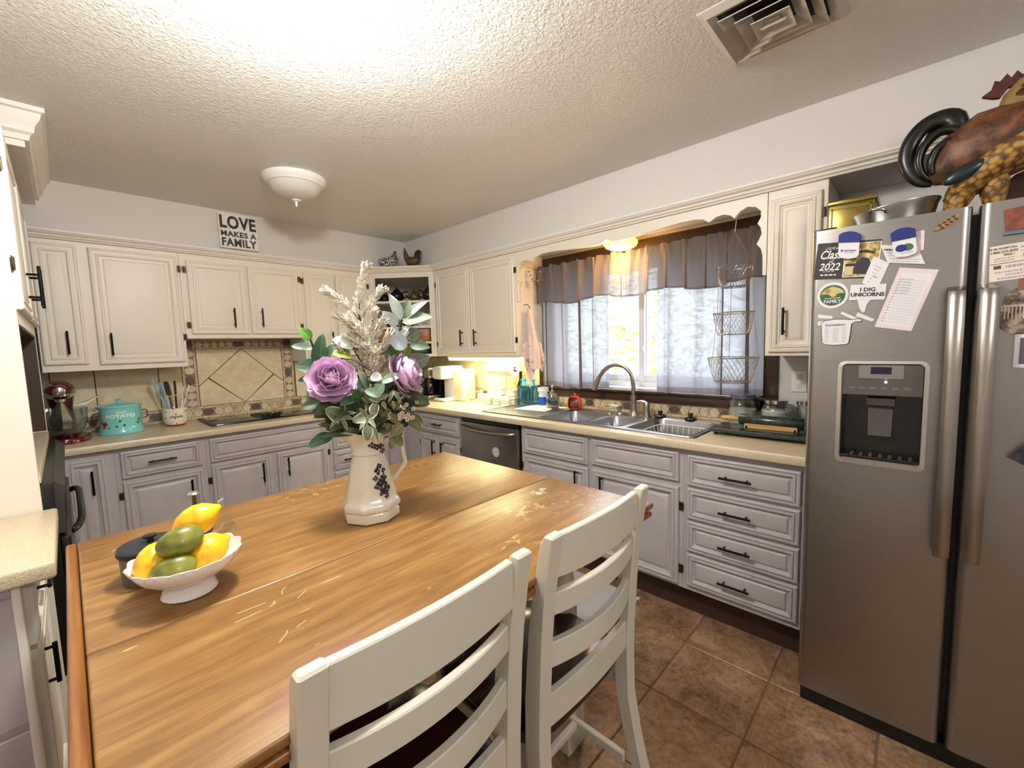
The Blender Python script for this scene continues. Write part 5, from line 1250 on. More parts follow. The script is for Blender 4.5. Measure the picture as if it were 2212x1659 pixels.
# ------------------------------------------------------------------ dining table
TX0, TX1, TY0, TY1, TZ = -2.705, -1.46, -3.355, -2.315, .91
def wear(s, col):
    """scuffs, bare scratches and stains rubbed into the varnish, in table coordinates"""
    tc = s.n('ShaderNodeTexCoord'); P = tc.outputs['Object']
    def blob(x, y, rx, ry, rot, thr, c, col, sc=60, amt=.9, stretch=(1, 1, 1)):
        mp = s.n('ShaderNodeMapping'); mp.vector_type = 'TEXTURE'; mp.inputs['Location'].default_value = (x, y, 0); mp.inputs['Rotation'].default_value = (0, 0, rot); mp.inputs['Scale'].default_value = (rx, ry, 1)
        s.l(P, mp.inputs['Vector']); ln = s.n('ShaderNodeVectorMath', operation='LENGTH'); 
        sx = s.n('ShaderNodeSeparateXYZ'); s.l(mp.outputs[0], sx.inputs[0]); cb = s.n('ShaderNodeCombineXYZ'); s.l(sx.outputs[0], cb.inputs[0]); s.l(sx.outputs[1], cb.inputs[1])
        s.l(cb.outputs[0], ln.inputs[0])
        m2 = s.n('ShaderNodeMapping'); m2.inputs['Rotation'].default_value = (0, 0, -rot); m2.inputs['Scale'].default_value = stretch; s.l(P, m2.inputs['Vector'])
        nz = s.noise(m2.outputs[0], sc, 3, .6)
        m = s.math('MULTIPLY', s.ramp(nz, [(thr, 0.0), (thr+.04, 1.0)]), s.ramp(ln.outputs['Value'], [(.55, 1.0), (1.0, 0.0)]))
        return s.mix(s.math('MULTIPLY', m, amt), col, c)
    cx_, cy_ = (TX0+TX1)/2, (TY0+TY1)/2
    L = lambda x, y: (x-cx_, y-cy_)
    pale = '#e2c793'
    col = blob(*L(-2.33, -3.02), .16, .08, .6, .635, pale, col, 40, .9, (.12, 1, 1))
    col = blob(*L(-2.28, -3.07), .14, .09, -.25, .64, pale, col, 34, .9, (1, .10, 1))
    col = blob(*L(-1.60, -3.02), .045, .03, 0, .50, '#e9d9b8', col, 60, 1)
    col = blob(*L(-1.72, -3.09), .12, .10, .2, .58, '#c9a06a', col, 40, .7)
    col = blob(*L(-2.43, -3.28), .10, .05, .4, .48, '#93584a', col, 24, .75)
    col = blob(*L(-1.95, -3.22), .10, .08, .1, .60, '#d6ab70', col, 40, .6)
    col = blob(*L(-1.62, -2.42), .16, .10, .1, .57, '#cfa263', col, 55, .7)
    col = blob(*L(-2.05, -2.40), .25, .09, .0, .58, '#d9bb86', col, 50, .6)
    col = blob(*L(-1.56, -3.17), .12, .12, .1, .57, '#c99c6a', col, 55, .6)
    m2 = s.n('ShaderNodeMapping'); m2.inputs['Scale'].default_value = (.35, 1, 1); s.l(P, m2.inputs['Vector'])
    f2 = s.noise(m2.outputs[0], 46, 2, .7); col = s.mix(s.math('MULTIPLY', s.ramp(f2, [(.735, 0.0), (.76, 1.0)]), .7), col, pale)
    return col
m_table = make_wood('honey_table_wood', '#6b4a26', '#866030', '#9c7645', 0, 1.15, .36, .12, .05, wear, 1.5)
m_tedge = make_wood('table_edge_wood', '#6e3f16', '#8c561f', '#a3692c', 1, 1.15, .32, .2)
m_espr = make_wood('espresso_wood', '#160706', '#260d0a', '#32130d', 0, .8, .22, .3, .03)
m_cream = M('worn_cream_paint', '#cdc6b4', .42, bump=.04, bs=70)
def worn():
    """cream paint rubbed through to dark wood here and there along the arrises"""
    s = NT('cream_paint_chipped'); g = s.n('ShaderNodeNewGeometry'); bv = s.n('ShaderNodeBevel'); bv.samples = 4; bv.inputs['Radius'].default_value = .0022
    dt = s.n('ShaderNodeVectorMath', operation='DOT_PRODUCT'); s.l(bv.outputs[0], dt.inputs[0]); s.l(g.outputs['Normal'], dt.inputs[1])
    v = s.coord(); nz = s.noise(v, 34, 4, .7); n2 = s.noise(v, 6, 2)
    e = s.math('MULTIPLY', s.ramp(dt.outputs['Value'], [(.90, 1.0), (.97, 0.0)]), s.ramp(s.math('MULTIPLY', nz, n2), [(.335, 0.0), (.35, 1.0)]))
    s.set(col=s.mix(e, '#cfcabb', '#20140d'), rough=.4); return s.m
m_chip = worn()
tb = thing('dining_table', 'square counter-height wooden table with honey brown worn top in the foreground', 'table', ((TX0+TX1)/2, (TY0+TY1)/2, 0))
SM = -2.945
org = ((TX0+TX1)/2, (TY0+TY1)/2, 0)
MB().box(TX0+.022, TX1, TY0, SM-.0012, TZ-.018, TZ, 0, .005, 3).build('table_leaf', m_table, tb)
MB().box(TX0+.022, TX1, SM+.0012, TY1, TZ-.018, TZ, 0, .005, 3).build('table_leaf', m_table, tb)
MB().box(TX0, TX0+.0205, TY0, TY1, TZ-.018, TZ+.0005, 0, .006, 3).build('end_band', m_tedge, tb)
MB().box(TX0+.012, TX1-.012, TY0+.012, TY1-.012, TZ-.026, TZ-.018).build('groove', m_espr, tb, 0)
MB().box(TX0+.003, TX1-.003, TY0+.003, TY1-.003, TZ-.044, TZ-.026, 0, .006, 3).build('lower_moulding', m_tedge, tb)
ap = MB(); ax0, ax1, ay0, ay1 = -2.66, -1.515, -3.11, -2.57
ap.box(ax0, ax1, ay0, ay0+.022, TZ-.15, TZ-.044).box(ax0, ax1, ay1-.022, ay1, TZ-.15, TZ-.044).box(ax0, ax0+.022, ay0+.022, ay1-.022, TZ-.15, TZ-.044).box(ax1-.022, ax1, ay0+.022, ay1-.022, TZ-.15, TZ-.044)
ap.build('apron', m_espr, tb, 0)
for x in (-1.552, -2.615):
    for y in (-3.073, -2.60):
        mb = MB().box(x-.046, x+.046, y-.046, y+.046, .0, .19, 0, .004, 2).box(x-.046, x+.046, y-.046, y+.046, TZ-.20, TZ-.045, 0, .003, 2)
        mb.lathe([(.030, .19), (.040, .20), (.040, .215), (.028, .23), (.034, .32), (.045, .46), (.046, .54), (.036, .62), (.030, .65), (.043, .668), (.043, .69), (.032, .705), (.032, TZ-.195)], (x, y, 0), 24)
        mb.build('leg', m_cream, tb)
SCR = [[(-2.491,-3.037),(-2.448,-3.034)],[(-2.481,-3.009),(-2.433,-3.011)],[(-2.401,-3.005),(-2.394,-2.988),(-2.386,-2.982)],[(-2.385,-3.043),(-2.362,-3.028)],[(-2.432,-3.033),(-2.419,-3.026)],[(-2.424,-3.028),(-2.419,-3.018)],[(-2.455,-3.157),(-2.441,-3.145),(-2.434,-3.135)],[(-2.42,-3.138),(-2.401,-3.13)]]
mb = MB()
for q in SCR: mb.tube([(x, y, TZ-.0004) for x, y in q], .0011, 5)
o = mb.build('scratches', M('bare_wood_scratch', '#dcc08c', .7), tb); o['kind'] = 'stuff'
# ------------------------------------------------------------------ chairs (counter stools with ladder backs)
def chair(cx, yb, label, half=.216):
    t = thing('dining_chair', label, 'chair', (cx, yb+.2, 0), 'cream counter chairs')
    prof_b = [(0, -.045), (.12, -.012), (.25, .020), (.38, .043), (.50, .045), (.60, .042), (.68, .037), (.76, .032), (.84, .024), (.92, .012), (.985, .002), (1.003, -.002)]   # rear face y relative to yb
    prof_d = [.034, .036, .040, .044, .047, .047, .045, .042, .038, .034, .031, .024]
    for s in (-1, 1):
        rings = []
        for (z, yo), dd in zip(prof_b, prof_d):
            x0 = cx+s*half; x1 = cx+s*(half-.040); k = .003
            ya, ybk = yb+yo, yb+yo+dd
            a, b = min(x0, x1), max(x0, x1)
            rings.append([(a+k, ya, z), (b-k, ya, z), (b, ya+k, z), (b, ybk-k, z), (b-k, ybk, z), (a+k, ybk, z), (a, ybk-k, z), (a, ya+k, z)])
        # rounded top
        (z, yo), dd = prof_b[-1], prof_d[-1]
        rings.append([((p[0]-cx-s*(half-.02))*.82+cx+s*(half-.02), (p[1]-(yb+yo+dd/2))*.72+yb+yo+dd/2, z+.004) for p in rings[-1]])
        MB().loft(rings).build('back_post', m_chip, t, 40)
        MB().box(cx+s*half*.97-(s > 0)*.042, cx+s*half*.97+(s < 0)*.042, yb+.405, yb+.447, 0, .468, 0, .004, 2).build('front_leg', m_chip, t)
    def yat(z):
        for (za, a), (zb, b) in zip(prof_b, prof_b[1:]):
            if za <= z <= zb: return a+(b-a)*(z-za)/(zb-za)
        return prof_b[-1][1]
    for z0, z1, arch, bow, name in ((.900, .993, .006, .016, 'crest_rail'), (.805, .857, .0, .028, 'back_slat'), (.676, .736, .0, .032, 'back_slat'), (.525, .605, .0, .010, 'lower_rail')):
        rings = []; N = 14
        for i in range(N+1):
            u_ = -1+2*i/N; x = cx+u_*(half-.038); b = bow*(1-u_*u_)
            ya = yb+yat((z0+z1)/2)+.008-b; th = .019
            zt_ = z1+(.0 if name != 'crest_rail' else .004*(1-u_*u_)); zb_ = z0-arch*(1-u_*u_)
            k = .0025
            rings.append([(x, ya, zb_+k), (x, ya+k, zb_), (x, ya+th-k, zb_), (x, ya+th, zb_+k), (x, ya+th, zt_-k), (x, ya+th-k, zt_), (x, ya+k, zt_), (x, ya, zt_-k)])
        MB().loft(rings).build(name, m_chip, t, 40)
    # saddle seat
    sx, y0, y1 = .232, yb+.062, yb+.462
    pts = []
    for k in range(40):
        a = 2*PI*k/40; c_, s_ = math.cos(a), math.sin(a); n_ = 4.5
        pts.append((cx+sx*(1 if c_ >= 0 else -1)*abs(c_)**(2/n_), (y0+y1)/2+(y1-y0)/2*(1 if s_ >= 0 else -1)*abs(s_)**(2/n_)))
    mx_, my_ = cx, (y0+y1)/2
    sh = lambda f, z, pts=pts: [((x-mx_)*f+mx_, (y-my_)*f+my_, z) for x, y in pts]
    MB().loft([sh(.95, .475), sh(.99, .479), sh(1, .489), sh(.995, .500), sh(.97, .506), sh(.6, .499), sh(.05, .498)]).build('seat', m_espr, t, 50)
    # apron with scalloped brackets below the seat
    for nm, ax, pa, lo, hi in (('side_apron', 'x', cx-half+.012, yb+.09, yb+.41), ('side_apron', 'x', cx+half-.03, yb+.09, yb+.41), ('front_apron', 'y', yb+.418, cx-half+.04, cx+half-.04), ):
        L_ = hi-lo; o = [(lo, .474), (lo, .39), (lo+.03, .39), (lo+.05, .405), (lo+.07, .402), (lo+.09, .422), (hi-.09, .422), (hi-.07, .402), (hi-.05, .405), (hi-.03, .39), (hi, .39), (hi, .474)]
        MB().prism(o, ax, pa, pa+.018).build(nm, m_chip, t, 0)
    for s in (-1, 1): MB().box(cx+s*(half-.032)-.010, cx+s*(half-.032)+.010, yb+.06, yb+.41, .155, .182, 0, .003, 1).build('stretcher', m_chip, t)
    MB().box(cx-half+.04, cx+half-.04, yb+.416, yb+.438, .22, .25, 0, .003, 1).build('stretcher', m_chip, t)
    MB().box(cx-half+.04, cx+half-.04, yb+.225, yb+.245, .158, .180, 0, .003, 1).build('stretcher', m_chip, t)
    return t
chair(-2.290, -3.398, 'cream ladder-back counter chair nearest the camera, left of the pair')
chair(-1.797, -3.398, 'cream ladder-back counter chair on the right, nearer the drawers and fridge')
# ------------------------------------------------------------------ white pitcher
m_cer = M('ivory_ceramic', '#d8d2c2', .18, coat=.3)
pi_ = thing('pitcher', 'ivory ceramic octagonal pitcher with purple violets holding the bouquet', 'pitcher', (-2.075, -2.77, TZ))
pc_ = Vector((-2.075, -2.77, 0)); pa = R(162)     # spout direction
def oct_ring(rr, z, sp=0, lift=0, n=32, sharp=.5):
    q = []
    for k in range(n):
        a = 2*PI*k/n; o = math.cos(PI/8)/math.cos(((a+PI/8) % (PI/4))-PI/8); q_ = rr*(1+(o-1)*sharp)
        d = max(0, math.cos(a)); q_ += sp*d**6; zz = z+lift*d**4+lift*.4*max(0, -math.cos(a))**3
        A = a+pa; q.append((pc_.x+q_*math.cos(A), pc_.y+q_*math.sin(A), zz))
    return q
H = [(.073, 0, 1), (.079, .004, 1), (.080, .024, 1), (.076, .030, 1), (.083, .036, 1), (.084, .048, 1), (.079, .056, 1), (.074, .062, 1), (.0705, .085, .9), (.0625, .12, .8), (.0525, .165, .6), (.046, .186, .4), (.045, .19, .2), (.049, .194, .2), (.048, .199, .2), (.0465, .204, .1)]
rings = [oct_ring(r_, TZ+h, 0, 0, 32, sh) for r_, h, sh in H]
for r_, h, sp, lf in ((.0465, .216, .003, 0), (.049, .232, .014, .004), (.053, .245, .032, .012), (.057, .254, .050, .020), (.0545, .2545, .050, .020), (.050, .243, .030, .012), (.044, .225, .012, .002), (.042, .20, 0, 0), (.05, .15, 0, 0), (.06, .08, 0, 0)): rings.append(oct_ring(r_, TZ+h, sp, lf, 32, .15))
MB().loft(rings).build('body', m_cer, pi_, 40)
hd_ = Vector((-math.cos(pa), -math.sin(pa), 0)); Z = Vector((0, 0, 1))
hpts = [pc_+hd_*.052+Z*(TZ+.243), pc_+hd_*.085+Z*(TZ+.250), pc_+hd_*.096+Z*(TZ+.225), pc_+hd_*.100+Z*(TZ+.18), pc_+hd_*.104+Z*(TZ+.145), pc_+hd_*.086+Z*(TZ+.122), pc_+hd_*.068+Z*(TZ+.10)]
MB().tube(smooth_path(hpts, 5), .0085, 10, flat=.8).build('handle', m_cer, pi_)
vio = MB(); rg = random.Random(5)
def on_pitcher(a, h):
    for (r0, h0, s0), (r1, h1, s1) in zip(H, H[1:]):
        if h0 <= h <= h1: rr = r0+(r1-r0)*(h-h0)/(h1-h0+1e-9); break
    else: rr = .05
    o = math.cos(PI/8)/math.cos(((a-pa+PI/8) % (PI/4))-PI/8); rr = rr*(1+(o-1)*.75)+.0006
    return Vector((pc_.x+rr*math.cos(a), pc_.y+rr*math.sin(a), TZ+h)), Vector((math.cos(a), math.sin(a), .25)).normalized()
ac = R(-88)
def sprig(a, h, r_, mi):
    p, nrm = on_pitcher(a, h); tx_ = Vector((-nrm.y, nrm.x, 0)).normalized(); ty_ = nrm.cross(tx_)
    for k in range(4):
        t = 2*PI*k/4+rg.uniform(-.4, .4); c = p+(tx_*math.cos(t)+ty_*math.sin(t))*r_*.6+nrm*.0004
        q = [c+(tx_*math.cos(2*PI*j/7)+ty_*math.sin(2*PI*j/7))*r_*.5 for j in range(7)]; vio.add(q, [tuple(range(7))], mi)
for da, h, r_ in ((0, .160, .006), (-.1, .146, .008), (.22, .145, .006), (-.26, .128, .006), (.02, .124, .008), (-.06, .115, .008), (.10, .108, .008), (-.22, .106, .007), (-.02, .098, .007), (.28, .124, .004), (.30, .096, .006), (.02, .09, .007), (-.08, .084, .005), (.12, .075, .006), (.20, .085, .004)):
    sprig(ac+da, h, r_*1.3, 0 if h > .13 or abs(da) > .15 else (0 if rg.random() < .4 else 1))
for da, h, r_ in ((.14, .132, .006), (.18, .10, .007), (.22, .078, .004)): sprig(ac+da, h, r_, 2)
for a, h in ((R(-105), .222), (R(-88), .214), (R(-74), .215), (R(-66), .20)):
    p, nrm = Vector((pc_.x+.0485*math.cos(a), pc_.y+.0485*math.sin(a), TZ+h)), Vector((math.cos(a), math.sin(a), -.1)).normalized()
    tx_ = Vector((-nrm.y, nrm.x, 0)).normalized(); ty_ = nrm.cross(tx_)
    for k in range(4):
        t = 2*PI*k/4; c = p+(tx_*math.cos(t)*1.5+ty_*math.sin(t))*.005+nrm*.001
        vio.add([c+(tx_*math.cos(2*PI*j/7)+ty_*math.sin(2*PI*j/7))*.0042 for j in range(7)], [tuple(range(7))], 0)
vio.build('painted_violets', [M('violet_dark', '#24101f', .4), M('violet', '#4d2350', .4), M('violet_leaf', '#59592f', .4)], pi_, 0, recalc=False)['kind'] = 'stuff'
# ------------------------------------------------------------------ milk glass bowl, lemons and limes
m_milk = M('milk_glass', '#e6e2de', .14, sss=.0, coat=.4)
bo = thing('fruit_bowl', 'white scalloped milk glass footed bowl of lemons and limes', 'bowl', (-2.525, -2.845, TZ))
bx_, by_ = -2.525, -2.842
nsc = 14
def scw(amp): return lambda a, i: 1
vs_rings = []
for r_, z, sa in ((.046, 0, 0), (.049, .003, 0), (.0455, .012, 0), (.044, .026, 0), (.047, .031, 0), (.064, .039, .0), (.080, .051, .3), (.091, .066, .8), (.0965, .078, 1), (.095, .080, 1), (.088, .068, .8), (.074, .053, .3), (.055, .043, 0), (.02, .038, 0)):
    vs_rings.append([(bx_+(r_+.002*sa*math.cos(nsc*2*PI*k/112))*math.cos(2*PI*k/112), by_+(r_+.002*sa*math.cos(nsc*2*PI*k/112))*math.sin(2*PI*k/112), TZ+z+.0035*sa*abs(math.cos(nsc/2*2*PI*k/112))) for k in range(112)])
MB().loft(vs_rings).build('body', m_milk, bo, 60)
def fruit_mat(name, a, b, c):
    s = NT(name); v = s.coord(); n1 = s.noise(v, 26, 3); s.set(col=s.ramp(n1, [(.35, a), (.5, b), (.66, c)]), rough=.38, coat=.15); s.bump(s.noise(v, 420, 2), .25, .0012); return s.m
m_lem = fruit_mat('lemon_skin', '#d99a08', '#efb90e', '#f6cf26'); m_lime = fruit_mat('lime_skin', '#545814', '#727625', '#8a8b3b')
def lemon(label, c, ax, L=.052, r_=.031):
    ax = Vector(ax).normalized(); M3 = ax.to_track_quat('Z', 'Y').to_matrix(); mb = MB()
    pr = [(-L, .000), (-L*.985, .006), (-L*.9, .010), (-L*.78, r_*.50), (-L*.5, r_*.86), (-L*.15, r_), (L*.2, r_*.985), (L*.5, r_*.82), (L*.74, r_*.50), (L*.86, r_*.30), (L*.97, .0062), (L, .0)]
    mb.lathe([(b, a) for a, b in pr], (0, 0, 0), 26, caps=False, wob=lambda a, i: 1+.018*math.sin(3*a+i*.5)+.01*math.sin(5*a-i))
    mb.v = [tuple(Vector(c)+M3 @ Vector(p)) for p in mb.v]; return one(mb, 'lemon', m_lem, label, 'lemon', 'lemons in the white bowl', c, 60)
def lime(label, c, ax, L=.040, r_=.030):
    ax = Vector(ax).normalized(); M3 = ax.to_track_quat('Z', 'Y').to_matrix(); mb = MB()
    mb.ell((0, 0, 0), (r_, r_, L), 24, 16, 0, None, lambda d: 1+.02*math.sin(4*d.x+3*d.y)); mb.v = [tuple(Vector(c)+M3 @ Vector(p)) for p in mb.v]
    return one(mb, 'lime', m_lime, label, 'lime', 'limes in the white bowl', c, 60)
lemon('topmost lemon, behind the upper lime in the white bowl', (-2.497, -2.805, TZ+.133), (.85, -.15, .42), .050, .0325)
lemon('lemon at the right side of the white bowl', (-2.492, -2.862, TZ+.080), (.75, .25, .28), .047, .0315)
lemon('lemon at the left side of the white bowl, partly under the limes', (-2.577, -2.835, TZ+.083), (.5, .6, .55), .046, .0305)
lime('upper lime resting on the lemons in the white bowl', (-2.536, -2.868, TZ+.120), (.93, .02, .16), .040, .0285)
lime('lower lime at the front of the white bowl', (-2.553, -2.888, TZ+.074), (.9, -.2, .15), .037, .0265)
# grey tin with dark lid
m_tin = M('grey_zinc', '#6e6d6b', .5, .25, var=.1, vs=30)
tn = thing('lidded_tin', 'round grey tin with dark lid and knob behind the fruit bowl', 'tin', (-2.57, -2.70, TZ))
MB().lathe([(.051, TZ+.0005), (.053, TZ+.004), (.055, TZ+.066), (0, TZ+.066)], (-2.568, -2.702, 0), 40).build('body', m_tin, tn)
ld_ = MB().lathe([(.0575, TZ+.063), (.059, TZ+.066), (.059, TZ+.074), (.056, TZ+.078), (.03, TZ+.081), (0, TZ+.082)], (-2.568, -2.702, 0), 40).build('lid', M('dark_zinc', '#2f3036', .42, .4), tn)
MB().lathe([(.006, TZ+.081), (.006, TZ+.088), (.013, TZ+.091), (.013, TZ+.095), (0, TZ+.097)], (-2.568, -2.702, 0), 18).build('knob', m_blackp, ld_)
# antique metal stand behind the fruit
m_brz = M('antique_bronze', '#6b6350', .35, .9)
ms = thing('metal_stand', 'small antique metal piece with two capped rods behind the lemons', 'ornament', (-2.445, -2.47, TZ))
x, y = -2.452, -2.50
mb = MB().lathe([(.035, TZ+.0005), (.036, TZ+.006), (.022, TZ+.018), (.012, TZ+.028), (.010, TZ+.045), (.016, TZ+.052), (.010, TZ+.058), (.0055, TZ+.062), (.005, TZ+.110), (.0, TZ+.111)], (x, y, 0), 18)
mb.build('base', m_brz, ms)
MB().lathe([(0, TZ+.109), (.015, TZ+.110), (.016, TZ+.113), (.012, TZ+.1165), (0, TZ+.117)], (x, y, 0), 20).build('cap', m_chrome, ms)
MB().tube([(x+.006, y, TZ+.042), (x+.055, y-.006, TZ+.074)], .0032, 8).build('rod', m_brz, ms)
MB().tube([(x+.052, y-.006, TZ+.072), (x+.066, y-.008, TZ+.081)], .005, 10, radii=[.0045, .0055]).build('rod_cap', m_chrome, ms)
MB().tube(smooth_path([(x-.008, y, TZ+.05), (x-.03, y-.01, TZ+.052), (x-.042, y-.014, TZ+.03), (x-.03, y-.008, TZ+.006)], 5), .0035, 8).build('curled_arm', m_brz, ms)
cg = thing('crystal_stopper', 'small clear crystal piece peeking above the right of the fruit bowl rim', 'ornament', (-2.42, -2.70, TZ))
mb = MB().lathe([(.018, TZ+.0005), (.02, TZ+.02), (.012, TZ+.04), (.008, TZ+.05), (.016, TZ+.058), (.019, TZ+.068), (.013, TZ+.08), (0, TZ+.085)], (-2.425, -2.715, 0), 8); mb.build('body', m_clear, cg, 0)
# woven rug on the floor by the sink
m_rug = NT('woven_rug'); vv = m_rug.coord((1, 1, 1)); wv = m_rug.n('ShaderNodeTexWave'); wv.inputs['Scale'].default_value = 38; wv.inputs['Distortion'].default_value = 1.5; m_rug.l(vv, wv.inputs['Vector'])
m_rug.set(col=m_rug.mix(m_rug.math('MULTIPLY', wv.outputs['Fac'], .5), '#c9c5c4', '#8f8c90'), rough=.95); m_rug.bump(wv.outputs['Fac'], .5, .004); m_rug = m_rug.m
rgx = thing('rug', 'grey white woven rug with fringed ends on the tile floor before the sink', 'rug', (-.85, -2.45, 0))
MB().box(-1.10, -.60, -2.83, -1.75, .0005, .010, 0, .003, 1).build('weave', m_rug, rgx)
fr2 = MB(); rg = random.Random(8)
for k in range(90):
    x = -1.095+.49*k/89
    for yy, s in ((-2.83, -1), (-1.75, 1)): fr2.tube([(x, yy, .006), (x+rg.uniform(-.006, .006), yy+s*.02, .004), (x+rg.uniform(-.01, .01), yy+s*rg.uniform(.03, .045), .0025)], .0022, 4)
o = fr2.build('fringe', M('fringe_white', '#d5d1ce', .95), rgx); o['kind'] = 'stuff'
# ------------------------------------------------------------------ bouquet in the pitcher
# arranged in the bouquet's own frame: s = sideways, h = height, d = depth, all in metres from the pitcher's axis
FV = Vector((.45602, .88997, 0)); FR = Vector((.88997, -.45602, 0)); FC = Vector((-2.075, -2.77, 0))
def bp3(s, h, d=0): return FC+FR*s+FV*d+Vector((0, 0, h))
def leafmat(name, a, b, vein, rough=.5, sss=0):
    s = NT(name); v = s.coord(kind='Generated'); n1 = s.noise(s.coord(), 30, 4, .6)
    sp = s.n('ShaderNodeSeparateXYZ'); s.l(v, sp.inputs[0]); dx = s.math('ABSOLUTE', s.math('SUBTRACT', sp.outputs[0], .5))
    c = s.mix(s.ramp(dx, [(.0, .8), (.035, 0.0)]), s.ramp(n1, [(.35, a), (.65, b)]), vein); s.set(col=c, rough=rough)
    return s.m
LM = {'g1': leafmat('leaf_fresh_green', '#3f7a22', '#5f9a36', '#a9c77a'), 'mint': leafmat('leaf_mint', '#8fb59c', '#a9cbb2', '#cfe2d2'), 'dk': leafmat('leaf_deep_green', '#26492f', '#44694a', '#6d8d6c'),
      'ol': leafmat('leaf_olive', '#43522f', '#5b6842', '#7c8658'), 'olp': leafmat('leaf_olive', '#43522f', '#5b6842', '#7c8658'), 'md': leafmat('leaf_mid_green', '#3c5a36', '#577650', '#86a079'),
      'lamb': leafmat('leaf_silver', '#b4c2bd', '#d3dcd9', '#e6ebe9', .8), 'lambd': leafmat('leaf_sage_grey', '#66755f', '#87957f', '#aab6a4', .8), 'lambb': leafmat('leaf_pale_blue', '#a9bfc6', '#c3d3d8', '#dbe5e8', .8),
      'ol2': leafmat('leaf_yellow_olive', '#6c7a2d', '#87923f', '#a9b267'), 'white': leafmat('leaf_white', '#d5d6d8', '#e4e4e6', '#f0f0f0', .7), 'sage': leafmat('leaf_sage', '#6f8066', '#8c9c82', '#a9b79f', .7),
      'whiteg': leafmat('leaf_white_green', '#cddccb', '#e2ebe0', '#f1f5ef', .7), 'var': leafmat('leaf_variegated_centre', '#5d6a4a', '#7c8868', '#99a486'), 'varn': leafmat('leaf_variegated_centre', '#5d6a4a', '#7c8868', '#99a486'),
      'olp2': leafmat('leaf_brown_olive', '#59582b', '#77733f', '#949060'), 'dk2': leafmat('leaf_dark_olive', '#2c3420', '#46502f', '#656d47')}  # dk2: darkest olive, the leaf's own colour
m_edge = M('leaf_cream_edge', '#d8d6b8', .6); m_pst = M('plant_stem', '#3d3a20', .6); m_dst = M('dark_stem', '#231c12', .6)
LME = {}
def leaf_mesh(kind):
    """unit leaf along +y, width 1, folded along the midrib and drooping at the tip"""
    if kind in LME: return LME[kind]
    pointed = kind in ('olp', 'olp2', 'varn', 'lamb', 'g1', 'dk2', 'lambd'); nar = kind == 'varn'; mb = MB(); n = 8; rows = []
    cols = (-1, -.8, -.4, 0, .4, .8, 1)
    for i in range(n+1):
        t = i/n
        w = (math.sin(PI*min(1, t**(.8 if pointed else .85))))**(.8 if pointed else .62)*.5 if 0 < t < 1 else 0
        if kind in ('dk', 'var', 'lambb', 'ol') and t > .45: w *= 1.0+.08*math.sin(7*t)
        rows.append([(c*w, t, .10*abs(c)*w*2-.20*t*t+.10*t+.02*math.sin(8*t+3*c)*(abs(c) > .5)) for c in cols])
    vs = [p for q in rows for p in q]; m_ = len(cols); fs = []; mi = []
    for i in range(n):
        for k in range(m_-1):
            fs.append((i*m_+k, i*m_+k+1, (i+1)*m_+k+1, (i+1)*m_+k)); mi.append(1 if kind in ('var', 'varn') and k in (0, m_-2) else 0)
    mb.v = vs; mb.f = fs; mb.mi = mi
    LME[kind] = mb.mesh('leaf', [LM[kind], m_edge], (0, 0, 0), 60); return LME[kind]
rl = random.Random(17)
def put_leaf(par, kind, b, t, w):
    """b, t world points; parent root carries a plain location"""
    y = (t-b); L = y.length; y.normalize(); nrm = (-FV+Vector((0, 0, .45))+Vector((rl.uniform(-.5, .5), rl.uniform(-.5, .5), rl.uniform(-.3, .3)))).normalized()
    x = y.cross(nrm).normalized(); z = x.cross(y)
    o = bpy.data.objects.new('leaf', leaf_mesh(kind)); COL.objects.link(o); o.parent = par; p = b-par.location
    o.matrix_local = Matrix(((x.x*w, y.x*L, z.x*L*.8, p.x), (x.y*w, y.y*L, z.y*L*.8, p.y), (x.z*w, y.z*L, z.z*L*.8, p.z), (0, 0, 0, 1)))
    return o
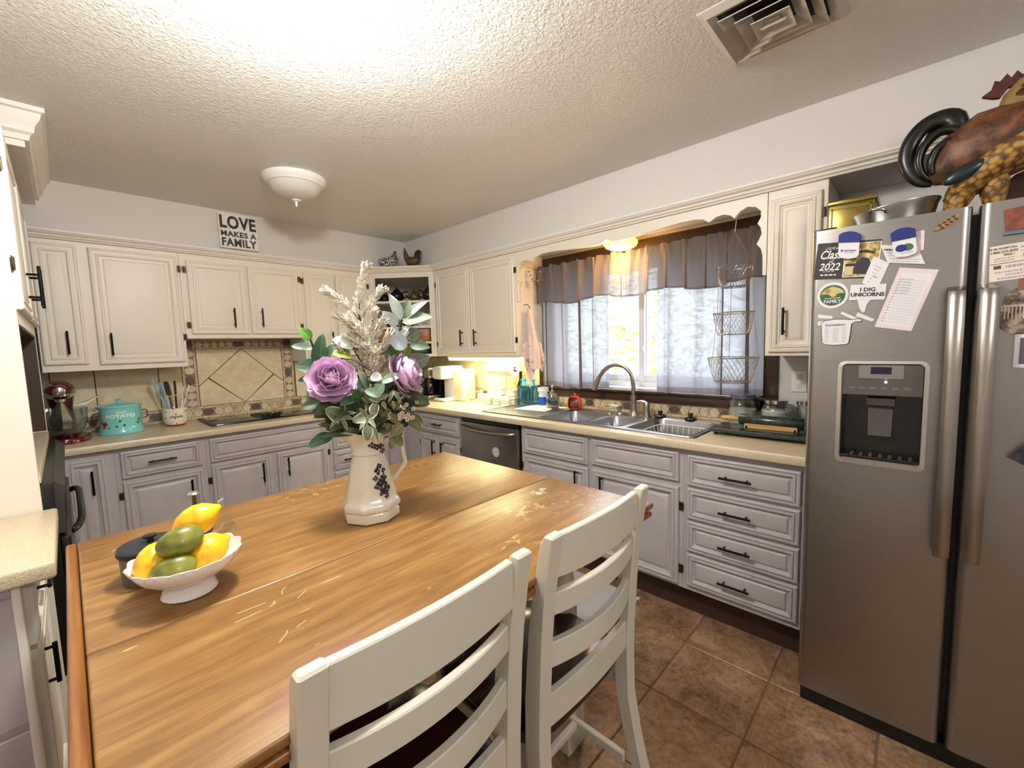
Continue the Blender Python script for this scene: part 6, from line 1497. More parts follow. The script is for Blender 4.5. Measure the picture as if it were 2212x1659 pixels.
LV = '''
L g1 -0.132 1.431 -0.157 1.466 0.0345 0.0
L mint -0.128 1.411 -0.181 1.417 0.0207 0.0
L dk -0.116 1.347 -0.102 1.448 0.0441 0.0
L dk -0.107 1.34 -0.079 1.421 0.0383 -0.01
L dk -0.114 1.352 -0.173 1.364 0.0501 0.01
L dk -0.122 1.327 -0.172 1.323 0.0234 0.0
L ol -0.086 1.233 -0.154 1.293 0.0476 0.02
L olp -0.06 1.201 -0.168 1.282 0.0424 0.03
L olp -0.087 1.204 -0.152 1.262 0.0331 0.0
L olp -0.019 1.175 -0.129 1.201 0.0328 -0.01
L olp -0.014 1.171 -0.12 1.173 0.0296 -0.03
L dk -0.059 1.255 -0.018 1.314 0.0552 0.0
L dk -0.048 1.234 0.002 1.281 0.0575 -0.01
L dk -0.025 1.247 -0.044 1.294 0.0469 0.0
L md -0.067 1.253 -0.049 1.208 0.038 -0.02
L md -0.094 1.266 -0.062 1.24 0.0328 -0.01
L dk -0.081 1.281 -0.121 1.297 0.028 0.02
L ol -0.112 1.266 -0.138 1.307 0.0367 0.03
R lamb 0.111 1.483 0.082 1.559 0.0328 -0.01
R lamb 0.114 1.483 0.189 1.543 0.0276 0.0
R lambd 0.113 1.476 0.199 1.496 0.0547 -0.01
R lambd 0.112 1.489 0.138 1.54 0.0414 0.0
R lamb 0.101 1.469 0.059 1.506 0.0326 -0.02
R lamb 0.105 1.434 0.071 1.485 0.0163 -0.02
R lamb 0.107 1.432 0.145 1.482 0.0176 -0.02
R lamb 0.102 1.44 0.132 1.45 0.0217 -0.02
R lambb 0.123 1.407 0.071 1.435 0.0485 -0.03
R lambd 0.13 1.415 0.186 1.403 0.038 -0.02
R lambd 0.126 1.429 0.161 1.455 0.0465 -0.01
R ol2 0.101 1.375 0.132 1.415 0.0414 0.0
R lambd 0.113 1.348 0.19 1.375 0.0552 0.0
R lambd 0.117 1.37 0.154 1.341 0.0407 -0.02
R lambd 0.08 1.362 0.069 1.413 0.0334 0.01
R g1 0.091 1.372 0.08 1.413 0.0193 0.0
C white 0.017 1.328 0.046 1.321 0.0291 -0.05
C mint 0.043 1.309 0.104 1.332 0.0263 -0.06
C mint 0.029 1.275 0.05 1.308 0.0291 -0.05
C mint 0.046 1.277 -0.0 1.288 0.0291 -0.05
C sage 0.002 1.273 -0.024 1.351 0.041 -0.01
C whiteg -0.02 1.411 -0.075 1.434 0.0386 0.0
C ol2 -0.026 1.385 -0.077 1.395 0.0383 -0.01
C g1 -0.022 1.427 -0.035 1.459 0.0195 0.01
C sage 0.013 1.249 -0.007 1.293 0.0299 -0.02
C sage 0.009 1.287 -0.012 1.343 0.0244 -0.02
V var -0.06 1.213 -0.1 1.248 0.045 -0.05
V varn -0.063 1.224 -0.027 1.234 0.0118 -0.06
V varn -0.066 1.222 -0.084 1.192 0.0105 -0.06
V varn -0.064 1.219 -0.049 1.185 0.0105 -0.06
V varn -0.065 1.227 -0.052 1.251 0.0118 -0.06
V varn -0.063 1.222 -0.031 1.214 0.0105 -0.06
V varn -0.068 1.219 -0.095 1.196 0.0105 -0.06
V varn 0.001 1.215 -0.015 1.245 0.013 -0.07
V varn 0.003 1.212 0.03 1.226 0.0143 -0.07
V varn 0.0 1.21 -0.009 1.177 0.0117 -0.07
V varn 0.004 1.21 0.023 1.19 0.0117 -0.07
V varn -0.002 1.208 -0.02 1.186 0.0104 -0.07
V var 0.006 1.218 -0.036 1.209 0.0315 -0.06
V var 0.003 1.196 -0.001 1.153 0.031 -0.08
V varn 0.016 1.191 0.028 1.144 0.0104 -0.07
V varn 0.04 1.258 0.01 1.266 0.0132 -0.05
V varn 0.045 1.256 0.054 1.232 0.0106 -0.05
V varn 0.035 1.262 0.064 1.276 0.0106 -0.05
V var 0.027 1.252 0.018 1.213 0.0318 -0.05
V varn 0.077 1.285 0.06 1.252 0.0106 -0.05
V varn 0.079 1.283 0.095 1.25 0.0106 -0.05
V varn 0.097 1.289 0.12 1.277 0.0119 -0.05
V varn 0.073 1.254 0.074 1.235 0.0093 -0.05
B olp2 0.097 1.189 0.057 1.208 0.0299 -0.02
B olp2 0.099 1.183 0.061 1.15 0.0323 -0.03
B olp2 0.114 1.194 0.155 1.158 0.0271 -0.02
B olp2 0.093 1.17 0.073 1.131 0.0269 -0.03
B olp2 0.067 1.184 0.036 1.16 0.0271 -0.02
B olp2 0.137 1.242 0.16 1.235 0.0192 -0.01
B olp2 0.134 1.267 0.156 1.271 0.0192 -0.01
B olp2 0.063 1.143 0.063 1.116 0.0212 -0.05
B olp2 0.081 1.155 0.092 1.121 0.024 -0.04
B olp2 0.061 1.231 0.043 1.192 0.0356 -0.01
B olp2 0.073 1.208 0.058 1.171 0.0328 -0.01
B olp2 0.093 1.227 0.065 1.241 0.0276 0.0
B olp2 0.135 1.205 0.159 1.175 0.0164 -0.01
B dk2 0.05 1.217 0.025 1.178 0.0386 0.0
B dk2 0.069 1.255 0.078 1.209 0.0364 0.02
B dk2 0.103 1.251 0.134 1.217 0.0334 0.01
B dk2 0.039 1.229 0.011 1.203 0.042 0.02
'''
PB0 = bp3(0, 1.06)
STEMS = {'L': ('eucalyptus_stem', 'rounded dark green leaf stem on the left of the bouquet', [(0, 1.06), (-.01, 1.13), (-.03, 1.162), (-.063, 1.226), (-.093, 1.294), (-.111, 1.347), (-.124, 1.399), (-.134, 1.435)], .0028),
         'R': ('lambs_ear_stem', 'silvery grey-green leaf stem at the upper right of the bouquet', [(0.006, 1.06), (.012, 1.13), (.028, 1.164), (.070, 1.229), (.092, 1.31), (.100, 1.392), (.107, 1.446), (.114, 1.49)], .003),
         'C': ('sage_sprig', 'pale sage and white leaf sprig in the middle of the bouquet', [(-.004, 1.06), (.004, 1.14), (.012, 1.22), (.010, 1.29), (-.005, 1.36), (-.025, 1.41), (-.03, 1.43)], .0028),
         'V': ('variegated_sprig', 'cream-edged leaf sprigs hanging over the pitcher spout', [(-.008, 1.06), (-.006, 1.13), (-.01, 1.18), (-.03, 1.212), (-.062, 1.222)], .0025),
         'B': ('blossom_stem', 'drooping stem of tiny cream blossoms and olive leaves on the right of the bouquet', [(.008, 1.06), (.02, 1.13), (.05, 1.18), (.085, 1.20), (.11, 1.23), (.128, 1.26), (.14, 1.28)], .0028)}
extra = {'V': [[(-.006, 1.13), (.0, 1.17), (.002, 1.21)], [(.0, 1.13), (.02, 1.2), (.036, 1.255)], [(.004, 1.14), (.04, 1.22), (.076, 1.28)]], 'B': [[(.02, 1.12), (.05, 1.145), (.066, 1.14)], [(.02, 1.13), (.04, 1.2), (.06, 1.25)]]}
FL = {}
for k, (nm, lb, pts, r_) in STEMS.items():
    t = thing(nm, lb, 'flower stem', tuple(bp3(0, 1.0)), 'stems in the white pitcher'); FL[k] = t
    dd = {'V': -.05, 'B': -.015}.get(k, 0.0)
    P_ = smooth_path([bp3(a, b, dd*min(1, (b-1.06)*9)) for a, b in pts], 4); mb = MB().tube(P_, r_, 7)
    for e in extra.get(k, ()):
        q = smooth_path([bp3(a, b, dd*min(1, (b-1.06)*9)) for a, b in e], 3); mb.tube(q, r_*.7, 6); P_ = P_+q
    for ln in LV.strip().split('\n'):
        a = ln.split()
        if a[0] != k: continue
        s0, h0, s1, h1, w, off = map(float, a[2:]); b = bp3(s0, h0, off); e_ = bp3(s1, h1, off-.012+rl.uniform(-.012, .008)); put_leaf(t, a[1], b, e_, w)
        n_ = min(P_, key=lambda p: (p-b).length+max(0, p.z-b.z)*2)
        if (n_-b).length < .09: mb.tube([n_, b.lerp(n_, .5)+Vector((0, 0, -.003)), b], r_*.45, 5)
    mb.build('stem', m_dst if k == 'L' else m_pst, t)
# dark filler greenery packed round the pitcher mouth
fg = thing('filler_greenery', 'mass of dark green filler leaves low in the bouquet around the pitcher mouth', 'flower stem', tuple(bp3(0, 1.0)), 'stems in the white pitcher')
rg2 = random.Random(23); mb = MB()
for i in range(64):
    a = rg2.uniform(0, 2*PI); rad = rg2.uniform(.02, .115); s_ = .012+rad*math.cos(a); d_ = .015+.75*rad*math.sin(a); h_ = rg2.uniform(1.165, 1.30)-.25*max(0, rad-.07)
    b = bp3(s_, h_, d_); dr = (FR*math.cos(a)+FV*math.sin(a)*.9+Vector((0, 0, rg2.uniform(-.5, .8)))).normalized(); L = rg2.uniform(.045, .075)
    put_leaf(fg, rg2.choice(('dk', 'md', 'dk2', 'dk2', 'ol', 'olp')), b, b+dr*L, L*rg2.uniform(.42, .62)); c0 = bp3(0, 1.12); mb.tube([c0, c0.lerp(b, .55)+Vector((0, 0, .012)), b], .0013, 4)
mb.build('stems', m_pst, fg)
# tiny cream blossoms
m_blo = M('cream_blossom', '#d9ccb0', .6); m_eye = M('blossom_eye', '#5b4a30', .6); rb2 = random.Random(2)
for s, h in ((.066, 1.212), (.060, 1.205), (.092, 1.209), (.099, 1.214), (.105, 1.203), (.116, 1.208), (.121, 1.198), (.127, 1.2), (.112, 1.194), (.092, 1.199), (.052, 1.136), (.060, 1.142), (.068, 1.136), (.077, 1.134), (.14, 1.283), (.149, 1.272), (.13, 1.288), (.121, 1.3), (.142, 1.245), (.131, 1.225), (.104, 1.229), (.112, 1.238), (.148, 1.292), (.096, 1.286)):
    p = bp3(s, h, -.03+rb2.uniform(-.006, .006)); mb = MB(); nrm = (-FV+Vector((rb2.uniform(-.4, .4), rb2.uniform(-.4, .4), .3))).normalized(); x = nrm.orthogonal().normalized(); y = nrm.cross(x)
    for k in range(5):
        a = 2*PI*k/5; c = p+(x*math.cos(a)+y*math.sin(a))*.0042; q = [c+(x*math.cos(2*PI*j/7)+y*math.sin(2*PI*j/7))*.0030-nrm*.0004 for j in range(7)]; mb.add([c+nrm*.0012]+q, [(0, 1+j, 1+(j+1) % 7) for j in range(7)])
    mb.ell(p+nrm*.001, (.0016, .0016, .0016), 6, 4, 1); mb.build('blossom', [m_blo, m_eye], FL['B'], 0, recalc=False)
# ivory feathery spray in the middle
ast = thing('feather_spray', 'tall ivory feathery spray rising from the middle of the bouquet', 'flower stem', tuple(bp3(0, 1.0)), 'stems in the white pitcher')
main = [(.0, 1.06), (.02, 1.14), (.026, 1.198), (.023, 1.287), (.019, 1.354), (.01, 1.421), (-.001, 1.487), (.0, 1.552), (.013, 1.603), (.020, 1.622)]
brs = [[(-.005, 1.487), (-.027, 1.519), (-.056, 1.545), (-.080, 1.563)], [(.004, 1.428), (-.019, 1.458), (-.042, 1.481), (-.057, 1.494)], [(.004, 1.487), (.026, 1.523), (.045, 1.55), (.057, 1.563)], [(.015, 1.394), (.033, 1.427), (.05, 1.46), (.060, 1.475)], [(.02, 1.361), (.04, 1.387), (.061, 1.413), (.071, 1.435)],
       [(.011, 1.381), (-.013, 1.402), (-.037, 1.412), (-.050, 1.418)], [(.018, 1.341), (-.012, 1.362), (-.039, 1.383), (-.053, 1.402)], [(.021, 1.30), (.045, 1.34), (.066, 1.365), (.078, 1.375)], [(.022, 1.30), (-.005, 1.33), (-.03, 1.345), (-.045, 1.352)]]
m_ivo = M('ivory_leaflet', '#d9d3c2', .7); mb = MB(); mb.tube(smooth_path([bp3(a, b) for a, b in main], 4), .0024, 6)
rs = random.Random(6); paths = [(smooth_path([bp3(a, b, 0) for a, b in main[4:]], 10), 1)]
for i, br_ in enumerate(brs):
    dz = rs.uniform(-.035, .02); P_ = smooth_path([bp3(a, b, dz*j/3) for j, (a, b) in enumerate(br_)], 6); mb.tube(P_, .0014, 5); paths.append((P_, 1))
for k in range(10):  # short inner branches filling the plume
    h = 1.30+.016*k; a = rs.uniform(0, 2*PI); P_ = smooth_path([bp3(.02, h), bp3(.02+.028*math.cos(a), h+.03, .028*math.sin(a)), bp3(.02+.05*math.cos(a), h+.055, .045*math.sin(a))], 6); mb.tube(P_, .0013, 5); paths.append((P_, 1))
mb.build('stem', m_dst, ast)
def tuft(P_, mat):
    """paddle-shaped leaflets in pairs along one branch"""
    mb = MB()
    N = len(P_)
    for i in range(1, N):
        d = (P_[i]-P_[i-1]).normalized()
        for q in range(4 if i < N-1 else 6):
            a = rs.uniform(0, 2*PI); o_ = d.orthogonal().normalized(); s_ = Matrix.Rotation(a, 3, d) @ o_
            dr = (d*rs.uniform(.75, 1.1)+s_*rs.uniform(.35, .75)).normalized(); L = rs.uniform(.018, .030); b = P_[i-1].lerp(P_[i], rs.random())
            mb.tube([b, b+dr*L*.5+d*.001, b+dr*L*.85+d*.003, b+dr*L+d*.004], .002, 5, radii=[.0010, .0019, .0034, .0018], flat=.6)
    return mb.build('leaflets', mat, ast, 60)
for P_, _ in paths: tuft(P_, m_ivo)['kind'] = 'stuff'
# lavender peonies
def peo_mat():
    s = NT('lavender_petal'); v = s.coord(kind='Generated'); sp = s.n('ShaderNodeSeparateXYZ'); s.l(v, sp.inputs[0])
    s.set(col=s.mix(s.ramp(s.math('ADD', sp.outputs[1], s.math('MULTIPLY', s.noise(s.coord(), 40, 3), .25)), [(.35, 0.0), (1.05, 1.0)]), '#b987b6', '#e2c2e0'), rough=.7); return s.m
m_peo = peo_mat(); PET = []
for j in range(3):
    mb = MB(); nu, nv = 10, 8; vs = []; rj = random.Random(40+j)
    for i in range(nv+1):
        t = i/nv
        for k in range(nu+1):
            c = -1+2*k/nu; w = (.30+.75*math.sin(PI*.5*min(1, t*1.25)))*.62*(1-.30*max(0, t-.75)/.25*abs(c)**2)
            an = c*w*1.25; bend = .15+1.25*t; rr = math.sin(bend)*1.0; zz = 1-math.cos(bend)
            ruf = .05*t*t*math.sin(5*c+j*2)+.035*t**3*math.sin(11*c+j)
            x = math.sin(an)*(.25+rr*.75); y = math.cos(an)*rr*.8; vs.append((x, y+ruf*.6, zz*.95*(1-.08*c*c*t)+ruf))
    fs = [(i*(nu+1)+k, i*(nu+1)+k+1, (i+1)*(nu+1)+k+1, (i+1)*(nu+1)+k) for i in range(nv) for k in range(nu)]
    mb.v = vs; mb.f = fs; mb.mi = [0]*len(fs); PET.append(mb.mesh('petal', m_peo, (0, 0, 0), 60))
def peony(label, s, h, d, face, R_, stem):
    t = thing('peony', label, 'flower', tuple(bp3(s, h, d)), 'lavender peonies in the bouquet'); c = bp3(s, h, d); face = Vector(face).normalized()
    Mq = face.to_track_quat('Z', 'Y').to_matrix().to_4x4(); rp_ = random.Random(int(s*1000)+5)
    MB().tube(smooth_path([bp3(a, b, e) for a, b, e in stem]+[c-face*R_*.35], 4), .0032, 7).build('stem', m_pst, t)
    lay = [(7, 1.05, .85, -.30, -30), (7, 1.0, .95, -.26, -10), (6, .90, 1.0, -.22, 8), (6, .78, 1.05, -.16, 24), (5, .64, 1.1, -.08, 40), (4, .50, 1.1, .0, 56), (3, .36, 1.1, .08, 70)]
    for li, (n, sc, up, zo, tilt) in enumerate(lay):
        for k in range(n):
            a = 2*PI*(k+.5*(li % 2))/n+rp_.uniform(-.2, .2); q = R_*sc*1.05*rp_.uniform(.92, 1.08)
            m4 = Mq @ Matrix.Rotation(a, 4, 'Z') @ Matrix.Translation((0, -R_*.05*(li > 3), R_*zo)) @ Matrix.Rotation(R(tilt+rp_.uniform(-8, 8)), 4, 'X') @ Matrix.Diagonal((q, q*1.05, q*up*.9, 1))
            o = bpy.data.objects.new('petal', PET[rp_.randrange(3)]); COL.objects.link(o); o.parent = t; o.matrix_local = m4
    MB().ell(c-face*R_*.42, (R_*.22,)*3, 10, 8).build('calyx', LM['md'], t)
peony('lavender peony at the left of the bouquet, facing the camera', -.083, 1.322, -.045, (-.35, -.85, .42), .058, [(0, 1.06, 0), (-.015, 1.15, -.005), (-.05, 1.24, -.015)])
peony('lavender peony at the right of the bouquet, turned to the right', .112, 1.326, -.035, (.55, -.70, .42), .058, [(.004, 1.06, 0), (.025, 1.15, 0), (.06, 1.24, 0)])
# ------------------------------------------------------------------ things on and above the fridge
FT = 1.7655
m_brass2 = M('old_brass', '#8a7a3f', .28, .9, var=.25, vs=14)
bb = thing('brass_box', 'old brass box on top of the fridge beside the narrow cabinet', 'box', (-.47, -3.72, FT))
MB().box(-.58, -.36, -3.785, -3.645, 1.7525, 1.905, 0, .006, 2).build('body', m_brass2, bb)
MB().box(-.588, -.352, -3.79, -3.64, 1.895, 1.915, 0, .006, 2).build('lid', m_brass2, bb)
fm = MB()
for a, b in ((-3.775, -3.77), (-3.66, -3.655)): fm.box(-.5815, -.579, a, b, 1.77, 1.885)
for a, b in ((1.77, 1.775), (1.88, 1.885)): fm.box(-.5815, -.579, -3.775, -3.655, a, b)
fm.build('embossing', m_brass2, bb, 0)
pn_ = thing('steel_pan', 'oval steel roasting pan with side handle on top of the fridge', 'pan', (-.60, -3.84, FT))
rings = []
for rx, ry, z in ((.08, .085, 1.7535), (.088, .095, 1.758), (.098, .112, 1.825), (.104, .118, 1.836), (.104, .119, 1.840), (.098, .113, 1.838), (.086, .095, 1.765), (.02, .02, 1.758)):
    rings.append([(-.60+rx*math.cos(2*PI*k/36), -3.838+ry*math.sin(2*PI*k/36), z+.012*math.sin(2*PI*k/36)*-1*(z-1.7535)/.08) for k in range(36)])
MB().loft(rings).build('body', make_steel('pan_steel', '#9b9a97', (6, 6, .2)), pn_)
MB().tube(smooth_path([(-.700, -3.82, 1.815), (-.716, -3.815, 1.822), (-.716, -3.785, 1.826), (-.698, -3.78, 1.82)], 4), .004, 8).build('handle', m_chrome, pn_)
wx = thing('bread_box', 'dark brown curved wooden box at the right edge on top of the fridge', 'box', (-.36, -4.28, FT))
ol_ = [(-4.50, 1.7525), (-4.085, 1.7525), (-4.085, 1.83), (-4.095, 1.875), (-4.125, 1.905), (-4.18, 1.925), (-4.26, 1.932), (-4.50, 1.932)]
m_bb = make_wood('bread_box_wood', '#2c1409', '#4a2410', '#5e3116', 1, .8, .35)
MB().prism(ol_, 'x', -.48, -.24).build('case', m_bb, wx)
MB().prism([(a, b) for a, b in ol_[1:]]+[(-4.50, 1.926), (-4.26, 1.926), (-4.185, 1.919), (-4.13, 1.9), (-4.101, 1.873), (-4.091, 1.83), (-4.091, 1.7525)], 'x', -.49, -.48).build('edge_trim', m_bb, wx, 0)
# large rooster figure
def rooster_mat():
    s = NT('rooster_paint'); v = s.coord(); n1 = s.noise(v, 22, 4, .6, .4); n2 = s.noise(v, 60, 3)
    s.set(col=s.ramp(n1, [(.36, '#3d2412'), (.5, '#5f3a20'), (.64, '#7a5230')]), rough=.5); s.bump(n2, .4, .003); return s.m
m_rbody = rooster_mat()
m_rcream = NT('rooster_cream_feathers'); vo = m_rcream.n('ShaderNodeTexVoronoi'); vo.inputs['Scale'].default_value = 58; m_rcream.l(m_rcream.coord(), vo.inputs['Vector'])
m_rcream.set(col=m_rcream.ramp(vo.outputs['Distance'], [(.1, '#b8924e'), (.45, '#9d7638'), (.65, '#5f4420')]), rough=.5); m_rcream.bump(vo.outputs['Distance'], .5, .004); m_rcream = m_rcream.m
m_rtail = M('rooster_tail_black', '#14130f', .3, var=.5, vs=24, bump=.2, bs=60); m_rcomb = M('rooster_comb_red', '#4a170c', .55, var=.25, vs=60, bump=.4, bs=140)
m_rneck = M('rooster_neck_straw', '#8f733f', .5, var=.3, vs=30, bump=.4, bs=90); m_rteal = M('rooster_wing_teal', '#1d2a2a', .3, var=.3, vs=30)
ro = thing('rooster_figure', 'large painted rooster figure with black arched tail on top of the fridge', 'figurine', (-.60, -4.06, FT))
RX = -.62
def blob(segs, mat, name, sx=.62):
    """smooth body through cross-sections (y, z, radius, half thickness)"""
    rings = []; pts = [Vector((0, a, b)) for a, b, _, _ in segs]
    for i, (y, z, r_, th) in enumerate(segs):
        d = (pts[min(i+1, len(pts)-1)]-pts[max(i-1, 0)]).normalized(); nx = Vector((0, -d.z, d.y))
        rings.append([Vector((RX, y, z))+nx*r_*math.cos(2*PI*k/20)+Vector((1, 0, 0))*th*math.sin(2*PI*k/20) for k in range(20)])
    return MB().loft(rings).build(name, mat, ro, 50)
blob([(-3.925, 1.905, .02, .02), (-3.95, 1.925, .05, .045), (-3.99, 1.955, .085, .07), (-4.05, 1.985, .100, .085), (-4.11, 1.99, .098, .088), (-4.17, 1.985, .092, .082), (-4.215, 1.985, .07, .06), (-4.235, 1.99, .03, .03)], m_rbody, 'body')
blob([(-4.125, 1.99, .075, .078), (-4.12, 2.03, .066, .066), (-4.115, 2.07, .054, .052), (-4.118, 2.105, .043, .040), (-4.13, 2.128, .034, .032), (-4.15, 2.14, .02, .02)], m_rneck, 'neck')
tail = [(-3.995, 2.02, .018), (-3.975, 2.085, .030), (-3.94, 2.10, .026), (-3.90, 2.085, .024), (-3.873, 2.045, .024), (-3.866, 1.995, .024), (-3.880, 1.945, .022), (-3.905, 1.91, .018), (-3.932, 1.895, .008)]
def feather(pts, th, nm='tail_feather'):
    P_ = smooth_path([(RX+th, a, b) for a, b, c in pts], 4); n_ = len(P_)-1
    rad = []
    for i in range(n_+1):
        f_ = i/n_*(len(pts)-1); k = min(int(f_), len(pts)-2); rad.append(pts[k][2]+(pts[k+1][2]-pts[k][2])*(f_-k))
    MB().tube(P_, .02, 10, radii=rad, flat=.6).build(nm, m_rtail, ro, 60)
feather(tail, 0)
feather([(-4.0, 2.01, .016), (-3.975, 2.045, .024), (-3.94, 2.05, .022), (-3.908, 2.02, .022), (-3.895, 1.975, .022), (-3.905, 1.93, .018), (-3.925, 1.905, .008)], -.018)
feather([(-4.0, 1.985, .016), (-3.97, 2.01, .022), (-3.94, 1.995, .022), (-3.925, 1.955, .020), (-3.93, 1.92, .012)], -.03)
feather([(-4.0, 2.04, .016), (-3.985, 2.075, .026), (-3.96, 2.088, .02), (-3.93, 2.07, .016), (-3.91, 2.04, .008)], .02)
cmb = [(-4.032, 2.128), (-4.05, 2.139), (-4.056, 2.164), (-4.067, 2.158), (-4.081, 2.175), (-4.090, 2.160), (-4.101, 2.176), (-4.112, 2.160), (-4.125, 2.172), (-4.135, 2.155), (-4.15, 2.16), (-4.158, 2.14), (-4.14, 2.13), (-4.11, 2.137), (-4.085, 2.135), (-4.070, 2.112), (-4.055, 2.115)]
MB().prism(cmb, 'x', RX-.009, RX+.009).build('comb', m_rcomb, ro, 0)
MB().ell((RX-.034, -4.115, 2.085), (.012, .022, .028), 14, 10).build('face_patch', m_rcomb, ro)
MB().lathe([(.018, 0), (.0155, .008), (0, .038)], (0, 0, 0), 12).xf(frame_M((RX, -4.155, 2.125), (1, 0, 0), (0, 0, 1)) @ Matrix.Rotation(PI, 4, 'X')).build('beak', M('beak_horn', '#8a6a30', .4), ro)
MB().ell((RX-.036, -4.115, 2.118), (.004, .009, .005), 10, 6).build('eye', m_blackp, ro)
MB().ell((RX-.03, -4.14, 2.045), (.012, .014, .032), 12, 8).build('wattle', m_rcomb, ro)
# cream breast and thighs laid over the body
blob([(-3.972, 1.825, .018, .035), (-3.99, 1.848, .032, .062), (-4.03, 1.885, .046, .085), (-4.08, 1.925, .054, .096), (-4.13, 1.95, .060, .098), (-4.18, 1.965, .058, .09), (-4.22, 1.975, .03, .06)], m_rcream, 'breast_feathers')
MB().ell((RX-.078, -4.0, 1.893), (.016, .052, .022), 16, 10, 0, Matrix.Rotation(R(-28), 3, 'X')).build('wing_tip', m_rteal, ro)
blob([(-3.985, 1.760, .020, .024), (-3.985, 1.80, .026, .034), (-3.995, 1.84, .036, .055), (-4.02, 1.88, .03, .05)], m_rcream, 'leg')
blob([(-4.075, 1.760, .018, .022), (-4.072, 1.80, .024, .030), (-4.07, 1.85, .034, .05), (-4.07, 1.90, .03, .05)], m_rcream, 'leg')
MB().box(-.69, -.55, -4.11, -3.955, 1.7526, 1.768, 0, .008, 2).build('base', m_rneck, ro)
# ------------------------------------------------------------------ magnets and papers on the fridge doors
FS = FX-.0003
m_paper = M('paper_white', '#dcd9dc', .7); m_ink = M('ink_dark', '#26262a', .7); m_inkg = M('ink_soft_grey', '#9a98a4', .7); m_navy = M('navy_plastic', '#1b2a78', .35); m_pink = M('paper_pink', '#dccdd2', .7)
def flat(poly, th, lift=.0):
    return MB().prism([(a, b) for a, b in poly], 'x', FS-lift-th, FS-lift)
def quadM(tl, tr, bl, lift):
    """matrix placing a unit square (x right, y up) on the fridge door"""
    o = Vector((FS-lift, *bl)); ux = Vector((0, tr[0]-tl[0], tr[1]-tl[1])); uy = Vector((0, tl[0]-bl[0], tl[1]-bl[1]))
    n_ = ux.cross(uy).normalized()
    return Matrix(((ux.x, uy.x, n_.x, o.x), (ux.y, uy.y, n_.y, o.y), (ux.z, uy.z, n_.z, o.z), (0, 0, 0, 1)))
def lines(Mq, rows, z=.0005, mat=None, par=None, name='printing', seed=1):
    """short printed strokes: rows of (x0, x1, y, height)"""
    rg = random.Random(seed); mb = MB()
    for x0, x1, y, h in rows:
        x = x0
        while x < x1:
            w = min(rg.uniform(.02, .07), x1-x); mb.add([Mq @ Vector(p) for p in ((x, y, z), (x+w, y, z), (x+w, y+h, z), (x, y+h, z))], [(0, 1, 2, 3)]); x += w+.018
    return mb.build(name, mat or m_inkg, par, 0, recalc=False)
def letter(txt, Mq, x, y, size, mat, par, bold=0, sx=1, shear=0, rot=0, z=.0006):
    """lettering with real-size glyphs placed at unit-square position (x, y)"""
    t = text_mb(txt, size, bold, sx, 'CENTER', shear, .00015)
    o = Mq @ Vector((x, y, 0)); ux = (Mq.to_3x3() @ Vector((1, 0, 0))).normalized(); n_ = (Mq.to_3x3() @ Vector((0, 0, 1))).normalized(); uy = n_.cross(ux)
    if rot: q = Matrix.Rotation(rot, 3, n_); ux = q @ ux; uy = q @ uy
    t.v = [tuple(o+ux*a+uy*b+n_*(c+z)) for a, b, c in t.v]; return t.build('lettering', mat, par, 0, recalc=False)
def sheet(name, label, cat, tl, tr, bl, lift, th, mat, group='papers and magnets on the freezer door'):
    br = (tr[0]+bl[0]-tl[0], tr[1]+bl[1]-tl[1])
    t = thing(name, label, cat, (FS-lift, (tl[0]+br[0])/2, (tl[1]+br[1])/2), group)
    s_ = flat([tl, tr, br, bl], th, lift).build('sheet', mat, t, 0)
    return t, quadM(tl, tr, bl, lift+th)
cd, Q = sheet('graduation_card', 'dark graduation card reading Class of 2022 with a photo', 'card', (-3.651, 1.723), (-3.822, 1.708), (-3.643, 1.601), .0, .0015, M('card_charcoal', '#272426', .5))
m_wl = M('card_white_ink', '#e9e5e0', .6)
letter('Class', Q, .235, .66, .040, m_wl, cd, .0006, .72, .3); letter('of', Q, .25, .49, .016, m_wl, cd, 0, .9, .3); letter('2022', Q, .235, .33, .034, m_wl, cd, .0004, .85, .2)
lines(Q, [(.14, .38, .82, .015), (.17, .35, .855, .015), (.14, .33, .205, .012)], mat=m_wl, par=cd, seed=3); lines(Q, [(.1, .36, .10, .035)], mat=m_wl, par=cd, seed=5)
def patch(Q, pts, mat, par, name, z=.0003):
    return MB().add([Q @ Vector((a, b, z)) for a, b in pts], [tuple(range(len(pts)))]).build(name, mat, par, 0, recalc=False)
patch(Q, [(.46, .04), (1.0, .04), (1.0, .95), (.46, .95)], m_wl, cd, 'photo_border')
m_ph = NT('photo_foliage'); m_ph.set(col=m_ph.ramp(m_ph.noise(m_ph.coord(), 60, 3), [(.35, '#5b5a32'), (.5, '#a8924e'), (.66, '#d8c98c')]), rough=.4); m_ph = m_ph.m
patch(Q, [(.475, .055), (.985, .055), (.985, .935), (.475, .935)], m_ph, cd, 'photo', .0005)
patch(Q, [(.49, .10), (.62, .10), (.62, .34), (.49, .34)], M('photo_fence', '#c9b58c', .5), cd, 'photo', .0007)
patch(Q, [(.49, .33), (.68, .33), (.68, .40), (.49, .40)], M('photo_dark', '#221d22', .5), cd, 'photo', .0008)
patch(Q, [(.62, .12), (.86, .10), (.90, .3), (.84, .52), (.74, .56), (.66, .46), (.62, .25)], M('photo_gown', '#2d2733', .5), cd, 'photo', .0009)
patch(Q, [(.69+.05*math.cos(a)+.04, .64+.09*math.sin(a)) for a in [2*PI*k/12 for k in range(12)]], M('photo_skin', '#a87f6a', .5), cd, 'photo', .0011)
patch(Q, [(.62, .71), (.78, .75), (.92, .68), (.9, .64), (.76, .68), (.63, .67)], M('photo_dark', '#221d22', .5), cd, 'photo', .0012)
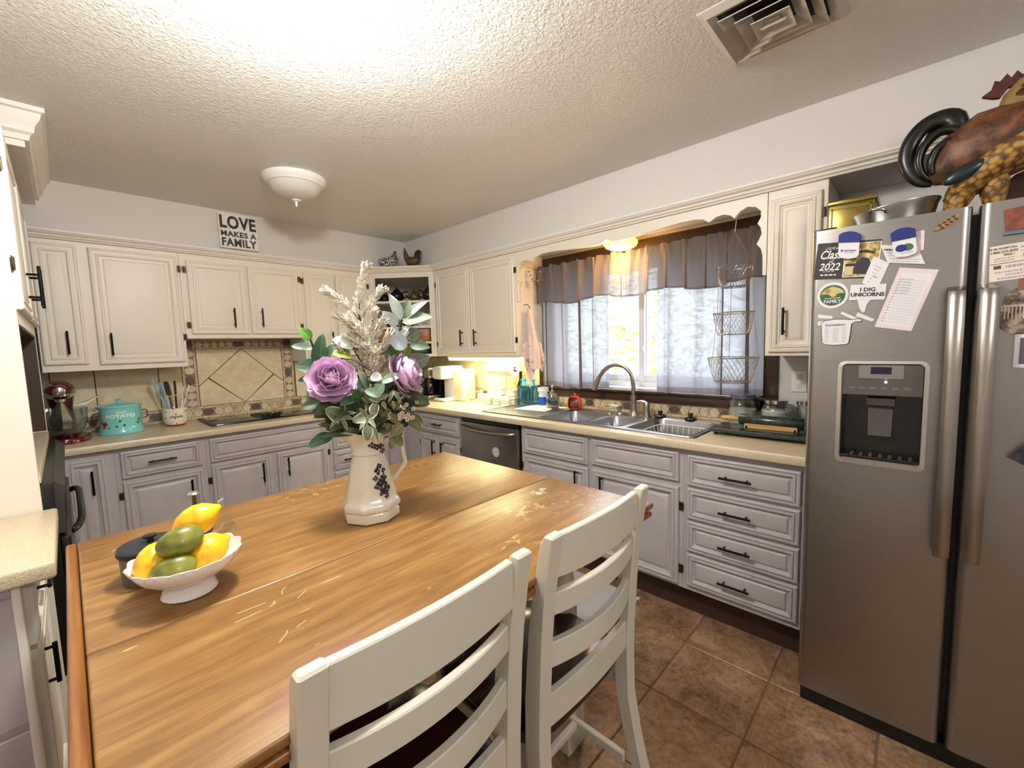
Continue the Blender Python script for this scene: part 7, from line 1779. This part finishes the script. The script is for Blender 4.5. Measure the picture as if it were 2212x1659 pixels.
def clip(label, tl, tr, b, extra):
    t = thing('magnetic_clip', label, 'clip', (FS-.01, (tl[0]+tr[0])/2, b), 'blue magnetic clips on the freezer door')
    w = abs(tr[0]-tl[0]); Qc = quadM(tl, tr, (tl[0]+extra, tl[1]-.09), .006)
    U = lambda a, c, z: Qc @ Vector((a, c, z))
    o_ = [(.02, .60), (.02, .16), (.12, .05), (.5, .0), (.88, .05), (.98, .16), (.98, .60)]; n_ = len(o_)
    MB().add([U(a, c, 0) for a, c in o_]+[U(a, c, .009) for a, c in o_], [tuple(range(n_)), tuple(range(2*n_-1, n_-1, -1))]+[(i, (i+1) % n_, n_+(i+1) % n_, n_+i) for i in range(n_)]).build('jaw', m_paper, t, 0)
    o_ = [(0, .60), (1, .60), (1.0, .88), (.8, .96), (.5, 1.0), (.2, .96), (.0, .88)]; n_ = len(o_)
    MB().add([U(a, c, -.004) for a, c in o_]+[U(a, c, .012) for a, c in o_], [tuple(range(n_)), tuple(range(2*n_-1, n_-1, -1))]+[(i, (i+1) % n_, n_+(i+1) % n_, n_+i) for i in range(n_)]).build('grip', m_navy, t, 0)
    return t, Qc
c1, Qc = clip('left blue and white magnetic clip holding the graduation card', (-3.711, 1.750), (-3.768, 1.742), 1.67, .002)
lines(Qc, [(.30, .85, .28, .045), (.3, .75, .22, .02)], .0095, M('clip_print', '#3c4a8a', .6), c1, seed=2); patch(Qc, [(.14, .27), (.24, .27), (.24, .34), (.14, .34)], M('clip_print', '#3c4a8a', .6), c1, 'print', .0095)
c2, Qc = clip('right blue and white magnetic clip with blue and green cars printed on it', (-3.840, 1.728), (-3.897, 1.733), 1.66, -.012)
for cx_, cy_, col in ((.36, .30, m_navy), (.62, .30, M('print_green', '#4b6a48', .5))):
    patch(Qc, [(cx_+.24*math.cos(a), cy_+.11*math.sin(a)*(1 if math.sin(a) < 0 else 1.3)) for a in [2*PI*k/14 for k in range(14)]], col, c2, 'print', .0095 if col is m_navy else .0093)
lines(Qc, [(.3, .8, .12, .03)], .0095, m_inkg, c2)
w1, Q = sheet('notice', 'white notice behind the right blue clip', 'paper', (-3.818, 1.689), (-3.905, 1.672), (-3.838, 1.630), .003, .001, m_paper)
lines(Q, [(.08, .9, .55, .04), (.08, .7, .40, .03), (.1, .92, .22, .03), (.1, .85, .09, .03)], par=w1); lines(Q, [(.05, .28, .68, .10)], mat=m_ink, par=w1)
w1, Q = sheet('backing_note', 'small pale note sticking out at the right of the right blue clip', 'paper', (-3.893, 1.715), (-3.920, 1.716), (-3.893, 1.655), .0016, .001, m_pink)
w1, Q = sheet('handwritten_note', 'narrow white handwritten note overlapping the graduation card', 'paper', (-3.803, 1.656), (-3.842, 1.628), (-3.776, 1.574), .002, .001, m_paper)
lines(Q, [(.3, .7, .72, .02), (.35, .62, .6, .03), (.3, .5, .48, .02), (.42, .72, .36, .04), (.3, .45, .25, .02), (.3, .42, .12, .02)], mat=m_inkg, par=w1)
un_, Q = sheet('unicorn_magnet', 'white magnet reading I DIG UNICORNS', 'magnet', (-3.747, 1.570), (-3.838, 1.564), (-3.744, 1.520), .003, .002, m_paper)
letter('I DIG', Q, .5, .66, .017, m_ink, un_, .0005, 1.05); letter('UNICORNS', Q, .5, .34, .0165, m_ink, un_, .0006, 1.03)
rbn = MB().prism([(-3.766, 1.519), (-3.800, 1.517), (-3.790, 1.50), (-3.787, 1.478), (-3.780, 1.476), (-3.772, 1.492)], 'x', FS-.004, FS-.001)
one(rbn, 'paper_tail', m_paper, 'crumpled white paper tail hanging below the unicorn magnet', 'paper', 'papers and magnets on the freezer door', None, 0)
ov_ = thing('family_magnet', 'oval green and white magnet with golden puppy reading FAMILY', 'magnet', (FS, -3.698, 1.541), 'papers and magnets on the freezer door')
el = lambda rx, rz, x, n=40: [(x, -3.698-rx*math.cos(2*PI*k/n), 1.541+rz*math.sin(2*PI*k/n)) for k in range(n)]
MB().loft([el(.0435, .0445, FS), el(.0435, .0445, FS-.002)]).build('disc', m_paper, ov_, 0)
MB().loft([el(.0355, .0350, FS-.002), el(.0355, .0350, FS-.0026)]).build('green_field', M('magnet_green', '#2f5a36', .5), ov_, 0)
gp_ = M('magnet_gold', '#c9b06a', .5)
Qo = quadM((-3.6545, 1.5855), (-3.7415, 1.5855), (-3.6545, 1.4965), .0027)
patch(Qo, [(.12, .55), (.2, .68), (.35, .78), (.5, .84), (.66, .78), (.80, .70), (.88, .56), (.7, .56), (.5, .5), (.3, .56)], M('magnet_pale', '#b9b48c', .5), ov_, 'print', .0001)
patch(Qo, [(.52+.13*math.cos(a), .60+.17*math.sin(a)) for a in [2*PI*k/16 for k in range(16)]], gp_, ov_, 'print', .0003)
patch(Qo, [(.34+.10*math.cos(a), .68+.10*math.sin(a)) for a in [2*PI*k/16 for k in range(16)]], M('magnet_gold_dark', '#a08a45', .5), ov_, 'print', .0004)
letter('FAMILY', Qo, .5, .26, .015, m_paper, ov_, .0004, 1.0); letter('IN OUR HOME', Qo, .5, .385, .006, m_paper, ov_, .0001, 1.1)
ls_, Q = sheet('shopping_list', 'long pink bordered list on the freezer door, tilted to the right', 'paper', (-3.867, 1.611), (-3.956, 1.592), (-3.813, 1.428), .001, .001, m_pink)
patch(Q, [(.12, .05), (.9, .05), (.9, .93), (.12, .93)], m_paper, ls_, 'page', .0001)
lines(Q, [(.15, .82, .80-.046*k, .007) for k in range(16)], par=ls_, mat=M('list_rule', '#b9b3c2', .7)); lines(Q, [(.15, .5, .815-.046*k, .014) for k in range(6)], mat=m_inkg, par=ls_, seed=8)
lines(Q, [(.12, .15, .80-.046*k, .012) for k in range(16)], mat=m_ink, par=ls_)
cp_ = thing('measuring_cup_magnet', 'white measuring cup shaped magnet with kitchen equivalents table', 'magnet', (FS, -3.72, 1.41), 'papers and magnets on the freezer door')
cup = [(-3.6685, 1.449), (-3.680, 1.4555), (-3.705, 1.4595), (-3.735, 1.458), (-3.75, 1.4555), (-3.775, 1.457), (-3.781, 1.4525), (-3.778, 1.446), (-3.762, 1.4455), (-3.754, 1.440), (-3.752, 1.41), (-3.7485, 1.377), (-3.742, 1.371), (-3.71, 1.368), (-3.682, 1.371), (-3.673, 1.378), (-3.670, 1.41)]
MB().prism(cup, 'x', FS-.003, FS-.001).build('outline', m_ink, cp_, 0)
cc = Vector((0, sum(a for a, b in cup)/len(cup), sum(b for a, b in cup)/len(cup)))
inn = []
for i, (a, b) in enumerate(cup):
    p0, p1 = Vector(cup[i-1]), Vector(cup[(i+1) % len(cup)]); t_ = (p1-p0).normalized(); inn.append((a-t_.y*.0018*-1*-1, b+t_.x*.0018*-1*-1) if False else (a+(-t_.y)*-.0018, b+t_.x*-.0018))
area = sum(cup[i][0]*cup[(i+1) % len(cup)][1]-cup[(i+1) % len(cup)][0]*cup[i][1] for i in range(len(cup)))
if area > 0: inn = [(2*a-c_, 2*b-d_) for (a, b), (c_, d_) in zip(cup, inn)]
MB().prism(inn, 'x', FS-.0034, FS-.003).build('face', m_paper, cp_, 0)
Qp = quadM((-3.668, 1.457), (-3.753, 1.457), (-3.668, 1.368), .0036)
letter('Equivalents', Qp, .48, .80, .013, M('ink_mid', '#5a5a62', .6), cp_, 0, .95, .25)
lines(Qp, [(a, b, .66-.075*k, .022) for k in range(8) for a, b in ((.15, .27), (.42, .6), (.72, .84))], par=cp_)
for lb, q in (('small white magnetic word strip left above the measuring cup magnet', [(-3.659, 1.478), (-3.70, 1.470), (-3.70, 1.460), (-3.659, 1.466)]), ('pinkish word strip above the measuring cup handle', [(-3.726, 1.484), (-3.778, 1.452), (-3.772, 1.446), (-3.722, 1.476)]), ('white word strip right of the measuring cup handle', [(-3.768, 1.478), (-3.812, 1.452), (-3.806, 1.445), (-3.763, 1.466)]), ('lowest tiny white strip at the left edge of the measuring cup magnet', [(-3.659, 1.452), (-3.672, 1.455), (-3.672, 1.438), (-3.659, 1.440)])):
    t = thing('word_strip', lb, 'magnet', (FS, q[0][0], q[0][1]), 'papers and magnets on the freezer door'); MB().prism(q, 'x', FS-.001, FS).build('strip', m_paper, t, 0)
lf_ = thing('surfboard_magnet', 'brown leaf shaped wooden magnet at the top of the freezer door', 'magnet', (FS, -3.968, 1.728), 'papers and magnets on the freezer door')
a0_, a1_ = Vector((-3.940, 1.708)), Vector((-3.997, 1.748)); d_ = (a1_-a0_); nn_ = Vector((-d_.y, d_.x)).normalized()
q = [a0_+d_*t+nn_*.0105*math.sin(PI*t)**.8 for t in [i/10 for i in range(11)]]+[a0_+d_*t-nn_*.0105*math.sin(PI*t)**.8 for t in [i/10 for i in range(9, 0, -1)]]
MB().prism([tuple(p) for p in q], 'x', FS-.006, FS-.001).build('shape', M('magnet_wood', '#a07a50', .5, var=.2, vs=80), lf_, 0)
fgm = MB()
for t in (.25, .42, .58, .75):
    for s in (-1, 1):
        c_ = a0_+d_*t+nn_*s*.0048; fgm.ell((FS-.0062, c_.x, c_.y), (.001, .005, .0035), 8, 5)
fgm.build('carving', M('magnet_brown', '#4a2c18', .5), lf_)
# right door
GR = 'papers and magnets on the fridge door'
t, Q = sheet('picture_magnet', 'square red brown picture magnet with blue edge at the top of the fridge door', 'magnet', (-4.078, 1.737), (-4.150, 1.745), (-4.083, 1.676), .001, .005, M('picture_red', '#7d4334', .5, var=.35, vs=60), GR)
MB().box(FS-.010, FS-.001, -4.155, -4.080, 1.668, 1.677).build('edge', M('blue_grey_edge', '#5d7482', .5), t, 0)
t, Q = sheet('phone_card', 'upper cream card with phone number lines on the fridge door', 'card', (-4.057, 1.640), (-4.16, 1.648), (-4.058, 1.590), .002, .001, M('card_cream', '#e0d3c4', .7), GR)
letter('24 HR HOUSE CALL', Q, .24, .82, .0068, m_ink, t, .0001, .9); letter('1-800-273-8255', Q, .26, .62, .0095, M('ink_brown', '#5a4238', .7), t, .0001, .85); letter('PRESS 1', Q, .36, .44, .007, m_ink, t, .0001, .9)
lines(Q, [(.08, .46, .24, .05), (.08, .46, .1, .05), (.56, .95, .7, .10), (.56, .95, .5, .08), (.6, .95, .2, .2)], par=t, mat=m_inkg)
t, Q = sheet('business_card', 'lower cream business card on the fridge door', 'card', (-4.058, 1.588), (-4.16, 1.596), (-4.060, 1.541), .001, .001, M('card_cream', '#e0d3c4', .7), GR)
patch(Q, [(.08, .72), (.22, .72), (.22, .92), (.08, .92)], M('ink_olive', '#4d4630', .6), t, 'print', .0003); lines(Q, [(.3, .95, .74, .14), (.1, .95, .48, .07), (.3, .95, .3, .07), (.15, .95, .1, .08)], par=t, mat=m_inkg)
m_house = NT('house_photo'); vv = m_house.coord((1, 1, 1)); m_house.set(col=m_house.ramp(m_house.noise(vv, 40, 4, .7), [(.35, '#2e2530'), (.5, '#7d6a5c'), (.62, '#c4b4a0')]), rough=.45); m_house = m_house.m
t = thing('house_magnet', 'irregular picture magnet of a house with a porch at the right edge', 'magnet', (FS, -4.12, 1.45), GR)
MB().prism([(-4.086, 1.475), (-4.095, 1.505), (-4.112, 1.52), (-4.16, 1.52), (-4.16, 1.39), (-4.11, 1.392), (-4.086, 1.41)], 'x', FS-.006, FS-.001).build('shape', m_house, t, 0)
pt2 = MB()
for k in range(6): pt2.box(FS-.0075, FS-.006, -4.092-.007*k-.0025, -4.092-.007*k, 1.435, 1.468)
pt2.box(FS-.0075, FS-.006, -4.135, -4.09, 1.468, 1.474); pt2.build('porch', M('porch_white', '#c9beb0', .6), t, 0)
t, Q = sheet('red_note', 'brick red note above the house magnet at the right edge', 'paper', (-4.115, 1.548), (-4.16, 1.552), (-4.116, 1.508), .0005, .0008, M('note_brick', '#8d5240', .6), GR)
t = thing('square_frame_magnet', 'white square frame magnet with dark centre at the right edge', 'magnet', (FS, -4.14, 1.34), GR)
MB().box(FS-.006, FS-.001, -4.20, -4.115, 1.297, 1.392, 0, .004, 2).build('frame', m_paper, t); MB().box(FS-.0065, FS-.006, -4.19, -4.126, 1.308, 1.381).build('picture', M('picture_grey', '#55525c', .5), t, 0)
t = thing('photo_strip', 'dark photo standing out from the fridge door at the right edge', 'photo', (FS, -4.14, 1.05), GR)
MB().add([(FS-.001, -4.117, 1.040), (FS-.03, -4.117, 1.044), (FS-.03, -4.20, 1.165), (FS-.001, -4.20, 1.16), (FS-.001, -4.20, 1.00), (FS-.03, -4.20, .998)], [(0, 1, 2, 3), (1, 5, 2), (0, 3, 4), (0, 4, 5, 1)]).build('print', M('photo_bw', '#2a2a30', .3, var=.9, vs=40), t, 0)
# ------------------------------------------------------------------ sign and birds on the crown ledge
sg = thing('love_sign', 'white sign reading LOVE MAKES A FAMILY on the crown ledge', 'sign', (-1.72, -.345, 2.13))
Mg = frame_M((-1.722, -.3445, 2.2665), (1, 0, 0), (0, .04, 1))
MB().box(-.122, .122, -.122, .122, -.012, .008, 0, .002, 1).xf(Mg @ Matrix.Diagonal((1, 1.0, 1, 1))).build('board', M('sign_white', '#dcd8d2', .7, var=.05, vs=40), sg)
m_sl = M('sign_charcoal', '#3a352f', .8)
for txt, y, w, h, b in (('LOVE', .060, .225, .083, .0042), ('MAKES A', -.021, .222, .036, .0018), ('FAMILY', -.080, .218, .052, .0026)):
    t = text_mb(txt, 1, 0, 1); 
    sz = h/ (max(p[1] for p in t.v)-min(p[1] for p in t.v)); t = text_mb(txt, sz, b, 1, 'CENTER', 0, .0004, 1.08)
    x0 = min(p[0] for p in t.v); x1 = max(p[0] for p in t.v); y0 = (min(p[1] for p in t.v)+max(p[1] for p in t.v))/2
    t.v = [((p[0]-(x0+x1)/2)*w/(x1-x0), p[1]-y0+y, p[2]+.0086) for p in t.v]; t.xf(Mg).build('lettering', m_sl, sg, 0, recalc=False)
def bird(name, label, c, mats, rooster):
    """small hen / rooster figurine facing +u along the ledge"""
    t = thing(name, label, 'figurine', c, 'bird figurines on the corner ledge'); c = Vector(c); u_ = ud
    def bl(segs, nm, m):
        rings = []; pts = [Vector((a, 0, b)) for a, b, _, _ in segs]
        for i, (a, b, r_, th) in enumerate(segs):
            d = (pts[min(i+1, len(pts)-1)]-pts[max(i-1, 0)]).normalized(); nx = Vector((-d.z, 0, d.x))
            rings.append([c+u_*(a+nx.x*r_*math.cos(2*PI*k/16))+nn*(th*math.sin(2*PI*k/16))+Vector((0, 0, b+nx.z*r_*math.cos(2*PI*k/16))) for k in range(16)])
        MB().loft(rings).build(nm, m, t, 50)
    if not rooster:
        bl([(-.085, .062, .006, .008), (-.07, .050, .030, .022), (-.035, .043, .042, .036), (.01, .045, .045, .04), (.05, .052, .042, .036), (.075, .06, .028, .025), (.088, .062, .01, .01)], 'body', mats[0])
        bl([(.04, .06, .034, .028), (.055, .085, .025, .022), (.062, .105, .018, .016), (.072, .118, .010, .01)], 'neck', mats[1])
        bl([(.055, .118, .008, .005), (.066, .128, .010, .005), (.078, .122, .006, .004)], 'comb', mats[2])
    else:
        bl([(-.06, .05, .012, .012), (-.04, .045, .034, .028), (0, .042, .040, .036), (.04, .048, .038, .034), (.06, .055, .02, .02)], 'body', mats[0])
        bl([(-.04, .05, .026, .016), (-.055, .085, .024, .014), (-.062, .12, .016, .010), (-.066, .15, .007, .006), (-.069, .165, .002, .002)], 'tail', mats[1])
        bl([(.035, .05, .034, .03), (.045, .08, .028, .024), (.048, .105, .028, .022), (.052, .125, .018, .016), (.06, .135, .006, .006)], 'neck', mats[2])
        bl([(.045, .13, .008, .005), (.062, .128, .014, .006), (.078, .118, .010, .005), (.082, .108, .004, .004)], 'comb', mats[3])
m_speck = NT('speckled_hen'); m_speck.set(col=m_speck.ramp(m_speck.noise(m_speck.coord(), 75, 3), [(.44, '#191817'), (.5, '#77736c'), (.55, '#c9c5bc')]), rough=.6); m_speck = m_speck.m
m_hgrey = M('hen_grey', '#5d5a54', .6, var=.2, vs=60)
zl = 2.1305
bp = dq(.175, -.012, 2.1305); bird('hen_figurine', 'grey speckled hen figurine on the left of the corner ledge', bp, (m_speck, m_hgrey, m_dark), False)
bp = dq(.395, -.012, 2.1305); bird('rooster_figurine', 'small brown rooster figurine on the right of the corner ledge', bp, (M('rooster_olive', '#4d3a18', .5), M('rooster_rust', '#54331a', .5), m_brg, m_brg), True)
